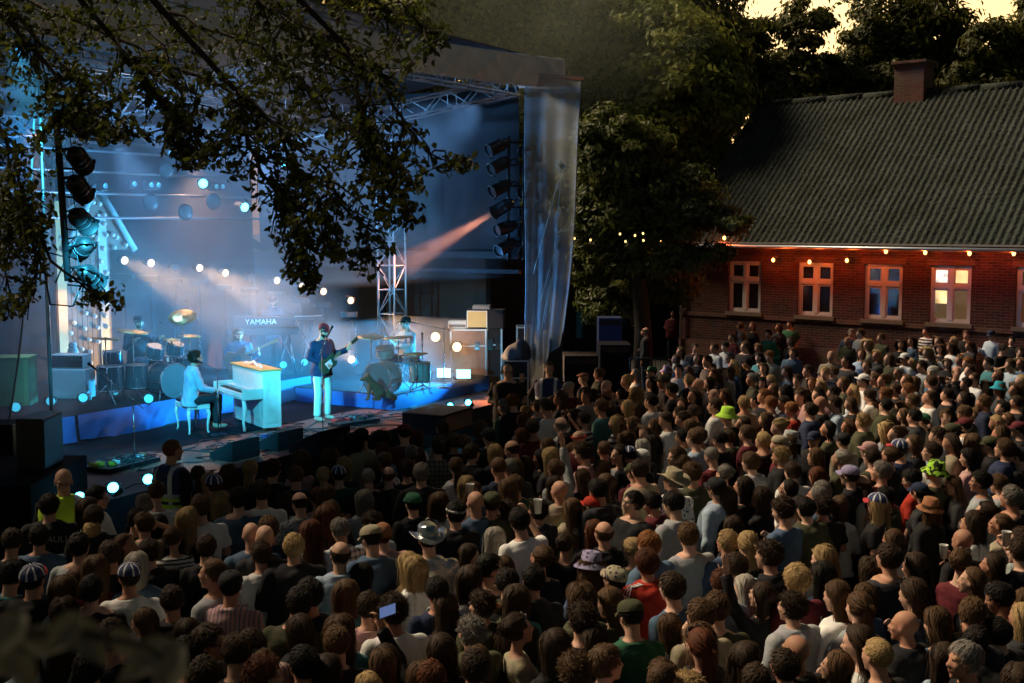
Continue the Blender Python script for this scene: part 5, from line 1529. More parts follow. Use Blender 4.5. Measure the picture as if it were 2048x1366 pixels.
# --- drum kits ------------------------------------------------------
def stand_tripod(mb, x, y, h, r=.011, spread=.30, z0=0):
    mb.cyl((x, y, z0 + .12), (x, y, z0 + h), r, n=7); mb.cyl((x, y, z0 + h * .45), (x, y, z0 + h * .5), r * 1.9, n=7)
    for k in range(3):
        a = k * 2.094 + .4; mb.cyl((x, y, z0 + .34), (x + math.cos(a) * spread, y + math.sin(a) * spread, z0 + .012), r * .8, n=6)
def cymbal(par, x, y, z, r, tilt=(0, 0), mtl=None):
    b = MB(); M = Matrix.Translation((x, y, z)) @ Euler((R(tilt[0]), R(tilt[1]), 0)).to_matrix().to_4x4()
    b.lathe([(.001, .028), (.02, .026), (r * .22, .012), (r * .6, .003), (r, -.006), (r * .6, .0), (.001, .010)], 26, M)
    return b.build('cymbal', mtl or M_brass, par)
def drum(par, name, c, r, h, axis='Z', tilt=0, shell=M_ply, lugs=8, front=None):
    M = Matrix.Translation(c) @ (Matrix.Rotation(R(90), 4, 'X') if axis == 'Y' else Matrix.Rotation(R(tilt), 4, 'X'))
    b = MB(); b.lathe([(r, -h / 2), (r, h / 2)], 28, M); o = b.build(name, shell, par)
    b = MB()
    for z in (-h / 2, h / 2 - .03): b.lathe([(r * 1.0, z), (r * 1.05, z), (r * 1.05, z + .03), (r * 1.0, z + .03)], 28, M)
    for k in range(lugs):
        a = k * 6.283 / lugs; b.cyl(M @ Vector((r * 1.04 * math.cos(a), r * 1.04 * math.sin(a), -h / 2)), M @ Vector((r * 1.04 * math.cos(a), r * 1.04 * math.sin(a), h / 2)), .006, n=5)
    b.build('hoop', M_chrome, o)
    for zz in (h / 2 - .004, -h / 2 + .004): b = MB(); b.lathe([(.001, zz), (r * .99, zz)], 28, M); b.build('drum_head', front or M_skin_, o)
    return o
def kit(label, loc, rz, shell, toms, cyms, bassr=.30, stands=()):
    t = thing('drum_kit', label, 'drum kit', loc, rz)
    drum(t, 'bass_drum', (0, 0, bassr + .01), bassr, .42, 'Y', shell=shell, lugs=10)
    for (x, y, z, r, h, tl) in toms: drum(t, 'tom', (x, y, z), r, h, tilt=tl, shell=shell)
    drum(t, 'snare_drum', (.30, .55, .62), .18, .13, shell=M_chrome)
    for (x, y, z, r, tx, ty) in cyms:
        cymbal(t, x, y, z, r, (tx, ty)); b = MB(); stand_tripod(b, x, y, z); b.build('cymbal_stand', M_chrome, t)
    for (x, y, z, r, h, tl) in toms:
        b = MB()
        if z > .6: b.cyl((x * .3, .05, bassr * 2), (x, y, z - h * .3), .014, n=6)
        else:
            for k in range(3):
                a = k * 2.09; b.cyl((x + r * 1.05 * math.cos(a), y + r * 1.05 * math.sin(a), .01), (x + r * 1.05 * math.cos(a), y + r * 1.05 * math.sin(a), z), .008, n=5)
        b.build('tom_legs' if z <= .6 else 'tom_holder', M_chrome, t)
    for s in (-1, 1): b = MB(); b.cyl((s * bassr * .9, -.15, bassr * .8), (s * bassr * 1.35, -.30, .01), .009, n=5); b.build('spur', M_chrome, t)
    b = MB(); b.lathe([(.001, .54), (.17, .54), (.18, .50), (.16, .46), (.001, .46)], 18, Matrix.Translation((0, .95, 0))); b.build('drum_throne', M_black, t)
    return t
k1 = P(345, 800, RISER_Z)
K1R = math.atan2(.87, .5) - math.pi / 2 + R(100) * 0
# kit one faces the audience and slightly to the house side
kd = Vector((.78, -.62, 0)); K1 = math.atan2(kd.x, -kd.y)
kit('glittering blue chrome drum kit with many drums on the left riser, beside the wooden house'.replace('left ', 'draped '), k1 + Vector((-.15, .3, 0)), K1, M_ply,
    [(-.55, .15, .42, .20, .42, 0), (-.98, .25, .42, .22, .44, 0), (-.22, .05, .82, .15, .24, 18), (.20, .05, .84, .14, .22, 18), (.62, .35, .45, .20, .40, 0), (-.70, .6, .70, .16, .3, 0)],
    [(-.45, .35, 1.18, .27, 8, 4), (-1.15, .1, 1.12, .24, -6, 10), (.55, .3, 1.38, .25, 20, -22), (.85, .5, 1.0, .20, 5, 0), (.1, .0, 1.02, .16, 4, 0)], .30)
k2 = P(752, 792, Z2)
kd2 = Vector((-.45, -.89, 0)); K2 = math.atan2(kd2.x, -kd2.y)
kit('drum kit with green glossy bass drum head on the low dark riser', k2 + Vector((.1, .25, 0)), K2, M_ply2,
    [(-.02, .12, .78, .17, .20, 14), (.55, .45, .40, .20, .38, 0)],
    [(-.42, .25, 1.05, .26, 6, 6), (.28, .12, 1.08, .29, 3, -3), (.62, .2, .78, .22, 2, 0)], .30)
# --- microphone stands
def mic_stand(label, foot, top, boom=None, kind='microphone stand', group='microphone stands on the stage', tripod=True):
    t = thing('microphone_stand', label, kind, (foot.x, foot.y, foot.z), 0, group)
    h = top
    b = MB(); b.cyl((0, 0, .03), (0, 0, h), .010, n=8); b.cyl((0, 0, h * .55), (0, 0, h * .62), .017, n=8); b.build('pole', M_chrome, t)
    if tripod: 
        b = MB()
        for k in range(3):
            a = k * 2.094 + .7; b.cyl((0, 0, .14), (math.cos(a) * .30, math.sin(a) * .30, .012), .009, n=6)
        b.build('tripod_foot', M_blackm, t)
    else: b = MB(); b.lathe([(.001, .03), (.05, .028), (.13, .012), (.13, 0)], 20); b.build('round_foot', M_blackm, t)
    e = Vector((0, 0, h))
    if boom is not None:
        bo = Vector(boom); b = MB(); b.cyl(e - bo * .28, e + bo, .008, n=7); b.ell(e, .02); b.build('boom_arm', M_chrome, t); e = e + bo
    b = MB(); dd = (Vector(boom).normalized() if boom is not None else Vector((0, 0, 1)))
    b.tube([e, e + dd * .11], [.012, .017], 10); b.ell(e + dd * .135, .027); b.build('microphone', M_blackm, t)
    return t
f0 = P(270, 932, ZF); tp = P(268, 795, 0)
def hz(foot, py): return D(1024, py, foot.y).z - foot.z
mic_stand('tall bare microphone stand with a long boom alone at the near stage front', f0, hz(f0, 800), (D(195, 740, f0.y) - D(268, 800, f0.y)))
f1 = P(641, 862, ZF); mic_stand('straight round base microphone stand before the singer', f1 + Vector((.05, -.05, 0)), hz(f1, 700) , (D(655, 668, f1.y) - D(641, 700, f1.y)), tripod=False)
f2 = P(437, 870, ZF); mic_stand('microphone stand between pianist and upright piano', f2, hz(f2, 740), (D(408, 726, f2.y) - D(437, 740, f2.y)), tripod=False)
f3 = P(888, 776, Z2); mic_stand('boom microphone stand reaching to the capped drummer from the house side', f3, hz(f3, 658), (D(832, 646, f3.y) - D(888, 658, f3.y)), tripod=False)
f4 = P(713, 770, ZF + .02); mic_stand('microphone stand with upright microphone in front of the low riser', f4, hz(f4, 660), (D(710, 652, f4.y + .1) - D(713, 660, f4.y)))
f5 = P(400, 745, RISER_Z); mic_stand('overhead microphone stand towering above the silver drum kit', f5, hz(f5, 640), (D(383, 613, f5.y) - D(402, 640, f5.y)))
f6 = P(352, 735, RISER_Z); mic_stand('short boom microphone at the mouth of the drummer in the dark cap', f6, hz(f6, 657), (D(330, 648, f6.y) - D(352, 657, f6.y)))
f7 = P(845, 785, Z2); mic_stand('thick short microphone stand in front of the low riser drum kit', f7, hz(f7, 690), (0.0, 0, .08))
# --- upright piano
M_key = mat('ivory_keys', (.75, .72, .64), .3, var=.05); M_pin = mat('rosewood', (.35, .13, .05), .5, var=.4, scale=10)
M_ptop = mat('orange_varnish_lid', (.55, .26, .07), .5, var=.25, scale=7)
pc = P(512, 866, ZF); pl_dir = Vector((-.55, .83, 0)).normalized(); PR = math.atan2(-.83, .55)
pcen = pc + pl_dir * .72 + Vector((.12, .08, 0))
pi_ = thing('upright_piano', 'small cream painted upright piano with open top and worn edges', 'piano', pcen, PR)
W_, Dp, Hh = 1.42, .52, 1.02       # length along x, front is -y
b = MB(); b.bb(-W_ / 2, W_ / 2, 0, Dp / 2 + .06, .06, Hh); b.build('case', M_cream, pi_, bev=.008)
b = MB(); b.bb(-W_ / 2 - .02, W_ / 2 + .02, -.03, Dp / 2 + .08, Hh + .002, Hh + .03); b.build('lid', M_ptop, pi_, bev=.006)
b = MB(); b.bb(-W_ / 2 + .001, -W_ / 2 + .05, -.36, -.002, .56, .74); b.bb(W_ / 2 - .05, W_ / 2 - .001, -.36, -.002, .56, .74); b.bb(-W_ / 2 + .05, W_ / 2 - .05, -.36, -.002, .56, .62); b.build('key_bed', M_cream, pi_, bev=.01)
b = MB()
for k in range(42): 
    x = -W_ / 2 + .06 + k * (W_ - .12) / 42; b.bb(x + .001, x + (W_ - .12) / 42 - .001, -.34, -.16, .622, .645)
b.build('white_keys', M_key, pi_)
b = MB()
for k in range(42):
    if k % 7 in (0, 1, 3, 4, 5): x = -W_ / 2 + .06 + (k + 1) * (W_ - .12) / 42; b.bb(x - .008, x + .008, -.26, -.16, .646, .662)
b.build('black_keys', M_black, pi_)
b = MB(); b.bb(-W_ / 2 + .05, W_ / 2 - .05, -.15, -.005, .62, .70); b.build('fall_board', M_cream, pi_)
b = MB(); pts = [(-.5, .72), (.5, .72), (.5, .90), (.42, .93), (.35, .97), (.2, .95), (0, 1.02), (-.2, .95), (-.35, .97), (-.42, .93), (-.5, .90)]
b.prism(pts, .004, .022, M=Matrix.Translation((-.05, -.05, .14)) @ Matrix.Rotation(R(78), 4, 'X')); b.build('music_desk', M_cream, pi_)
b = MB(); pts = [(x * .86, .76 + (z - .72) * .72) for x, z in pts]; b.prism(pts, .023, .030, M=Matrix.Translation((-.05, -.05, .14)) @ Matrix.Rotation(R(78), 4, 'X')); b.build('desk_inlay', M_pin, pi_)
for sx in (-1, 1):
    b = MB(); b.tube([(sx * (W_ / 2 - .04), -.33, .56), (sx * (W_ / 2 - .04), -.31, .42), (sx * (W_ / 2 - .04), -.34, .2), (sx * (W_ / 2 - .04), -.32, .04)], [.03, .04, .022, .03], 10); b.build('leg', M_cream, pi_)
b = MB(); b.bb(-W_ / 2 + .14, W_ / 2 - .14, -.012, -.002, .16, .50); b.bb(-W_ / 2 - .012, -W_ / 2 - .002, .05, .24, .14, .9); b.bb(W_ / 2 + .002, W_ / 2 + .012, .05, .26, .14, .92); b.build('panel', mat('cream_panel', (.60, .55, .48), .5, var=.3, scale=7), pi_, bev=.004)
b = MB()
for x, y in ((-.6, .05), (.6, .05), (-.6, .26), (.6, .26)): b.cyl((x - .015, y, .03), (x + .015, y, .03), .03, n=10)
b.build('caster', M_brass, pi_)
bp_ = P(378, 868, ZF) + Vector((.0, .25, 0))
bn = thing('piano_bench', 'turquoise lit piano stool with curved cabriole legs and padded seat', 'stool', bp_, PR)
b = MB(); b.bb(-.34, .34, -.19, .19, .42, .50); b.build('seat_frame', M_cream, bn, bev=.008)
b = MB(); b.bb(-.33, .33, -.18, .18, .502, .555); b.build('cushion', M_black, bn, bev=.015)
for sx in (-1, 1):
    for sy in (-1, 1):
        b = MB(); x, y = sx * .30, sy * .155; b.tube([(x, y, .42), (x + sx * .025, y + sy * .02, .33), (x, y, .16), (x - sx * .006, y, .05), (x + sx * .015, y + sy * .012, .012)], [.034, .032, .018, .014, .02], 10); b.build('leg', M_cream, bn)
# --- keyboards
kb = P(530, 735, RISER_Z); kbr = R(28)
kyb = D(527, 652, 24.2); kbl = Vector((kyb.x, kyb.y, RISER_Z))
ks = thing('electric_piano', 'large black electric stage piano with white lettering on its back', 'keyboard', kbl, R(12))
hk = kyb.z - RISER_Z
b = MB(); b.bb(-.62, .62, -.24, .28, hk - .02, hk + .20); b.build('case', M_tolex, ks, bev=.02)
b = MB(); b.prism([(-.70, -.30), (.70, -.30), (.62, .1), (-.62, .1)], hk - .16, hk - .022); b.build('lower_case', M_tolex, ks, bev=.015)
tx = bpy.data.curves.new('lettering', 'FONT'); tx.body = 'YAMAHA'; tx.size = .16; tx.extrude = .002; tx.align_x = 'CENTER'; tx.align_y = 'CENTER'
to = bpy.data.objects.new('tmp', tx); COL.objects.link(to)
dg = bpy.context.evaluated_depsgraph_get(); tm = bpy.data.meshes.new_from_object(to.evaluated_get(dg)); bpy.data.objects.remove(to)
def letters(name, body, size, par, loc, rot, mtl, extr=.002):
    tx = bpy.data.curves.new('lettering', 'FONT'); tx.body = body; tx.size = size; tx.extrude = extr; tx.align_x = 'CENTER'; tx.align_y = 'CENTER'
    to = bpy.data.objects.new('tmp', tx); COL.objects.link(to)
    dg = bpy.context.evaluated_depsgraph_get(); tm = bpy.data.meshes.new_from_object(to.evaluated_get(dg)); bpy.data.objects.remove(to)
    tm.materials.clear(); tm.materials.append(mtl)
    return link(name, tm, par, loc, rot)
letters('lettering', 'YAMAHA', .15, ks, (-.05, -.245, hk + .10), (R(90), 0, 0), mat('pale_lettering', (.6, .62, .6), .5, var=0))
for sx in (-1, 1):
    b = MB(); b.cyl((sx * .5, -.15, hk - .16), (sx * .62, -.32, .02), .025, n=8); b.cyl((sx * .5, .15, hk - .16), (sx * .62, .32, .02), .025, n=8); b.build('leg', M_chrome, ks)
kc = D(590, 640, 24.9); 
sy = thing('synthesizer', 'slim synthesizer covered with knobs beside the stage piano', 'keyboard', Vector((kc.x, kc.y + .1, RISER_Z)), R(24))
h2 = kc.z - RISER_Z
b = MB(); b.bb(-.5, .55, -.16, .16, h2, h2 + .07); b.build('case', M_blackm, sy, bev=.008)
for k in range(22): b = MB(); b.cyl((-.46 + k * .045, -.06, h2 + .07), (-.46 + k * .045, -.06, h2 + .09), .009, n=6); b.build('knob', M_chrome, sy)
b = MB(); b.bb(-.48, .52, -.158, -.10, h2 + .071, h2 + .078); b.build('keys', M_key, sy)
for sx in (-1, 1): b = MB(); b.cyl((sx * .42, -.2, .01), (sx * .05, .2, h2 - .01), .018, n=7); b.cyl((sx * .05 , -.2, .01), (sx * .42, .2, h2 - .01), .018, n=7); b.build('stand', M_chrome, sy)
# --- amplifiers
def amp_stack(label, loc, rz, w, d, h, hw2, hh2, body, grille, group=None):
    t = thing('guitar_amplifier', label, 'amplifier', loc, rz, group)
    b = MB(); b.bb(-w / 2, w / 2, 0, d, 0, h); b.build('cabinet', body, t, bev=.015)
    b = MB(); b.bb(-w / 2 + .035, w / 2 - .035, -.008, -.001, .04, h - .035); b.build('grille', grille, t)
    if hw2:
        b = MB(); b.bb(-hw2 / 2, hw2 / 2, .03, d - .03, h + .004, h + hh2); o = b.build('amplifier_head', M_tol, t, bev=.012)
        b = MB(); b.bb(-hw2 / 2 + .02, hw2 / 2 - .02, .020, .029, h + .03, h + hh2 - .09); b.build('front_cloth', M_tolex, o)
        b = MB(); b.bb(-hw2 / 2 + .02, hw2 / 2 - .02, .020, .029, h + hh2 - .085, h + hh2 - .02); b.build('control_panel', M_blackm, o)
        for k in range(8): b = MB(); b.cyl((-hw2 / 2 + .07 + k * .07, .02, h + hh2 - .05), (-hw2 / 2 + .07 + k * .07, .002, h + hh2 - .05), .013, n=8); b.build('knob', M_chrome, o)
    return t
ca = P(128, 800, RISER_Z); amp_stack('turquoise lit guitar amplifier and cabinet just behind the pale front pole', ca + Vector((0, .15, 0)), R(-8), .70, .36, .52, .62, .25, M_tol, M_grille)
gc = P(35, 828, RISER_Z - .1)
gt = thing('organ_cabinet', 'green lit wooden speaker cabinet behind the blue mesh wall', 'cabinet', Vector((gc.x + .15, gc.y + .2, RISER_Z)), R(6))
b = MB(); b.bb(-.75, -.02, 0, .5, 0, .80); b.build('cabinet', M_green, gt, bev=.01)
b = MB(); b.bb(-.76, -.01, -.01, .51, .801, .825); b.bb(-.10, -.02, -.012, -.001, .02, .78); b.build('trim', mat('green_lit_trim', (.09, .24, .08), .5), gt)  # trim colour carries the same green light
# right side gear
ga = P(985, 768, .02)
def flight_case(label, x0px, x1px, topy, boty, y, dep, z0=None, lidmat=None, group='flight cases at the open stage end', rz=0.0):
    a = D(x0px, boty, y); c = D(x1px, boty, y); top = D(x0px, topy, y).z; zb = a.z if z0 is None else z0
    t = thing('flight_case', label, 'flight case', Vector(((a.x + c.x) / 2, y, zb)), rz, group)
    w = c.x - a.x; h = top - zb
    b = MB(); b.bb(-w / 2, w / 2, 0, dep, 0.002, h); b.build('body', lidmat or M_tolex, t)
    b = MB(); q = .018
    for x in (-w / 2, w / 2):
        for yy in (0, dep): b.bb(x - q, x + q, yy - q, yy + q, 0, h + .004)
        for z in (0.01, h): b.bb(x - q * .9, x + q * .9, 0, dep, z - q * .9, z + q * .9)
    for yy in (0, dep):
        for z in (0.01, h * .72, h): b.bb(-w / 2, w / 2, yy - q * .8, yy + q * .8, z - q * .8, z + q * .8)
    b.build('metal_edging', M_alu, t)
    for x in (-w / 4, w / 4): b = MB(); b.bb(x - .05, x + .05, -.026, -.015, h * .66, h * .80); b.build('latch', M_chrome, t)
    return t
YG = 25.6
flight_case('large open brown lit rack case at the stage end with a lamp on it', 902, 972, 660, 768, YG, .7, z0=ZF, lidmat=mat('brown_rack_front', (.16, .09, .06), .6, var=.5, scale=8))
tz = D(940, 660, YG).z
a_ = D(940, 655, YG)
ay = thing('guitar_amplifier', 'small gold fronted combo amplifier on top of the rack case', 'amplifier', Vector((D(968, 650, YG).x, YG + .05, tz + .022)), R(-6))
w2 = .38; hh = D(968, 622, YG).z - tz
b = MB(); b.bb(-w2, w2 * 1.1, 0, .42, 0, hh); b.build('cabinet', M_tolex, ay, bev=.015)
b = MB(); b.bb(-w2 + .03, .05, -.010, -.001, .03, hh - .035); b.build('grille', M_gold, ay)
b = MB(); b.bb(-w2 + .01, .07, -.014, -.011, hh - .035, hh - .02); b.bb(-w2 + .01, -w2 + .03, -.014, -.011, .01, hh - .035); b.bb(.05, .07, -.014, -.011, .01, hh - .035); b.build('trim', M_cream, ay)
b = MB(); b.bb(-.26, .12, .05, .3, hh + .004, hh + .09); b.build('effects_box', mat('grey_box_paint', (.16, .15, .13), .6), ay, bev=.006)
kz = thing('preamp_rack', 'flat silver preamp lying beside the gold fronted combo', 'amplifier', Vector((D(914, 655, YG).x, YG + .1, tz + .022)), R(-4))
b = MB(); b.bb(-.2, .2, 0, .3, 0, .16); b.build('case', M_tol, kz, bev=.01)
b = MB(); b.bb(-.18, .18, -.006, -.001, .03, .09); b.build('front_panel', M_black, kz)
flight_case('tall black rack case behind the gold fronted combo', 975, 1003, 640, 768, YG + .1, .8, z0=.02)
flight_case('metal edged flight case standing beside the bald crew member', 1008, 1056, 722, 800, 24.0, .6, z0=.0)
flight_case('cyan lit case standing high behind the tarpaulin heap', 1034, 1062, 655, 700, 26.0, .5, z0=.0)
tz2 = D(1030, 722, 24.0).z
tp_ = thing('folded_tarpaulin', 'heap of dark folded tarpaulin on the metal edged flight case', 'tarpaulin', Vector((D(1034, 720, 24.2).x, 24.25, tz2 + .02)), 0)
V = []; n1, n2 = 24, 10
for j in range(n2 + 1):
    a = math.pi / 2 * j / n2
    for i in range(n1):
        t = 6.283 * i / n1; k = 1 + .12 * math.sin(t * 5 + a * 3) + .06 * math.sin(t * 11)
        V.append((.30 * k * math.cos(a) * math.cos(t), .25 * k * math.cos(a) * math.sin(t), .005 + .36 * math.sin(a) * (1 + .15 * math.cos(t))))
b = MB(); b.add(V, [(j * n1 + i, j * n1 + (i + 1) % n1, (j + 1) * n1 + (i + 1) % n1, (j + 1) * n1 + i) for j in range(n2) for i in range(n1)], 0, True); b.build('cloth', M_darkcloth, tp_)
# floor lamps on the rack
for (px, py, lab) in ((868, 674, 'warm floor lamp glowing behind the capped drummer'), (911, 694, 'chrome warm lamp fixed on the brown lit rack case')):
    p = D(px, py, YG - .35); par_can('par_can', lab, p, p + (C0 - p).normalized() + Vector((.3, 0, 0)), M_warmlens if False else mat('dim_warm_lamp_glass', (.8, .6, .4), .2, var=0, emit=(1, .7, .4), es=1.8), L=.26, r=.11, group='lamps by the cases')
ld = bpy.data.lights.new('lamp_light', 'SPOT'); ld.energy = 60; ld.color = (1, .5, .2); ld.spot_size = R(80); ld.shadow_soft_size = .05
lo = bpy.data.objects.new('lamp_light', ld); COL.objects.link(lo); lo.location = D(925, 640, YG - 1.2) ; lo.rotation_euler = (D(945, 700, YG + .2) - lo.location).to_track_quat('-Z', 'Y').to_euler()
# loudspeakers
def speaker_box(label, x0, x1, y0, y1, y, dep, rz=0, z0=None, name='loudspeaker', grill=True):
    a = D(x0, y1, y); c = D(x1, y1, y); zt = D(x0, y0, y).z; zb = a.z if z0 is None else z0
    t = thing(name, label, 'loudspeaker', Vector(((a.x + c.x) / 2, y, zb)), rz)
    w = c.x - a.x
    b = MB(); b.bb(-w / 2, w / 2, 0, dep, 0, zt - zb); b.build('cabinet', M_black, t, bev=.012)
    if grill:
        b = MB(); b.bb(w / 2 + .002, w / 2 + .012, .02, dep - .02, .03, zt - zb - .03); b.build('grille', mat('speaker_grille', (.06, .07, .08), .4, metal=.6, var=.6, scale=60), t)
    return t
sp = speaker_box('big black loudspeaker turned side on at the near stage corner', 34, 88, 838, 942, 14.0, .62, R(0))
flc = MB(); pd_ = thing('speaker_platform', 'black carpeted block under the big loudspeaker in the near corner', 'platform', Vector((D(30, 950, 14).x, 13.7, 0)), 0)
b = MB(); b.bb(-1.2, .50, -.5, 1.3, 0, sp.location.z - .004); b.build('block', M_carpet, pd_, bev=.01)
ec_ = thing('flight_case', 'edge of an upright equipment case between picture edge and big loudspeaker', 'flight case', Vector((D(2, 930, 15.5).x, 15.5, 0)), 0)
b = MB(); b.bb(-.3, .2, 0, .5, 0, D(0, 850, 15.5).z); b.build('body', M_tolex, ec_)
b = MB(); b.bb(.18, .22, -.02, .02, 0, D(0, 850, 15.5).z + .01); b.build('metal_edging', M_alu, ec_)
speaker_box('tall black loudspeaker with a pale plywood side below the mesh banner', 1094, 1126, 664, 745, 24.6, .5, R(0), z0=.0, grill=False)
fx = MB(); 
wd = thing('plywood_sheet', 'narrow pale plywood edge against the tall black loudspeaker', 'board', Vector((D(1090, 740, 24.5).x, 24.5, 0)), 0); b = MB(); b.bb(-.03, .03, 0, .5, 0, D(1090, 666, 24.5).z); b.build('board', mat('pale_plywood', (.5, .33, .18), .6, var=.2), wd)
# black boxes by the steel barrier
def plain_box(label, x0, x1, y0, y1, y, dep, m_, name='equipment_box', z0=0.0, cat='box'):
    a = D(x0, y1, y); c = D(x1, y1, y); zt = D(x0, y0, y).z
    t = thing(name, label, cat, Vector(((a.x + c.x) / 2, y, z0)), 0)
    w = c.x - a.x; b = MB(); b.bb(-w / 2, w / 2, 0, dep, 0, zt - z0); b.build('box', m_, t, bev=.01)
    b = MB(); b.bb(-w / 2 + .04, w / 2 - .04, -.006, -.001, zt - z0 - .16, zt - z0 - .05); b.build('handle_plate', M_blackm, t)
plain_box('blue topped tall box standing in the dark yard under the tree', 1197, 1244, 636, 725, 26.5, .6, mat('blue_lit_box', (.006, .016, .07), .6, var=.2))  # blue light falling on the box is put into its colour
plain_box('wide black box with a flat top beside the mesh banner', 1128, 1196, 712, 790, 23.0, .9, M_carpet)
plain_box('low black box between the blue topped box and the steel barrier', 1200, 1262, 690, 770, 25.0, .9, M_carpet)
sbar = thing('steel_barrier', 'steel crowd barrier with a rounded top corner beside the black boxes', 'barrier', Vector((D(1270, 740, 23.5).x, 23.5, 0)), R(-8))
b = MB(); zt = D(1270, 716, 23.5).z; b.tube([(-.1, 0, .05), (-.1, 0, zt), (.62, 0, zt - .01), (.70, 0, zt - .1), (.70, 0, .05)], .02, 8); b.build('frame', M_blackm, sbar)
b = MB()
for k in range(7): b.cyl((-.1 + .1 * (k + 1), 0, .15), (-.1 + .1 * (k + 1), 0, zt - .015), .007, n=5)
b.cyl((-.1, 0, .15), (.7, 0, .15), .012, n=6); b.build('bars', M_blackm, sbar)
# monitors, subs and pedalboards along the front
def wedge(label, px, py, w, d, h, rz, mtl=M_tolex, z=ZF):
    t = thing('monitor_wedge', label, 'stage monitor', P(px, py, z), rz)
    b = MB(); V = [(-w / 2, -d / 2, 0), (w / 2, -d / 2, 0), (w / 2, d / 2, 0), (-w / 2, d / 2, 0), (-w / 2, -d / 2, h), (w / 2, -d / 2, h), (w / 2, d / 2, h * .35), (-w / 2, d / 2, h * .35)]
    b.add(V, [(3, 2, 1, 0), (4, 5, 6, 7), (0, 1, 5, 4), (1, 2, 6, 5), (2, 3, 7, 6), (3, 0, 4, 7)]); b.build('cabinet', mtl, t, bev=.01)
    b = MB(); b.add([(-w / 2 + .03, -d / 2 + .05, h * .955), (w / 2 - .03, -d / 2 + .05, h * .955), (w / 2 - .03, d / 2 - .05, h * .42), (-w / 2 + .03, d / 2 - .05, h * .42)], [(0, 1, 2, 3)])
    for v in range(4): b.v[v] = (b.v[v][0], b.v[v][1], b.v[v][2] + .006)
    b.build('grille', mat('speaker_grille', (.06, .07, .08), .4, metal=.6, var=.6, scale=60), t)
wedge('black monitor wedge at the stage lip between pedalboard and guard', 640, 902, .75, .6, .38, STG + R(0))
bs = thing('bass_cabinet', 'low wide black subwoofer with a blue lit top before the far footlights', 'loudspeaker', P(838, 866, ZF), STG + R(4))
b = MB(); b.bb(-.05, 1.0, -.5, .30, 0, .34); b.build('cabinet', M_tolex, bs, bev=.012)
b = MB(); b.bb(0, .95, -.51, -.502, .04, .30); b.build('grille', M_black, bs)
wedge('black monitor wedge behind the pedalboard of the pianist', 470, 915, .6, .45, .3, STG)
wedge('second black monitor wedge beside the wedge of the pianist', 560, 895, .6, .45, .3, STG)
def pedalboard(label, px0, py0, px1, py1, dep, n, cols, seed):
    a = P(px0, py0, ZF + .02); c = P(px1, py1, ZF + .02); d = c - a; L_ = d.length
    t = thing('pedalboard', label, 'pedalboard', a, math.atan2(d.y, d.x))
    b = MB(); b.bb(0, L_, -dep, 0, .0, .05); b.build('board', M_blackm, t, bev=.006)
    b = MB()
    for k in range(5): b.bb(0.02, L_ - .02, -dep + .02 + k * dep / 5, -dep + .035 + k * dep / 5, .051, .060)
    b.build('rails', M_alu, t)
    r = random.Random(seed)
    for k in range(n):
        x = (k + .5) * L_ / n; y = -dep * r.uniform(.25, .8); c_ = r.choice(cols)
        m_ = mat('pedal_' + c_, dict(red=(.5, .04, .04), orange=(.6, .22, .03), green=(.12, .45, .10), blue=(.05, .15, .45), silver=(.45, .46, .48), pink=(.7, .10, .18), white=(.6, .6, .58), black=(.03, .03, .03), yellow=(.6, .45, .05))[c_], .4, var=.05)
        b = MB(); w_ = L_ / n * .36; b.box((x, y, .085), (w_ * 2, .12, .05)); o = b.build('pedal', m_, t, bev=.006)
        b = MB(); b.cyl((x, y - .035, .11), (x, y - .035, .13), .012, n=8); b.build('foot_switch', M_chrome, o)
        for q in (-1, 0, 1): b = MB(); b.cyl((x + q * w_ * .55, y + .03, .11), (x + q * w_ * .55, y + .03, .125), .008, n=7); b.build('knob', M_chrome, o)
    b = MB()
    for k in range(n * 2):
        x0, x1 = r.uniform(0, L_), r.uniform(0, L_); y0, y1 = -dep * r.random(), -dep * r.random()
        b.tube([(x0, y0, .09), ((x0 + x1) / 2, (y0 + y1) / 2 + r.uniform(-.1, .1), .13), (x1, y1, .09)], .006, 5)
    b.build('patch_cables', M_cable, t)
pedalboard('long pedalboard of many coloured pedals at the near stage front', 165, 940, 270, 915, .5, 11, ['red', 'orange', 'green', 'white', 'silver', 'blue', 'black', 'yellow'], 1)
pedalboard('dim pedalboard between the two wedges and the piano', 432, 902, 535, 875, .28, 7, ['silver', 'black', 'blue'], 2)
pedalboard('pedalboard at the feet of the singer with one pink pedal', 655, 850, 735, 838, .35, 7, ['silver', 'pink', 'white', 'black', 'red'], 3)
# cables on the floor
cb = thing('stage_cable', 'loose black cables snaking over the front of the stage floor', 'cable', (0, 0, 0))
b = MB()
for k, pts in enumerate([[(280, 935), (320, 920), (300, 905), (380, 900), (430, 905)], [(600, 870), (650, 872), (700, 858), (760, 850), (800, 850)], [(570, 880), (620, 860), (640, 862)], [(700, 800), (760, 835), (830, 830), (880, 822)]]):
    b.tube([P(x, y, ZF + .012) for x, y in pts], .01, 5)
b.build('cable', M_cable, cb)
rc_ = random.Random(31)
for k in range(26):
    s0_, t0_ = rc_.uniform(-.5, 9.6), rc_.uniform(.15, 1.9); b = MB(); pts = []
    for j in range(9): pts.append(S(s0_, t0_, ZF + .012 + .004 * (k % 3))); s0_ += rc_.gauss(.12, .22); t0_ = min(2.4, max(.1, t0_ + rc_.gauss(0, .16)))
    b.tube(pts, .008, 5); b.build('cable', M_cable, cb)
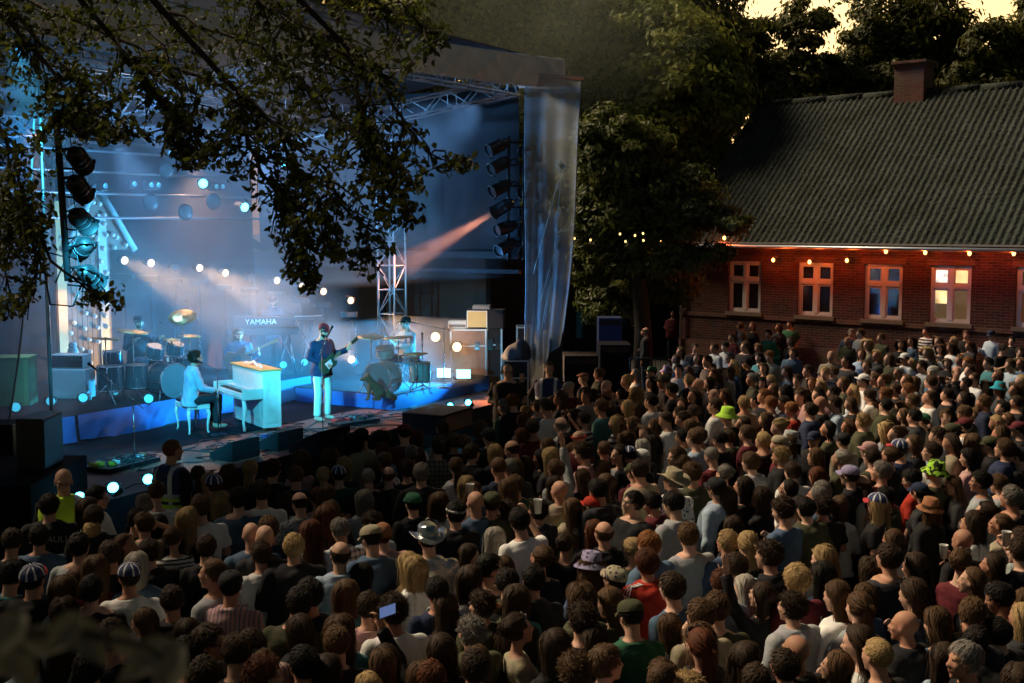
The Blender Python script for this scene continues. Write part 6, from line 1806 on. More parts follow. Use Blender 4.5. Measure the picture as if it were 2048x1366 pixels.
# --- wooden house front on the stage
M_plank = mat('weathered_planks', (.17, .13, .10), .8, var=.35, scale=5, bump=.2); M_post = mat('orange_lit_post', (.62, .33, .10), .6, var=.25, scale=6)  # warm lamplight on the post is put into its orange colour
M_ball = mat('frosted_bulb', (.62, .66, .66), .35, var=.02, emit=(.2, .55, .62), es=.10)
wh = TS('wooden_house_front', 'plank built gabled house front dotted with round white bulbs', 'stage scenery', -.0, 6.2, RISER_Z)
def wl_pt(px, py, t=6.2):
    p = PT(px, py, t) - S(0, t, RISER_Z); return (p.dot(EX), p.z)
xl, _ = wl_pt(112, 600); xr, _ = wl_pt(222, 600); _, zt_ = wl_pt(190, 500); xa, za = wl_pt(190, 372); xe, ze = wl_pt(265, 500)
b = MB(); npl = 11
for k in range(npl):
    x0 = xl + (xr - xl) * k / npl; x1 = xl + (xr - xl) * (k + 1) / npl
    b.bb(x0 + .006, x1 - .006, 0, .03, 0, zt_)
b.build('plank_wall', M_plank, wh)
b = MB(); b.bb(xl - .0, xl + .2, -.06, -.004, 0, zt_ + .9); b.build('corner_post', M_post, wh)
b = MB(); b.prism([(xl - .8, zt_ + .01), (xe, ze + .01), (xa, za)], 0, .03, M=Matrix.Translation((0, .03, 0)) @ Matrix.Rotation(R(90), 4, 'X')); b.build('gable', M_plank, wh)
d_ = Vector((xe - xa, 0, ze - za)); 
b = MB(); b.tube([(xa, -.05, za), (xe, -.05, ze)], [.07, .07], 4); b.tube([(xa, -.05, za), (xa - (xe - xa), -.05, ze)], [.07, .07], 4); b.build('roof_edge', mat('blue_green_trim', (.25, .42, .42), .7, var=.2), wh)
b = MB(); b.bb((xl + xr) / 2 + .35, (xl + xr) / 2 + .55, -.03, -.004, .2, za * .86); b.build('upright_board', M_tol, wh)
rr = random.Random(12)
for (px, py) in [(183, 405), (196, 408), (205, 430), (188, 447), (205, 448), (170, 420), (160, 430), (180, 470), (190, 478), (222, 470), (209, 470), (117, 475), (150, 468), (191, 475), (230, 475), (248, 490), (203, 497), (225, 495), (198, 523), (210, 545), (183, 598), (168, 626), (186, 632), (207, 632), (145, 646), (166, 657), (192, 655), (211, 654), (175, 679), (193, 683), (160, 698), (177, 703), (178, 726), (138, 666), (209, 607), (150, 590), (170, 560)]:
    x, z = wl_pt(px, py); b = MB(); b.ell((x, -.05, z), .045, nu=10, nv=7); b.build('bulb', M_ball, wh)
# little bird figure on the amplifier
br_ = P(146, 712, 1.75); bd = thing('stuffed_owl', 'small fluffy bird figure perched above the guitar amplifier', 'figure', D(146, 705, 21.5), 0)
b = MB(); b.ell((0, 0, 0), (.10, .09, .13)); b.ell((0, -.01, .13), (.075, .07, .065)); b.tube([(0, -.07, .13), (0, -.10, .12)], [.014, .003], 6); b.build('body', mat('grey_feathers', (.3, .36, .34), .9, var=.5, scale=26, bump=.8), bd)
b = MB(); b.cyl((0, 0, -.1), (0, 0, -.62), .012, n=6); b.build('perch', M_black, bd)
# fox figure in front of the low riser kit
fx0 = P(757, 802, Z2)
fxo = thing('stuffed_fox', 'fox figure with a thick tail sitting in front of the riser bass drum', 'figure', fx0 + Vector((.0, .1, 0)), R(-70))
M_fox = mat('fox_fur', (.13, .05, .02), .95, var=.5, scale=30, bump=.8)
def skinned(name, chains, mtl, par, vox=.012, fold=0):
    mb = MB()
    for ch in chains:
        for (p0, r0), (p1, r1) in zip(ch, ch[1:]): capsule(mb, p0, p1, r0, r1, n=10)
    me = remesh(name, mb, [mtl], vox, 3)
    return link(name, me, par)
skinned('body', [[((0, .06, .13), .090), ((0, -.08, .26), .082), ((0, -.15, .35), .062), ((0, -.21, .42), .066), ((0, -.28, .40), .038), ((0, -.35, .385), .016)],
                 [((.035, -.15, .36), .035), ((.045, -.19, .18), .024), ((.045, -.20, .04), .018), ((.045, -.24, .02), .018)], [((-.035, -.15, .36), .035), ((-.045, -.19, .18), .024), ((-.045, -.20, .04), .018), ((-.045, -.24, .02), .018)],
                 [((.06, .02, .14), .070), ((.09, -.08, .12), .045), ((.09, .0, .03), .024), ((.09, -.10, .02), .020)], [((-.06, .02, .14), .070), ((-.09, -.08, .12), .045), ((-.09, .0, .03), .024), ((-.09, -.10, .02), .020)],
                 [((.035, -.20, .465), .022), ((.05, -.19, .525), .006)], [((-.035, -.20, .465), .022), ((-.05, -.19, .525), .006)]], M_fox, fxo, .010)
skinned('tail', [[((0, .10, .09), .035), ((.10, .22, .06), .055), ((.24, .22, .07), .062), ((.34, .12, .13), .055), ((.36, .06, .22), .03)]], M_fox, fxo, .014)
# --- bottles and small things on the riser
bt = thing('plastic_cup', 'pair of pale cups beside the floor lamp under the turquoise amplifier', 'cup', P(180, 800, RISER_Z), 0)
b = MB(); b.lathe([(.001, .002), (.03, .002), (.04, .12), (.037, .12), (.028, .01), (.001, .01)], 14); b.build('cup', mat('clear_plastic_cup', (.62, .64, .62), .25, var=.05, spec=.6), bt)

# ================================================================== THE BAND
M_guitar = mat('dark_green_guitar', (.02, .07, .04), .18, var=.1); M_neck = mat('maple_neck', (.35, .20, .09), .4, var=.2)
def band(label, key, pose, headpt, zfeet, facing, hair, hc, part, cc, hat=None, glasses=None, beard=None, legc=(.05, .05, .06), pattern=None, skin=(.50, .29, .20), cat_group='musicians on the stage', at=None):
    POSES['band_' + key] = pose
    ps = get_pose('band_' + key); hp = ps['H'] @ Vector((0, 0, .01))
    yaw = math.atan2(-facing[0], facing[1])
    p = P(headpt[0], headpt[1], zfeet + hp.z)
    off = Matrix.Rotation(yaw, 3, 'Z') @ Vector((hp.x, hp.y, 0))
    loc = Vector((p.x - off.x, p.y - off.y, zfeet)) if at is None else Vector((at[0], at[1], zfeet))
    o = make_person(label, loc, yaw, 'band_' + key, hair, hc, part, cc, pattern, hat, glasses, skin, beard, cat_group, random.Random(len(key)), legc)
    return o, ps, loc, yaw
sg, sps, sl, sy_ = band('singer in a dark red cap and navy shirt playing a green guitar at the microphone', 'singer',
    dict(sex='m', armL='fret', armR='strum', yaw=-6, tilt=-12, lean=4, fat=.022, hgt=1.0, legs=[(( -.09, 0, .92), (-.13, .03, .50), (-.15, -.03, .09)), ((.09, 0, .92), (.13, .05, .50), (.14, .02, .09))]), (648, 660), ZF, (.80, -.60), 'fringe', 'd', 'long', 'n', 'Am', None, 'longbeard', (.62, .60, .52))
# electric guitar
def guitar(label, loc, yaw, z, tilt, mtl, acoustic=False):
    t = thing('electric_guitar' if not acoustic else 'acoustic_guitar', label, 'guitar', loc, yaw)
    M = Matrix.Translation((0, .20, z)) @ Matrix.Rotation(R(tilt), 4, 'Y') @ Matrix.Rotation(R(90), 4, 'X')
    k = 1.25 if acoustic else 1.0; th = .05 if not acoustic else .09
    outline = [(-.20, .10), (-.23, 0), (-.20, -.11), (-.10, -.15), (.0, -.10), (.08, -.13), (.17, -.12), (.20, -.07), (.13, -.04), (.13, .03), (.19, .07), (.16, .12), (.06, .11), (.0, .09), (-.10, .15)]
    b = MB(); b.prism([(x * k, y * k) for x, y in outline], -th / 2, th / 2, M=M); bo = b.build('guitar_body', mtl, t, bev=.012)
    b = MB(); b.prism([(-.10, .05), (.06, .05), (.06, -.06), (-.06, -.09)], -th / 2 - .004, -th / 2 - .0005, M=M); b.prism([(-.10, .05), (.06, .05), (.06, -.06), (-.06, -.09)], th / 2 + .0005, th / 2 + .004, M=M); b.build('pick_guard', M_white if not acoustic else M_black, bo)
    b = MB(); b.prism([(.12, -.025), (.66, -.02), (.66, .02), (.12, .025)], -.002, .026, M=M); b.build('neck', M_neck, t)
    b = MB(); b.prism([(.66, -.022), (.82, -.04), (.84, .03), (.66, .022)], -.006, .014, M=M); b.build('headstock', M_neck if acoustic else mtl, t)
    b = MB()
    for q in range(6): b.cyl(M @ Vector((.70 + .02 * q, -.05, .004)), M @ Vector((.70 + .02 * q, -.035, .004)), .006, n=6)
    b.build('tuning_pegs', M_chrome, t)
    return t
guitar('dark green solid guitar with a long neck held by the singer', sl, sy_ + math.pi, 1.05, 0, M_guitar) if False else None
def attach_guitar(label, loc, yaw, z, y, tiltdeg, mtl, acoustic=False, xs=-1):
    # neck runs to the player's left hand (local -x), raised
    t = guitar(label, loc, yaw, 0, 0, mtl, acoustic)
    Mg = Matrix.Translation((0.02, y, z)) @ Matrix.Rotation(R(tiltdeg), 4, 'Y') @ Matrix.Diagonal((xs, 1, 1, 1)) @ Matrix.Translation((0, -.20, 0))
    for o in t.children:
        o.data.transform(Mg); o.data.flip_normals()
        for c in o.children: c.data.transform(Mg); c.data.flip_normals()
    return t
attach_guitar('dark green solid guitar with a long neck held by the singer', sl, sy_, 1.04, .20, 28, M_guitar)
stp = MB(); stp.tube([(-.20, .12, 1.12), (-.13, .13, 1.36), (-.07, .02, 1.50), (.10, -.13, 1.40), (.22, .02, 1.12)], .018, 6)
o = stp.build('guitar_strap', M_black, None, sl, sy_); tag(o, 'black strap of the green guitar over the shoulder of the singer', 'strap')
pn, pps, pnl, pny = band('pianist seated in a pale blue shirt, back half turned, dark curly hair'.replace(', dark curly hair', ''), 'pianist',
    dict(sex='m', armL='keysR', armR='keysR', yaw=-4, tilt=10, lean=8, sit=True, hipz=.60), (392, 716), ZF, (.80, .50), 'curly', 'd', 'shirt', 'c', None, None, None, (.02, .02, .025))
dr, _, _, _ = band('drummer in a dark cap and dark shirt behind the glittering kit', 'drummer_one',
    dict(sex='m', armL='drumhi', armR='drumhi', yaw=-10, tilt=4, lean=3, fat=.03, sit=True, hipz=.62), (302, 637), RISER_Z, (.72, -.68), 'fringe', 'd', 'shirt', 'd', 'Ak', None, 'beard', at=(k1.x - .15 - .70, k1.y + .3 + .60))
gt_, gps, gl_, gy = band('seated guitarist in a denim shirt with a headband and long hair', 'guitarist',
    dict(sex='m', armL='fret', armR='strum', yaw=16, tilt=-14, lean=6, sit=True, hipz=.70), (478, 668), ZF, (.15, -.99), 'long', 'b', 'shirt', 'b', 'Bk', None, 'longbeard', (.22, .12, .08))
attach_guitar('reddish brown hollow guitar across the lap of the seated guitarist', gl_, gy, .92, .24, 24, mat('red_brown_guitar', (.24, .06, .03), .3, var=.3), True)
kp, _, _, _ = band('keyboard player in an open denim shirt and beanie between the keyboards', 'keyboardist',
    dict(sex='m', armL='keysR', armR='keysR', yaw=-10, tilt=-12, lean=4), (546, 601), RISER_Z - .22, (.25, -.97), 'fringe', 'd', 'shirt', 'b', 'Nm', None, 'beard')
d2, _, _, _ = band('drummer in a baseball cap and grey tee on the low riser', 'drummer_two',
    dict(sex='m', armL='drum', armR='drumhi', yaw=12, tilt=4, lean=2, fat=.02, sit=True, hipz=.62), (812, 647), Z2, (-.80, -.60), 'fringe', 'k', 'tee', 'l', 'Ak', None, None, at=(k2.x + .1 + .40, k2.y + .25 + .80))
# drumsticks
for (o_, yy, zz) in ((dr, .40, 1.08), (d2, .42, 1.02)):
    b = MB(); b.cyl((.20, .36, zz), (.10, .78, zz + .12), .007, .005, n=6); t = b.build('drumstick', M_neck, None, o_.location, o_.rotation_euler.z); tag(t, 'drumstick raised by the %s' % ('drummer in the dark shirt' if o_ is dr else 'drummer on the low riser'), 'drumstick')
# crew and guards standing on the ground in front of the stage
def ground_person(label, key, pose, headpt, zfeet, facing, **k):
    return band(label, key, pose, headpt, zfeet, facing, cat_group='guards and crew beside the stage', **k)
M_hiv = mat('high_visibility_yellow', (.55, .85, .04), .7, var=.08, emit=(.5, .8, .05), es=.0); M_refl = mat('reflective_tape', (.55, .6, .66), .35, metal=.3, var=.1)
def vest(o, key, blue=True, full=False):
    ps = get_pose('band_' + key)
    me = remesh('vest', raw_top(ps, 'none', 'jacket'), [M_ucb, M_hiv, M_refl], .016, 2, matfn=lambda c: np.where((c[:, 2] < 1.14) & (((c[:, 2] * 9) % 1) < .75), 1, np.where((np.abs(np.abs(c[:, 0]) - .11) < .022) | (np.abs(c[:, 2] - 1.17) < .02), 2, 1 if full else 0)))
    v = link('vest', me, o); v.scale = (1.02, 1.03, 1.0)
gA, _, _, _ = ground_person('security guard in navy vest with yellow hem, standing by the cyan footlights', 'guardA', dict(sex='m', armL='down', armR='down', yaw=-12, tilt=3, fat=.012), (346, 900), 0.0, (.55, .83), hair='crop', hc='r', part='long', cc='k'); vest(gA, 'guardA')
gB, _, _, _ = ground_person('steward in a full yellow vest and glasses beside the black platform, facing the crowd', 'guardB', dict(sex='m', armL='down', armR='down', yaw=-4, tilt=-8, fat=.02), (127, 962), 0.0, (.35, -.94), hair=None, hc='d', part='long', cc='k', glasses='on'); vest(gB, 'guardB', full=True)
gC, _, _, _ = ground_person('security guard in blue and yellow vest with glasses under the mesh banner', 'guardC', dict(sex='m', armL='hipback', armR='hipback', yaw=10, tilt=-4, fat=.02), (1098, 738), 0.05, (-.15, -.99), hair='crop', hc='b', part='long', cc='k', glasses='on', skin=(.5, .32, .24)); vest(gC, 'guardC')
gD, _, _, _ = ground_person('crew member in black polo with headphones and a round yellow badge', 'crewD', dict(sex='m', armL='front', armR='front', yaw=-6, tilt=-4, fat=.05), (1015, 742), 0.05, (.05, -1), hair=None, hc='b', part='tee', cc='k', glasses='on', skin=(.5, .32, .24))
psD = get_pose('band_crewD')
b = MB(); b.tube([(-.092, 0, 0), (-.09, 0, .08), (0, 0, .135), (.09, 0, .08), (.092, 0, 0)], .010, 6)
for s in (-1, 1): b.ell((s * .092, 0, -.01), (.020, .035, .042))
h_ = b.build('headphones', M_black, gD); h_.matrix_local = psD['H']
b = MB(); b.cyl((-.09, .155, 1.27), (-.09, .185, 1.27), .04, n=18); b.build('badge', mat('yellow_badge', (.6, .65, .08), .6, var=.2, scale=30), gD)
# ================================================================== THE CROWD
# head centres read from enlarged pieces of the photograph: (x0, y0, scale) then X,Y,hair+colour,cloth+part+pattern[,options]
CROWD = [
((1000, 700, 4.14), """
30 470 cg g2|green jacket with grey curls;100 430 cr k2;205 510 oy e;185 590 Ca b3;310 470 sb b3;380 470 sd w1|crisp white shirt near the security guards;430 430 ob k;515 490 la k
500 395 sb k;570 320 n0 m2 ^Ae|cream cap and maroon jacket;690 235 sy k1 ^Fa|brown flat cap near the stage;820 195 sb o2 @l|olive jacket, tallest beside the black boxes;880 300 n0 k
710 380 sd e1v;605 545 ld b3;690 570 sd w0s|white top with thin stripes, raising a camera ~ph;835 470 sb t1;880 390 sb k ^Wa;990 380 ud k3;1040 260 uy k3;1120 200 og l;1130 350 wy e3
1245 265 wd k3;1255 180 sd k ^Agf|green and white trucker cap;1380 175 ob m3 ^Hxf|flowery purple hat;1355 260 sd k2 ^Ao;1475 165 sk w1 *g;1560 180 ob d;1560 250 sy k2;1640 290 n0 k;1420 330 sk k2;1250 425 sk w1v *g
1130 500 ld k;1050 470 oy k3;1600 380 ld k;1500 450 od d;1480 520 od k;1600 510 sd k;1370 575 bd w0|plain white tee, tall, beside the pale blue shirt;1500 575 ud k;1275 620 ob a3f;1095 610 ob k
950 600 ly w3s|white top with dark stripes and straight hair;1040 730 lb k;1190 690 lb k *g;1570 630 ob d;1510 720 sk c1;1610 730 sb c1v;500 620 fg w0 *g;265 640 sd m1 +b|maroon shirt near the stage corner
170 710 oa k;125 830 fd k;390 800 lb k;410 890 wy d;655 740 ra m3 ^Brl;540 750 lk k;600 840 wb w3;700 860 cd k;860 830 n0 k +b;1085 880 bd k ^Kn|navy and white star cap beside the bald bearded one;1160 800 ow k
1230 900 ow k ^Aw;970 870 ud k;1410 880 sb k;1510 940 sb k *g;1220 980 sd e5|beige waistcoat beside the straw hat;1120 1010 sb k ^Ao;1405 1095 sg w1f ^Wew|straw cowboy hat and pale leafy shirt;1560 1010 cb o2;1250 770 wd k
30 985 n0 k;180 970 ob d2;270 950 od k;450 990 la k;545 960 sb l3 ~up|arm raised with a pointing finger;725 1040 ob k;840 990 wb k;900 1100 lb k;830 1150 sk k +b;470 1160 n0 e1;130 1120 sb g3;400 1130 od k
30 1130 lb k;540 1290 lb k;735 1290 pb c1 ^Ar|bright orange red cap;1080 1260 sk k *g;1270 1250 sk k;280 1320 cd k;100 1320 cd k;340 880 lk k;1440 1290 sk l2|light grey hooded top, hood down the back"""),
((1350, 700, 4.14), """
265 90 sa d;450 60 sg l2|grey hoodie in the far crowd under the first window;320 200 wb k *u;450 180 ob k;480 130 ly b;410 190 ld k;300 150 ob d;600 110 sk k ^Ak;690 60 Ck t0;780 50 sr e3 @c;730 150 ob k @c
635 240 sg k;720 270 sk k @c;790 250 oy k;810 320 ob d;920 180 Cb b3;970 20 sb k @c;1100 170 sd k;1240 190 sy k @c;1130 270 ob k @c;1310 180 sb k *u;1290 50 n0 k @c +b;1450 165 sb k ^Am|dark red cap in the far crowd
1420 90 sk k;1540 30 ob k @c;1580 130 ob k @c;1560 250 sd w3 ^Aw|white baseball cap in the far crowd;1010 250 sd k @c;1200 290 ly k;1390 270 ob k;1470 340 ly k;1610 380 sd k +b;1450 440 ob k;1310 350 sk k;1180 370 sd k @c
1320 440 sd c1|pale blue shirt beside the dark round haired one, mid crowd;1200 440 n0 k;1120 500 sd n2 @l;962 490 sr r1|bright red shirt in mid crowd;900 440 sd n;790 440 sr w1v *g;670 420 sk n;570 440 sy e0|sand tee and blond crop
740 380 sr k;1030 390 pb k;900 340 lk k;430 540 sd k ^Hhc|lime camouflage bucket hat nearer the stage;330 460 sb w1f +b;320 370 n0 k;410 370 wb d;280 270 od d;740 570 lb k;560 610 od k;850 640 uy k;590 690 sb k *g
440 720 sd o2|dark olive jacket, standing straight;370 740 sk k;200 710 sb e1f;320 880 n0 m3 *g;730 750 sy k;860 780 bb m3 ^Re;950 740 lb c3 ^Hlw|pale grey green knitted bucket hat;1150 740 sb k ^An;1265 650 ok k;1430 630 lb k
1550 590 cy o2|olive jacket and curly fair hair;1390 750 sk e1v *g ^Ak;1560 820 sk k ^Ap;1640 880 sd o0 *g;1350 900 uw o2;1170 880 ob k;1170 910 sk l2 ^Ak;870 890 cy k2|black jacket and white blond curls;660 930 Mb l2|light grey hoodie with a loose fringe
980 1010 sd w0 *u;1170 1020 la k;350 1030 ug m3;340 1120 sd c1 ^Ak|pale blue shirt under a black cap;510 1130 od k;470 1200 lb k;700 1230 Cd k;900 1130 lk w0;840 1310 cd b3|dark blue top and dense curls;1000 1290 ok k;1110 1210 og k
1230 1160 og k;1240 1290 cd k;1100 1310 sk o2;1350 1280 ob k;1460 1030 sd k ^Ax|shiny lavender cap;1590 1080 fb l3;1610 1010 sg k"""),
((1680, 600, 3.177), """
70 210 sg b1 @c;130 210 sb k;270 90 sk b1 @c;285 145 sk k2 @c;45 260 fw o1 @c;170 280 wy e3 @c;260 240 sb o2;385 280 ld k @c;470 200 ly b3 @c;450 260 lk b;495 115 bk k ^Kn|navy and white star cap right against the brick wall
545 200 sk w3s|white and black striped top, small, by the brick wall;670 150 sd w0|white tee under the lit fourth window;610 170 sd k;620 260 lb k @c;630 310 wb k @c;720 260 oy o2;550 330 wy k;820 290 sa k;800 220 sb k @c;900 195 ok k0 @c
980 180 sy k3 ~ph1 @c;960 220 sb k ^An;1090 260 sk k2 @c *g;1040 310 sd k +b @c;1110 140 wb k;940 110 sk k ^Ak;410 370 sd w3 ^Aw|white cap worn low, far crowd near the third window;450 400 oy k;230 350 Cy k;120 340 ob k @c;310 370 ob k
20 380 sk k @c;155 400 ob k;235 455 sd k ^Ad|grey cap in the far crowd;365 460 og k;270 510 ub k;220 500 sb k;590 460 sw k;740 460 fb k @c *g;760 380 lb k @c;810 400 sr w0;820 450 cd k;850 500 bb w1
800 530 sk k ~ph|dark top, holding up a camera in far crowd;940 400 sk t0;1080 410 sb c3;1150 400 ob k;1150 510 oy k;1010 560 ob d ^Hz|turquoise bucket hat;930 550 wd k @c;1110 570 wb k;565 615 bb w0|off white tee seen from behind, far crowd
575 520 sb k;420 510 ob k;470 520 ob l3;350 570 sb k;430 570 sr k;460 640 sb k *g;290 600 sr k;600 560 ld k;680 600 sd k;780 620 ld k;910 650 sb n2 +b;1030 690 ck k;290 670 sk o2;210 670 ob k;380 680 ob k;470 740 sk d
400 730 ob k;670 740 sb k @c +b;790 720 sb d;530 765 sd e1 ^Ag *u|dark green cap and beige shirt;710 840 sk r2 ^Ro|olive cap worn backwards over a red top;790 795 sk w0 +b ^Am|rust red cap and white tee;990 780 oy k;350 850 ub k;280 820 ly k
375 925 sd n3 ^Kn|navy and white star cap beside the white baseball cap;460 910 ob k;540 960 sd w0;150 950 sk k ^Aw;245 1000 sd o0 *g|olive tee and thick dark hair;330 1000 ub k;565 1070 sk o3 ^Hhc|lime camouflage bucket hat farther from the stage
430 1140 sk r0|red top beneath the lime bucket hat;520 1220 pk k ^An;520 1310 wb k ^Ha|rust coloured felt bucket hat;720 1180 lb k;800 1000 Ck k;1010 850 wb k;1130 820 sk k ^Am ~cup|dark red cap, lifting a drink;950 920 sk k ^Ao ~cup
1010 950 Mb n1;1150 1000 sk k ^Ak;900 1140 sk l3;1040 1160 sb l3;1080 1230 sg k0|black tee with a grey crop, large, near the picture edge;290 1250 sk k;228 1290 ly k0 ^Kn|navy and white star cap over long fair hair;1060 60 sk k;1000 90 ob k @c
330 120 sb k @c;210 130 sd k @c;560 150 sb k @c;1140 330 sd k @c;680 400 ob k @c;700 300 lb k;520 420 sk k;640 520 ob k;1000 480 ob d;1060 760 ob k;860 720 ob k;700 900 ld k;620 860 sd k;840 900 ob k;1120 650 sd k"""),
((1000, 1000, 3.7325), """
265 150 sk w0 ~cup|white tee, drinking beside the curly one;620 230 oa k;740 220 fb k2;430 330 ud k3;950 370 py o3;1145 330 sr b1;1130 480 Ma r2|red track jacket with three white arm stripes;1425 260 sb k;640 460 wb b3 ^Hxf|pale lavender patterned bucket hat
800 570 sk k ^Aef|cream cap with green peak;270 430 ub k;190 750 uy t1|teal shirt and pinned up fair hair;190 590 sk k;640 720 Cb o2|loose long curls and dark olive jacket;245 960 ud e3 *u @r|sunglasses pushed up, turned away from the stage
540 890 cd k;950 880 sk g0 ^Ao|olive green cap and dark green tee;460 1080 ld k;630 1050 ld k;900 1230 Mb k @r;510 1290 cb k;1215 1330 n0 k;1180 1260 sb k;1310 970 ob k;1430 1010 wb k;1460 830 sb k;100 640 sk k;1330 640 sd k;860 760 ob k;30 520 ob k;40 700 ld k"""),
((1350, 1000, 3.7325), """
120 280 sb k;270 310 sy b1|denim shirt with backpack straps and glasses *g;430 210 od k;500 330 py k2;740 440 cd k2;845 590 My m0|maroon tee with a white round badge and spiky blond hair;1110 430 wy k2;1370 500 Cd b3;290 620 sa k *g
470 640 lw e2|very long pale hair over a sand coat;910 790 cd l2|grey hoodie in the near crowd, hood down;1280 770 pb l3|pale sweater with a black shoulder strap;1200 710 ob k;230 820 sb o3|round shouldered dark green sweater;170 1010 pa k2 *u
840 1120 n0 k;850 1240 sd k;1320 1050 ld w0;1440 1130 sr k;200 1350 cy k;60 970 od k;600 470 sd k;620 700 ld k ~upL;1060 560 lk k;480 1180 ld k;1080 1250 ob k;640 1330 sd k"""),
((1700, 1000, 3.7325), """
970 80 ud k *u;880 210 oy n3|navy lace top and fair bob, sunglasses *g;930 160 wd k;1060 180 pb k;725 290 n0 k0|bald, black tee, hand on their shoulder;300 300 lb w3 *u|white top and very long hair with sunglasses;260 430 sd d
820 450 ub k *u;850 600 lb k;440 690 od b1p *u|blue checked shirt, head tipped right back ~m3;460 950 n0 k;700 950 ob k;880 870 sb d2;200 1150 by k0;610 1180 ld k;860 1190 sg k1;1170 880 ly k;1210 1000 sk k2 +b;1270 760 ob k
1230 1290 od l2;1290 400 sd k ~cup|drink and bracelet by the picture edge;60 700 ob b;1040 1040 sk k;1050 480 ld k;1180 300 sd k;1100 700 sk k;500 480 ld k"""),
((0, 840, 2.596), """
245 440 sk k2|black football jacket with pale letters on the back;440 450 ld w0;520 395 sk w0 @r|white tee, face turned to the cyan footlight;725 440 og k;1000 290 pb k3f|dark spotted top and ponytail beside the guard;1130 330 bb k0 ^Kn|navy and white star cap nearest the guard
865 375 ub w0|white tee with a black strap, next to the guard;980 500 ly k3;1065 440 sb w0;1130 420 wy k0;1090 320 oy k0;1190 280 lb p5;1250 410 sk k;500 510 sd k;515 580 uy k3;620 520 sk k;730 545 sb k ~hb;700 640 lb k;880 540 ok k3
930 620 ub w3s|white top with thin dark stripes, hair up;1070 650 sd k1;1100 790 n0 k;740 740 ow b1|denim shirt and smooth pale bob;675 830 sd w0|navy and white star cap and baseball tee with dark seams ^Kn;1210 860 sk p1v ^Ak|pink checked shirt and dark cap;540 760 wb k
150 820 sk k ^Kn|navy and white star cap nearest the picture corner;20 810 sk t1;300 870 lb k;350 830 la k;370 990 Cd k;770 1010 ob k;40 1070 sb k;1290 600 n0 b1;220 600 sk k;60 640 sd k;430 660 sk k;620 690 sd k;820 680 sd k;950 920 sd k2
450 870 sk k;600 1090 sd k;900 1090 od k;1000 1180 sk k;1130 1150 sd k2;350 1150 ld k;160 1180 ob k;760 1270 od k;1240 1200 sd k;560 1250 sk k;980 1330 sd k"""),
((500, 840, 2.596), """
25 260 py k;100 260 sd k;245 200 wb p5;250 290 sb k;385 200 Cb k|big frizzy curls nearest the pedalboard;490 230 oy k3;465 280 bk g0 ^Kn|navy and white star cap over a red collar;578 90 sk e1 ^Ak|beige shirt with a bag strap and dark cap;520 110 lk k;670 90 ld n
700 155 oa k;850 90 Ca w3f|black and white patterned dress and full dark curls;800 70 sk m2 ^Am;830 180 ug k;690 215 pb w3f;640 250 od k;620 300 bg k;722 290 fb o3|olive sweater and bald crown;885 270 sg k1 *g;940 150 sd e1p|black and white checked shirt, mid crowd
990 35 ob e3;1055 110 sb k;1120 120 ub k;1190 40 ob k;980 120 ob e;1240 85 sk k ^Ak;1190 175 sd k2;1260 175 oy k;1100 325 oy k2;1050 235 pb k;1010 150 od k;1290 250 n0 k;1290 350 lb k;1150 375 ob k @r *g;1150 430 n0 b1 ~cup|denim jacket lifting a plastic cup of beer
1230 430 sd o2 ^Ao|khaki cap by the lifted beer cup;60 380 sd w0|white tee with dark backpack;365 290 py k;355 380 ob k;160 430 od k;245 430 fd l1f;345 400 ua p3f|pink flowery top, red hair up;460 480 ob k;592 410 lg l3|grey jumper and long grey hair
800 255 cd k;830 430 sk k1 ^Ag|green cap, far side of the silver hat;910 410 lb w0;1030 490 sk k2 ^Bw|black leather jacket and white capped headband;170 570 sb n1;340 590 la k;465 580 sg w1p|white checked shirt and grey crop;590 630 sk b2 ^Ae|khaki cap with a backpack
730 600 sa p1 ^Na|rust orange beanie;390 510 la k;970 620 sk w1q ^Wll|silver cowboy hat and sparkling silver shirt;1240 610 lw k;1200 700 ld k;30 590 n0 k;30 710 sd k;220 660 sy k2|black coat and smooth blond bowl of hair;390 710 fd c4|pale teal short sleeved shirt, balding
460 910 lb t1|teal shirt and long brown hair, face turned;620 800 lk k;790 730 ly k;880 760 wy w3;620 530 cd k;680 1000 lb c3;770 1010 cd w0|white tee behind the raised phone;1150 800 ld k;1130 1090 cg o2|dark olive jacket and grey curls
1195 970 cd o2 ~hb|dark jacket, hand on the back of the head;450 1150 sb k;60 1330 ca k;20 1280 sb k *u;750 1240 ld k ~ph1|raised phone with a lit screen;870 1340 ob k;620 1370 oy k;960 1340 sa k;990 980 ld k;560 970 sd k;300 900 sk k;130 960 sk k;300 1080 od k
40 1150 sd p1v;200 1250 sk k;340 1290 ld k;560 1250 ob k;930 880 sk k;1050 1180 ld k;1080 1280 sd k;1200 1260 ob k;1260 760 sk k;520 1080 wb t1"""),
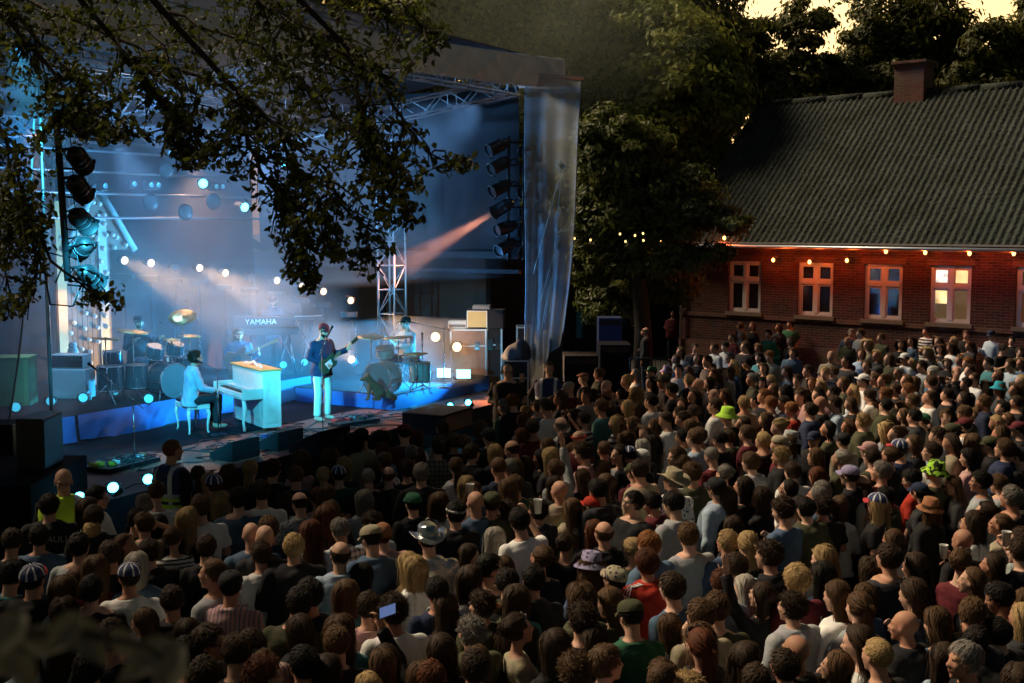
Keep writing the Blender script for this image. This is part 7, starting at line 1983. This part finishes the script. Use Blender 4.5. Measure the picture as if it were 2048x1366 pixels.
((1100, 400, 3.416), """
1200 740 sk k2 @c ^Bal|long dark coat and knitted cap, standing against the brick wall;1450 795 n0 w1 @c|white jacket and bald head near the first window;1485 765 sb w1 @c;1605 755 sb b2 @c;1300 860 sb k @c;1240 940 sb k;1300 920 ly e1
1490 915 sk g3 @c;1540 960 ob g3;1640 850 sk g0;1195 1000 sk l2;1120 1010 sb k @c;890 1035 ob k;860 1085 ob k;1060 1100 oa k @c;1470 1040 ck k;1420 1010 ob k;380 620 sk k ^Ha|orange hat in the dark under the tree;450 640 ob k @c;540 665 oa k2
650 900 fg k2 ^Bkl|headset, dark clothes, near the steel barrier @l;722 670 sd w1 @c +b|dark jacket over a white shirt, under the tree;800 690 ob k3 @c;840 780 ck m3;370 740 ob e3 @c;590 760 sd k;990 1010 sd k @c;1380 860 ob k @c;1000 1080 ob k @c
1560 870 ob k;1330 1000 sb k;620 700 lb k;480 720 sd k @c;770 590 sd k;1640 960 ob k"""),
]
# a red football shirt seen from behind under the tree etc. are in the list above
LOOK = S(4.6, 2.6)                                     # what the crowd looks at
SC_H = 1.0
people = []
seed_r = random.Random(99)
seen = []
for (cx, cy, k), txt in CROWD:
    for item in txt.replace('\n', ';').split(';'):
        item = item.strip()
        if not item: continue
        land = None
        left = item
        if '|' in item:
            left, land = item.split('|', 1)
            # options may trail the landmark text
            toks = land.split(); ex = [t for t in toks if t[0] in '~^*@+']; land = ' '.join(t for t in toks if t[0] not in '~^*@+'); left += ' ' + ' '.join(ex)
        t = left.split()
        px, py = cx + float(t[0]) / k, cy + float(t[1]) / k
        if any(abs(px - a) < 9 and abs(py - b) < 8 for a, b in seen) and not land: continue
        seen.append((px, py))
        people.append(dict(px=px, py=py, hair=t[2], cl=t[3], opts=t[4:], land=land))
people.sort(key=lambda q: -q['py'])
NPEOPLE = len(people)
N_IND = 296
# a phrase for everyone: own landmark, or garment + rank along a direction from the nearest landmark
lands = [q for q in people if q['land']]
HATW = dict(A='cap', R='backwards cap', H='bucket hat', W='brimmed hat', F='flat cap', N='beanie', B='headband', K='navy star cap')
PARTW = {'0': 'tee', '1': 'shirt', '2': 'jacket', '3': 'long sleeved top', '4': 'short shirt', '5': 'sleeveless top'}
PATW = dict(s='striped ', v='pin striped ', p='checked ', f='patterned ', q='shiny ')
used = {}
for q in people:
    r = random.Random(int(q['px'] * 31 + q['py'] * 7))
    fem = q['hair'][0] in 'lwopuC' and not any(o.startswith('+') for o in q['opts'])
    q['fem'] = fem; q['rr'] = r
    pd = q['cl'][1:2] if q['cl'][1:2].isdigit() else (r.choice('0332') if fem else r.choice('00123'))
    if q['cl'][0] == 'k' and not q['land'] and len(q['cl']) == 1 and r.random() < .5: q['cl'] = r.choice('dddnnllbboowwcceetmp') + q['cl'][1:] 
    q['pt'] = pd; q['pat'] = q['cl'][-1] if q['cl'][-1] in 'svpfqc' and len(q['cl']) > 1 and not q['cl'][-1].isdigit() else None
    garment = PATW.get(q['pat'], '') + CNAME[q['cl'][0]] + ' ' + PARTW[pd]
    hat = next((o[1] for o in q['opts'] if o[0] == '^'), None)
    if q['land']:
        txt = ('person in ' if not q['land'].startswith(('bald', 'arm', 'sunglasses', 'big', 'drink', 'headset', 'very')) else 'person, ') + q['land']
        txt = ' '.join(txt.split()[:16]); q['label'] = txt
        continue
    best = min(lands, key=lambda l: (l['px'] - q['px']) ** 2 + ((l['py'] - q['py']) * 1.3) ** 2)
    dx, dy = q['px'] - best['px'], q['py'] - best['py']
    if abs(dx) > abs(dy) * 1.2: dirp = 'on the stage side of' if dx < 0 else 'on the house side of'
    else: dirp = 'in front of' if dy < 0 else 'behind'
    q['near'] = (best, dirp, math.hypot(dx, dy), garment + ((' and ' + HATW[hat]) if hat else ''))
groups_ = {}
for q in people:
    if 'near' in q: groups_.setdefault((id(q['near'][0]), q['near'][1], q['near'][3]), []).append(q)
cut_end = ('and', 'the', 'a', 'of', 'with', 'on', 'in', 'beside', 'by', 'near', 'over', 'under', 'to', 'very', 'its', 'their', 'under', 'nearer', 'right', 'from')
OW = ['nearest', 'second nearest', 'third nearest', 'fourth nearest', 'fifth nearest', 'sixth nearest']
for k_, l in groups_.items():
    l.sort(key=lambda q: q['near'][2])
    for i, q in enumerate(l):
        bw = q['near'][0]['land'].replace(',', '').split()
        while len(bw) > 6: bw.pop()
        while bw[-1] in cut_end: bw.pop()
        txt = 'person in %s, %s %s the %s' % (q['near'][3], OW[i], q['near'][1], ' '.join(bw))
        w_ = txt.split(); q['label'] = ' '.join(w_[:16])
for q in people:
    w_ = q['label'].split()
    while w_[-1].strip(',') in cut_end: w_.pop()
    q['label'] = ' '.join(w_).rstrip(',')
taken = set()
for q in people:
    lab = q['label']; k = 0
    while lab in taken:
        k += 1
        sfx = ['a little closer', 'still closer', 'one step nearer the camera', 'two steps nearer the camera', 'three steps nearer the camera', 'four steps nearer the camera'][k - 1]
        w_ = q['label'].split()[:16 - len(sfx.split())]
        while w_[-1].strip(',') in cut_end: w_.pop()
        lab = ' '.join(w_).rstrip(',') + ' ' + sfx
    taken.add(lab); q['label'] = lab
PARTS = {'0': 'tee', '1': 'shirt', '2': 'jacket', '3': 'long', '4': 'sshirt', '5': 'vest'}
def place(q, lo=False):
    r = q['rr']
    hh = 1.615 * (1.0 if not q['fem'] else .95)
    pk = next((o[1:] for o in q['opts'] if o[0] == '~'), None) or (r.choice(['f0', 'f1', 'f2', 'f3']) if q['fem'] else r.choice(['m0', 'm0', 'm1', 'm2', 'm3', 'm4']))
    sc = .892 + r.uniform(-.05, .05)
    ps = get_pose(pk)
    hp = ps['H'] @ Vector((0, 0, .01)); zc = hp.z * sc
    p = P(q['px'], q['py'], zc)
    face = next((o[1:] for o in q['opts'] if o[0] == '@'), None)
    tgt = LOOK + Vector((r.uniform(-1.5, 1.5), r.uniform(-1.5, 1.5), 0))
    d = tgt - p; d.z = 0
    if face == 'c': d = Vector((-.45 - p.x * .02 + r.uniform(-.5, .5), -1, 0))
    elif face == 'r': d = Vector((1, .35, 0))
    elif face == 'l': d = Vector((-1, .1, 0))
    yaw = math.atan2(-d.x, d.y) + R(r.gauss(0, 11)) + (R(r.choice((-1, 1)) * r.uniform(40, 100)) if r.random() < .10 and not q['land'] else 0)
    off = Matrix.Rotation(yaw, 3, 'Z') @ Vector((hp.x * sc, hp.y * sc, 0))
    return pk, sc, Vector((p.x - off.x, p.y - off.y, 0)), yaw
cup_i = 0
CUPS = []
for i, q in enumerate(people[:N_IND]):
    pk, sc, loc, yaw = place(q); r = q['rr']
    if q['hair'][0] == 'n' and not q['land'] and r.random() < .4: q['hair'] = r.choice(['bb', 'sd', 'bg'])
    hs = STY.get(q['hair'][0]) if q['hair'][0] != 'n' else None
    hc = q['hair'][1] if q['hair'][1] in HAIRC else 'b'
    opts = q['opts']
    hat = next((o[1:] for o in opts if o[0] == '^'), None)
    gl = None
    if '*g' in opts: gl = 'on'
    if '*u' in opts: gl = 'up'
    if hat and hs in ('short', 'curly', 'messy', 'crop') and hat[0] != 'B': hs = 'fringe' if hs != 'curly' else 'fringe'
    if hat and hs in ('afro', 'wavy', 'bob', 'bun'): hs = {'afro': 'wavy', 'wavy': 'wavy', 'bob': 'bob', 'bun': 'pony'}[hs]
    if hat and hat[0] in 'H' and hs == 'bob': hs = 'long'
    o = make_person(q['label'], loc, yaw, pk, hs, hc, PARTS[q['pt']], q['cl'][0], q['pat'], hat, gl, None, 'beard' if '+b' in opts else None, rr=r, scale=sc, lean2=(R(r.gauss(0, 2.0)), R(r.gauss(0, 2.2))), hv=r.randint(0, 1) if hs in ('short', 'long', 'wavy', 'bob') else 0)
    q['obj'] = o; q['pose'] = (pk, sc, loc, yaw)
    if pk in ('cup', 'ph1', 'ph') or (pk in ('m3', 'f3') and r.random() < .5): CUPS.append(q)
# held things
M_cup = mat('clear_plastic_cup', (.62, .64, .62), .25, var=.05, spec=.6)
M_beer = mat('pale_beer', (.75, .38, .10), .3, var=0)
M_screen = mat('lit_phone_screen', (.1, .15, .3), .2, emit=(.25, .42, .95), es=.22, var=0)
for q in CUPS:
    pk, sc, loc, yaw = q['pose']; ps = get_pose(pk)
    side = 1
    hp, hd = hand_pt(ps, side); hp = hp * sc
    w = loc + Matrix.Rotation(yaw, 3, 'Z') @ Vector((hp.x, hp.y, 0)); w.z = hp.z
    nm = q['label'].replace('person in ', '').replace('person, ', '')
    nw = nm.split()[:7]
    while nw[-1].strip(',') in cut_end: nw.pop()
    nm = ' '.join(nw).rstrip(',')
    for sfx in ('', ' closer', ' still closer', ' farther off', ' again closer'):
        if nm + sfx not in taken: nm += sfx; taken.add(nm); break
    if pk in ('ph', 'ph1'):
        if pk == 'ph': w = loc + Matrix.Rotation(yaw, 3, 'Z') @ Vector((0, .36 * sc, 0)) + Vector((0, 0, 1.80 * sc * .95))
        t = thing('mobile_phone' if pk == 'ph1' else 'compact_camera', ('lit phone held high by the one in ' if pk == 'ph1' else 'small dark camera held up by the one in ') + nm, 'phone' if pk == 'ph1' else 'camera', w + Vector((0, 0, .05)), yaw + R(8))
        b = MB(); b.box((0, 0, 0), (.15, .010, .075) if pk == 'ph1' else (.11, .03, .065)); b.build('phone_body' if pk == 'ph1' else 'camera_body', M_black, t, bev=.003)
        if pk == 'ph1': b = MB(); b.box((0, -.0065, 0), (.138, .002, .066)); b.build('screen', M_screen, t)
        else: b = MB(); b.cyl((0, .015, 0), (0, .045, 0), .022, n=14); b.build('lens', M_deadlens, t)
    else:
        t = thing('plastic_cup', 'translucent cup held by the one in ' + nm, 'cup', w, yaw, 'plastic cups held in the crowd')
        b = MB(); b.lathe([(.001, -.055), (.028, -.055), (.038, .065), (.040, .067), (.036, .064), (.026, -.050), (.001, -.05)], 16); b.build('cup', M_cup, t)
        b = MB(); b.lathe([(.0255, -.049), (.0335, .025), (.001, .025)], 14); b.build('drink', M_beer, t)
# the smallest people, too many and too far to part: one mass
M_mass = bpy.data.materials.new('far_crowd'); M_mass.use_nodes = True
_N, _L = M_mass.node_tree.nodes, M_mass.node_tree.links
_a = _N.new('ShaderNodeAttribute'); _a.attribute_name = 'pcol'; _L.new(_a.outputs['Color'], _N['Principled BSDF'].inputs['Base Color'])
_N['Principled BSDF'].inputs['Roughness'].default_value = .8; _N['Principled BSDF'].inputs['Specular IOR Level'].default_value = .25
_arr = {}
def arr(me):
    if me.name not in _arr:
        me.calc_loop_triangles()
        n = len(me.vertices); co = np.empty(n * 3, np.float32); me.vertices.foreach_get('co', co)
        f = np.empty(len(me.loop_triangles) * 3, np.int32); me.loop_triangles.foreach_get('vertices', f)
        _arr[me.name] = (co.reshape(-1, 3), f.reshape(-1, 3))
    return _arr[me.name]
VV, FF_, CC = [], [], []; base = 0
def add_mass(co, f, M4, col):
    global base
    A = np.array(M4); v = co @ A[:3, :3].T + A[:3, 3]
    VV.append(v); FF_.append(f + base); base += len(v)
    c = np.ones((len(v), 4), np.float32); c[:, :3] = col if np.ndim(col) == 2 else np.array(col[:3])
    CC.append(c)
for q in people[N_IND:]:
    pk, sc, loc, yaw = place(q, True); r = q['rr']; ps = get_pose(pk)
    M4 = Matrix.Translation(loc) @ Matrix.Rotation(yaw, 4, 'Z') @ Matrix.Scale(sc, 4)
    add_mass(*arr(get_part(pk, 'body', True)), M4, jitter(r.choice(SKIN), r))
    lp_ = {'tee': 'tee', 'long': 'long', 'shirt': 'long', 'jacket': 'jacket', 'sshirt': 'tee', 'vest': 'tee'}[PARTS[q['pt']]]
    col = jitter(CLC[q['cl'][0]], r)
    co, f = arr(get_part(pk, lp_, True))
    if q['pat'] == 's': cc = np.where((np.floor(co[:, 2:3] * 26) % 2) > 0, np.array(col[:3])[None], .03); add_mass(co, f, M4, cc)
    else: add_mass(co, f, M4, col)
    add_mass(*arr(get_part(pk, 'legs', True)), M4, (.02, .025, .04))
    hs = STY.get(q['hair'][0]) if q['hair'][0] != 'n' else None
    hat = next((o[1:] for o in q['opts'] if o[0] == '^'), None)
    if hs:
        _, hv, hf, ha = get_hair(hs if not hat else {'short': 'fringe'}.get(hs, hs), 0, True)
        c = jitter(HAIRC.get(q['hair'][1], HAIRC['b']), r, .3)
        hf3 = np.concatenate([hf[:, [0, 1, 2]], hf[:, [0, 2, 3]]])
        add_mass(hv, hf3, M4 @ ps['H'], np.array(c[:3])[None] * (.45 + .6 * ha[:, None]))
    if hat:
        kind, c, cm = hat_of(hat); add_mass(*arr(get_hat(kind if kind != 'unioncap' else 'cap', None)), M4 @ ps['H'], CLC.get(c, CLC['n']))
me = np_mesh('crowd', np.concatenate(VV), np.concatenate(FF_), M_mass, smooth=True, attrs=np.concatenate(CC))
tag(link('crowd', me), 'farthest part of the audience packed between tree and brick wall', 'crowd', kind='stuff')
print('PEOPLE', NPEOPLE, 'individual', N_IND, 'limit py', people[N_IND]['py'])

# marks on a few garments
def by_land(t): return next(q for q in people if q['land'] and q['land'].startswith(t) and 'obj' in q)
q = by_land('black football jacket'); M_let = mat('pale_jersey_print', (.32, .32, .28), .8, var=.1)
letters('printed_letters', 'ST PAULI', .085, q['obj'], (0, -.168, 1.335), (R(86), 0, 0), M_let)
q = by_land('red track jacket'); zs = MB(); bpy.context.view_layer.update()
tp_o = next(c for c in q['obj'].children if c.name.startswith('top'))
for s_ in (-1, 1):
    for k in range(3):
        pth = []
        for t in np.linspace(0, 1, 14):
            g_ = Vector((s_ * (.10 + .15 * t), -.10 + .02 * k + .05 * t, 1.50 - .01 * t - .26 * max(0, t - .55) / .45))
            ok, lo_, no_, _i = tp_o.closest_point_on_mesh(g_); pth.append(lo_ + no_ * .003)
        zs.tube(pth, .0042, 5)
zs.build('sleeve_stripes', M_nail, q['obj'])
q = by_land('maroon tee'); bq = MB()
bq.tube([(-.262 + .0, -.02 + .035 * math.cos(a), 1.26 + .035 * math.sin(a)) for a in np.linspace(0, 6.283, 19)], .004, 4); bq.tube([(-.262, -.05, 1.26), (-.262, .01, 1.26)], .004, 4)
bq.build('round_badge', M_nail, q['obj'])
# ================================================================== THE TREE OVER THE CAMERA
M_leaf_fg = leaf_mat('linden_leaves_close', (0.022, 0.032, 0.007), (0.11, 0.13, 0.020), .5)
troot = Vector((-8.5, 6.0, 0))
ft = thing('linden_tree', 'big linden tree whose dark leafy boughs hang over the near side of the stage', 'tree', troot, 0, 'trees beside the stage')
def wp(px, py, d): return D(px, py, d) - troot
rg = np.random.default_rng(77); rr = random.Random(77)
LB = [
 [(-420, -330, 7.2), (-60, -60, 6.4), (230, 80, 5.9), (470, 180, 5.6), (630, 320, 5.4), (710, 450, 5.3), (768, 552, 5.2)],
 [(150, -250, 6.8), (480, -10, 6.0), (690, 90, 5.6), (790, 215, 5.4), (850, 298, 5.3), (905, 318, 5.25), (948, 326, 5.2)],
 [(380, -250, 6.6), (620, -40, 5.9), (780, 10, 5.5), (895, 75, 5.2)],
 [(-420, -60, 7.4), (-70, 140, 6.4), (35, 330, 6.0), (70, 480, 5.7), (55, 640, 5.5)],
 [(-60, -60, 6.4), (130, 190, 6.0), (235, 268, 5.8), (345, 262, 5.6)],
 [(470, 180, 5.6), (510, 320, 5.45), (590, 450, 5.3), (622, 578, 5.2)],
 [(-70, 300, 6.3), (50, 450, 5.9), (140, 558, 5.7), (232, 606, 5.6)],
 [(230, 80, 5.9), (350, 240, 5.7), (385, 345, 5.6)],
 [(690, 90, 5.6), (735, 250, 5.4), (795, 380, 5.3), (832, 448, 5.2)],
 [(470, 180, 5.9), (560, 260, 5.7), (640, 420, 5.6), (660, 500, 5.5)],
 [(100, -150, 7.0), (330, 20, 6.4), (520, 100, 6.1), (640, 200, 5.9), (760, 320, 5.7)],
 [(300, -200, 6.6), (560, 20, 6.2), (700, 160, 5.9), (740, 330, 5.8)],
 [(-420, 60, 6.9), (-80, 260, 6.2), (20, 420, 6.0), (10, 560, 5.8), (25, 640, 5.7)],
 [(-200, -200, 6.9), (60, 60, 6.3), (180, 180, 6.1), (130, 240, 6.0)],
]
BX = [-80, 0, 50, 95, 112, 125, 240, 300, 360, 430, 470, 520, 560, 625, 650, 700, 770, 782, 830, 870, 950, 965, 1200]
BY = [650, 645, 625, 560, 420, 290, 288, 275, 340, 335, 360, 420, 545, 592, 505, 535, 560, 450, 455, 345, 338, 0, -500]
RY = [-200, 0, 80, 130, 190, 250, 300, 318, 338, 350, 450, 470, 560, 600]
RX = [850, 855, 905, 850, 805, 835, 860, 955, 950, 845, 838, 790, 775, 640]
def inside(px, py):
    a = py < np.interp(px, BX, BY); b = px < np.interp(py, RY, RX)
    tw = (px > 110) & (px < 240) & (py > 545) & (py < 615)
    gap = (px > 100) & (px < 125) & (py > 430)
    return (a & b & ~gap) | tw
def proj(p):
    q = p - np.array(C0); c, s = math.cos(PITCH), math.sin(PITCH)
    f = q[:, 1] * c - q[:, 2] * s; u = q[:, 2] * c + q[:, 1] * s
    return 1024 + FPX * q[:, 0] / f, 683 - FPX * u / f
wood = MB(); leafP, leafN, leafS, leafV = [], [], [], []
for li, lb in enumerate(LB):
    pts = [wp(*p) for p in lb]; n = len(pts)
    cur = []
    for i in range(n - 1):
        for t in np.linspace(0, 1, 6)[:-1]:
            p = pts[i].lerp(pts[i + 1], t); cur.append(p + Vector((rr.uniform(-1, 1), rr.uniform(-1, 1), rr.uniform(-1, 1))) * .018)
    cur.append(pts[-1]); m = len(cur)
    wood.tube(cur, [.011 * (1 - i / m) ** 1.3 + .0028 for i in range(m)], 7)
    ntw = 80 if li < 9 else 46
    for k in range(ntw):
        t = rr.random() ** .85; i = min(m - 2, int(t * (m - 1)))
        p0 = cur[i].lerp(cur[i + 1], rr.random()); d = (cur[i + 1] - cur[i]).normalized()
        d = (d + Vector((rr.gauss(0, .75), rr.gauss(0, .75), rr.gauss(0, .6)))).normalized()
        L_ = rr.uniform(.18, .62) * (1.05 - .55 * t); q = p0; pp = [q]; st_ = .04
        w0 = np.array([q + troot]); 
        for j in range(int(L_ / st_)):
            d = (d + Vector((rr.gauss(0, .12), rr.gauss(0, .12), -.06 + rr.gauss(0, .08)))).normalized(); q = q + d * st_; pp.append(q)
        W_ = np.array([v + troot for v in pp]); x, y = proj(W_); ok = inside(x, y)
        cut = len(pp) if ok.all() else int(np.argmin(ok))
        if not ok[0]:
            on = (x[0] < -40) or (y[0] < -40)
            if not on: continue
            cut = len(pp)
        pp = pp[:max(cut, 1)]
        if len(pp) > 2: wood.tube(pp, [.0045 * (1 - j / len(pp)) + .0012 for j in range(len(pp))], 4, cap=False)
        for j in range(1, len(pp)):
            for s_ in range(2 if rr.random() < .8 else 3):
                sd = Vector((rr.gauss(0, 1), rr.gauss(0, 1), rr.gauss(0, .6))).normalized()
                lp_ = pp[j] + sd * .028
                leafP.append(lp_); nn_ = Vector((rr.gauss(0, .8), rr.gauss(-.25, .8), rr.gauss(.45, .6))).normalized()
                leafN.append(nn_); leafS.append(rr.uniform(.012, .024)); leafV.append(rr.random())
# fuller dark mass of the crown farther up and back
for k in range(260):
    px, py, d = rr.uniform(-120, 840), rr.uniform(-160, 420), rr.uniform(5.6, 7.6)
    dens = 1.0 if (px < 560 and py < 170) else (.30 if py < 300 else .08)
    if px < 95 and py > 190: dens = .8
    if rr.random() > dens: continue
    p = wp(px, py, d)
    if not inside(np.array([px]), np.array([py]))[0]: continue
    for j in range(16):
        o = Vector((rr.gauss(0, .09), rr.gauss(0, .12), rr.gauss(0, .07))); q = p + o
        x, y = proj(np.array([q + troot]))
        if not inside(x, y)[0]: continue
        leafP.append(q); leafN.append(Vector((rr.gauss(0, .8), rr.gauss(0, .8), rr.gauss(.4, .7))).normalized()); leafS.append(rr.uniform(.011, .022)); leafV.append(rr.random() * .7)
Pp = np.array([tuple(p) for p in leafP]); Nn = np.array([tuple(p) for p in leafN]); Ss = np.array(leafS); Vv = np.array(leafV)
def real_leaves(Pp, Nn, Ss, seed):
    n = len(Pp); r = np.random.default_rng(seed)
    t = r.normal(size=(n, 3)) * np.array([1, 1, .6]) + np.array([0, 0, -.8]); t -= Nn * np.sum(t * Nn, 1)[:, None]; t /= np.linalg.norm(t, axis=1)[:, None]
    b = np.cross(Nn, t); s = Ss[:, None]
    prof = [(-1, 0), (-.62, .42), (-.05, .60), (.55, .36), (1.15, 0)]
    L = []; Rr = []; Md = []
    for a, w in prof:
        Md.append(Pp + t * s * a - Nn * s * (.10 * a * a))
        if w: L.append(Pp + t * s * a + b * s * w + Nn * s * .16); Rr.append(Pp + t * s * a - b * s * w + Nn * s * .16)
    V = np.stack(Md + L + Rr, 1).reshape(-1, 3)        # 5 mid, 3 left, 3 right
    q = [(0, 1, 5, 5), (1, 2, 6, 5), (2, 3, 7, 6), (3, 4, 7, 7), (0, 8, 1, 1), (8, 9, 2, 1), (9, 10, 3, 2), (10, 4, 3, 3)]
    tri = []
    for f in q:
        if f[2] == f[3]: tri.append(f[:3])
        else: tri += [f[:3], (f[0], f[2], f[3])]
    tri = np.array(tri); base = (np.arange(n) * 11)[:, None, None]
    return V, (tri[None] + base).reshape(-1, 3)
V, F = real_leaves(Pp, Nn, Ss, 5)
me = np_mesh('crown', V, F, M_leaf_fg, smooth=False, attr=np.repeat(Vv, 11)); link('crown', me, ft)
wood.build('bough', M_bark, ft)
fruit = MB()
for (px, py, d) in [(742, 18, 5.4), (740, 28, 5.4), (747, 28, 5.38), (611, 20, 5.5), (721, 110, 5.3), (676, 38, 5.4), (765, 363, 5.3), (747, 245, 5.3), (733, 207, 5.3), (762, 225, 5.3)]:
    fruit.ell(wp(px, py, d), .011, nu=10, nv=7)
fruit.build('seed_balls', mat('brown_seed', (.05, .03, .015), .8), ft)
tk = MB(); tk.tube([(0, 0, -.1), (.1, 0, 2.2), (.3, .1, 4.4), (1.0, .1, 6.2)], [.42, .34, .28, .18], 14)
for lb in LB:
    a = wp(*lb[0]); tk.tube([(1.0, .1, 6.2), Vector((1.0, .1, 6.6)).lerp(a, .5) + Vector((0, 0, 2.4)), a], [.09, .045, .012], 8)
tk.build('trunk', M_bark, ft)
# the rest of this crown, above and beside the camera: it keeps the near crowd in shade
over = [((2.8, -1.5, 8.2), (2.8, 2.6, 1.6)), ((0.4, 2.6, 7.6), (2.4, 2.4, 1.7)), ((-2.0, 4.6, 7.2), (2.6, 2.4, 1.8)), ((5.2, -4.4, 8.6), (3.0, 2.6, 1.5)), ((1.6, -4.4, 8.0), (3.0, 2.6, 1.6)), ((0.2, -.6, 7.4), (2.5, 2.3, 1.7))]
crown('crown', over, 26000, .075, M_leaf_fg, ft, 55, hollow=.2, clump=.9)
# a twig of it hanging right beside the lens
nb = MB(); NP, NN, NS = [], [], []
tw = [(-160, 1235), (20, 1262), (180, 1268), (290, 1290), (372, 1352)]
tp3 = [wp(x, y, .58) for x, y in tw]; nb.tube(tp3, [.0025, .002, .002, .0015, .001], 6); nb.build('low_twig', M_bark, ft)
for (x, y, s_) in [(10, 1272, .026), (90, 1285, .026), (175, 1280, .024), (300, 1318, .028), (345, 1340, .022), (40, 1330, .024), (-20, 1310, .03), (250, 1288, .018), (335, 1365, .022), (130, 1262, .02)]:
    NP.append(tuple(wp(x, y, .58 + rr.uniform(-.02, .02)))); NN.append((rr.gauss(0, .25), -.75, .6 + rr.gauss(0, .2))); NS.append(s_ * .61)
NN = np.array(NN); NN /= np.linalg.norm(NN, axis=1)[:, None]
V, F = real_leaves(np.array(NP), NN, np.array(NS), 9)
M_leaf_lo = leaf_mat('linden_leaves_low', (.16, .14, .09), (.26, .24, .16), .3)
link('low_leaves', np_mesh('low_leaves', V, F, M_leaf_lo, attr=np.full(len(V), .6)), ft)
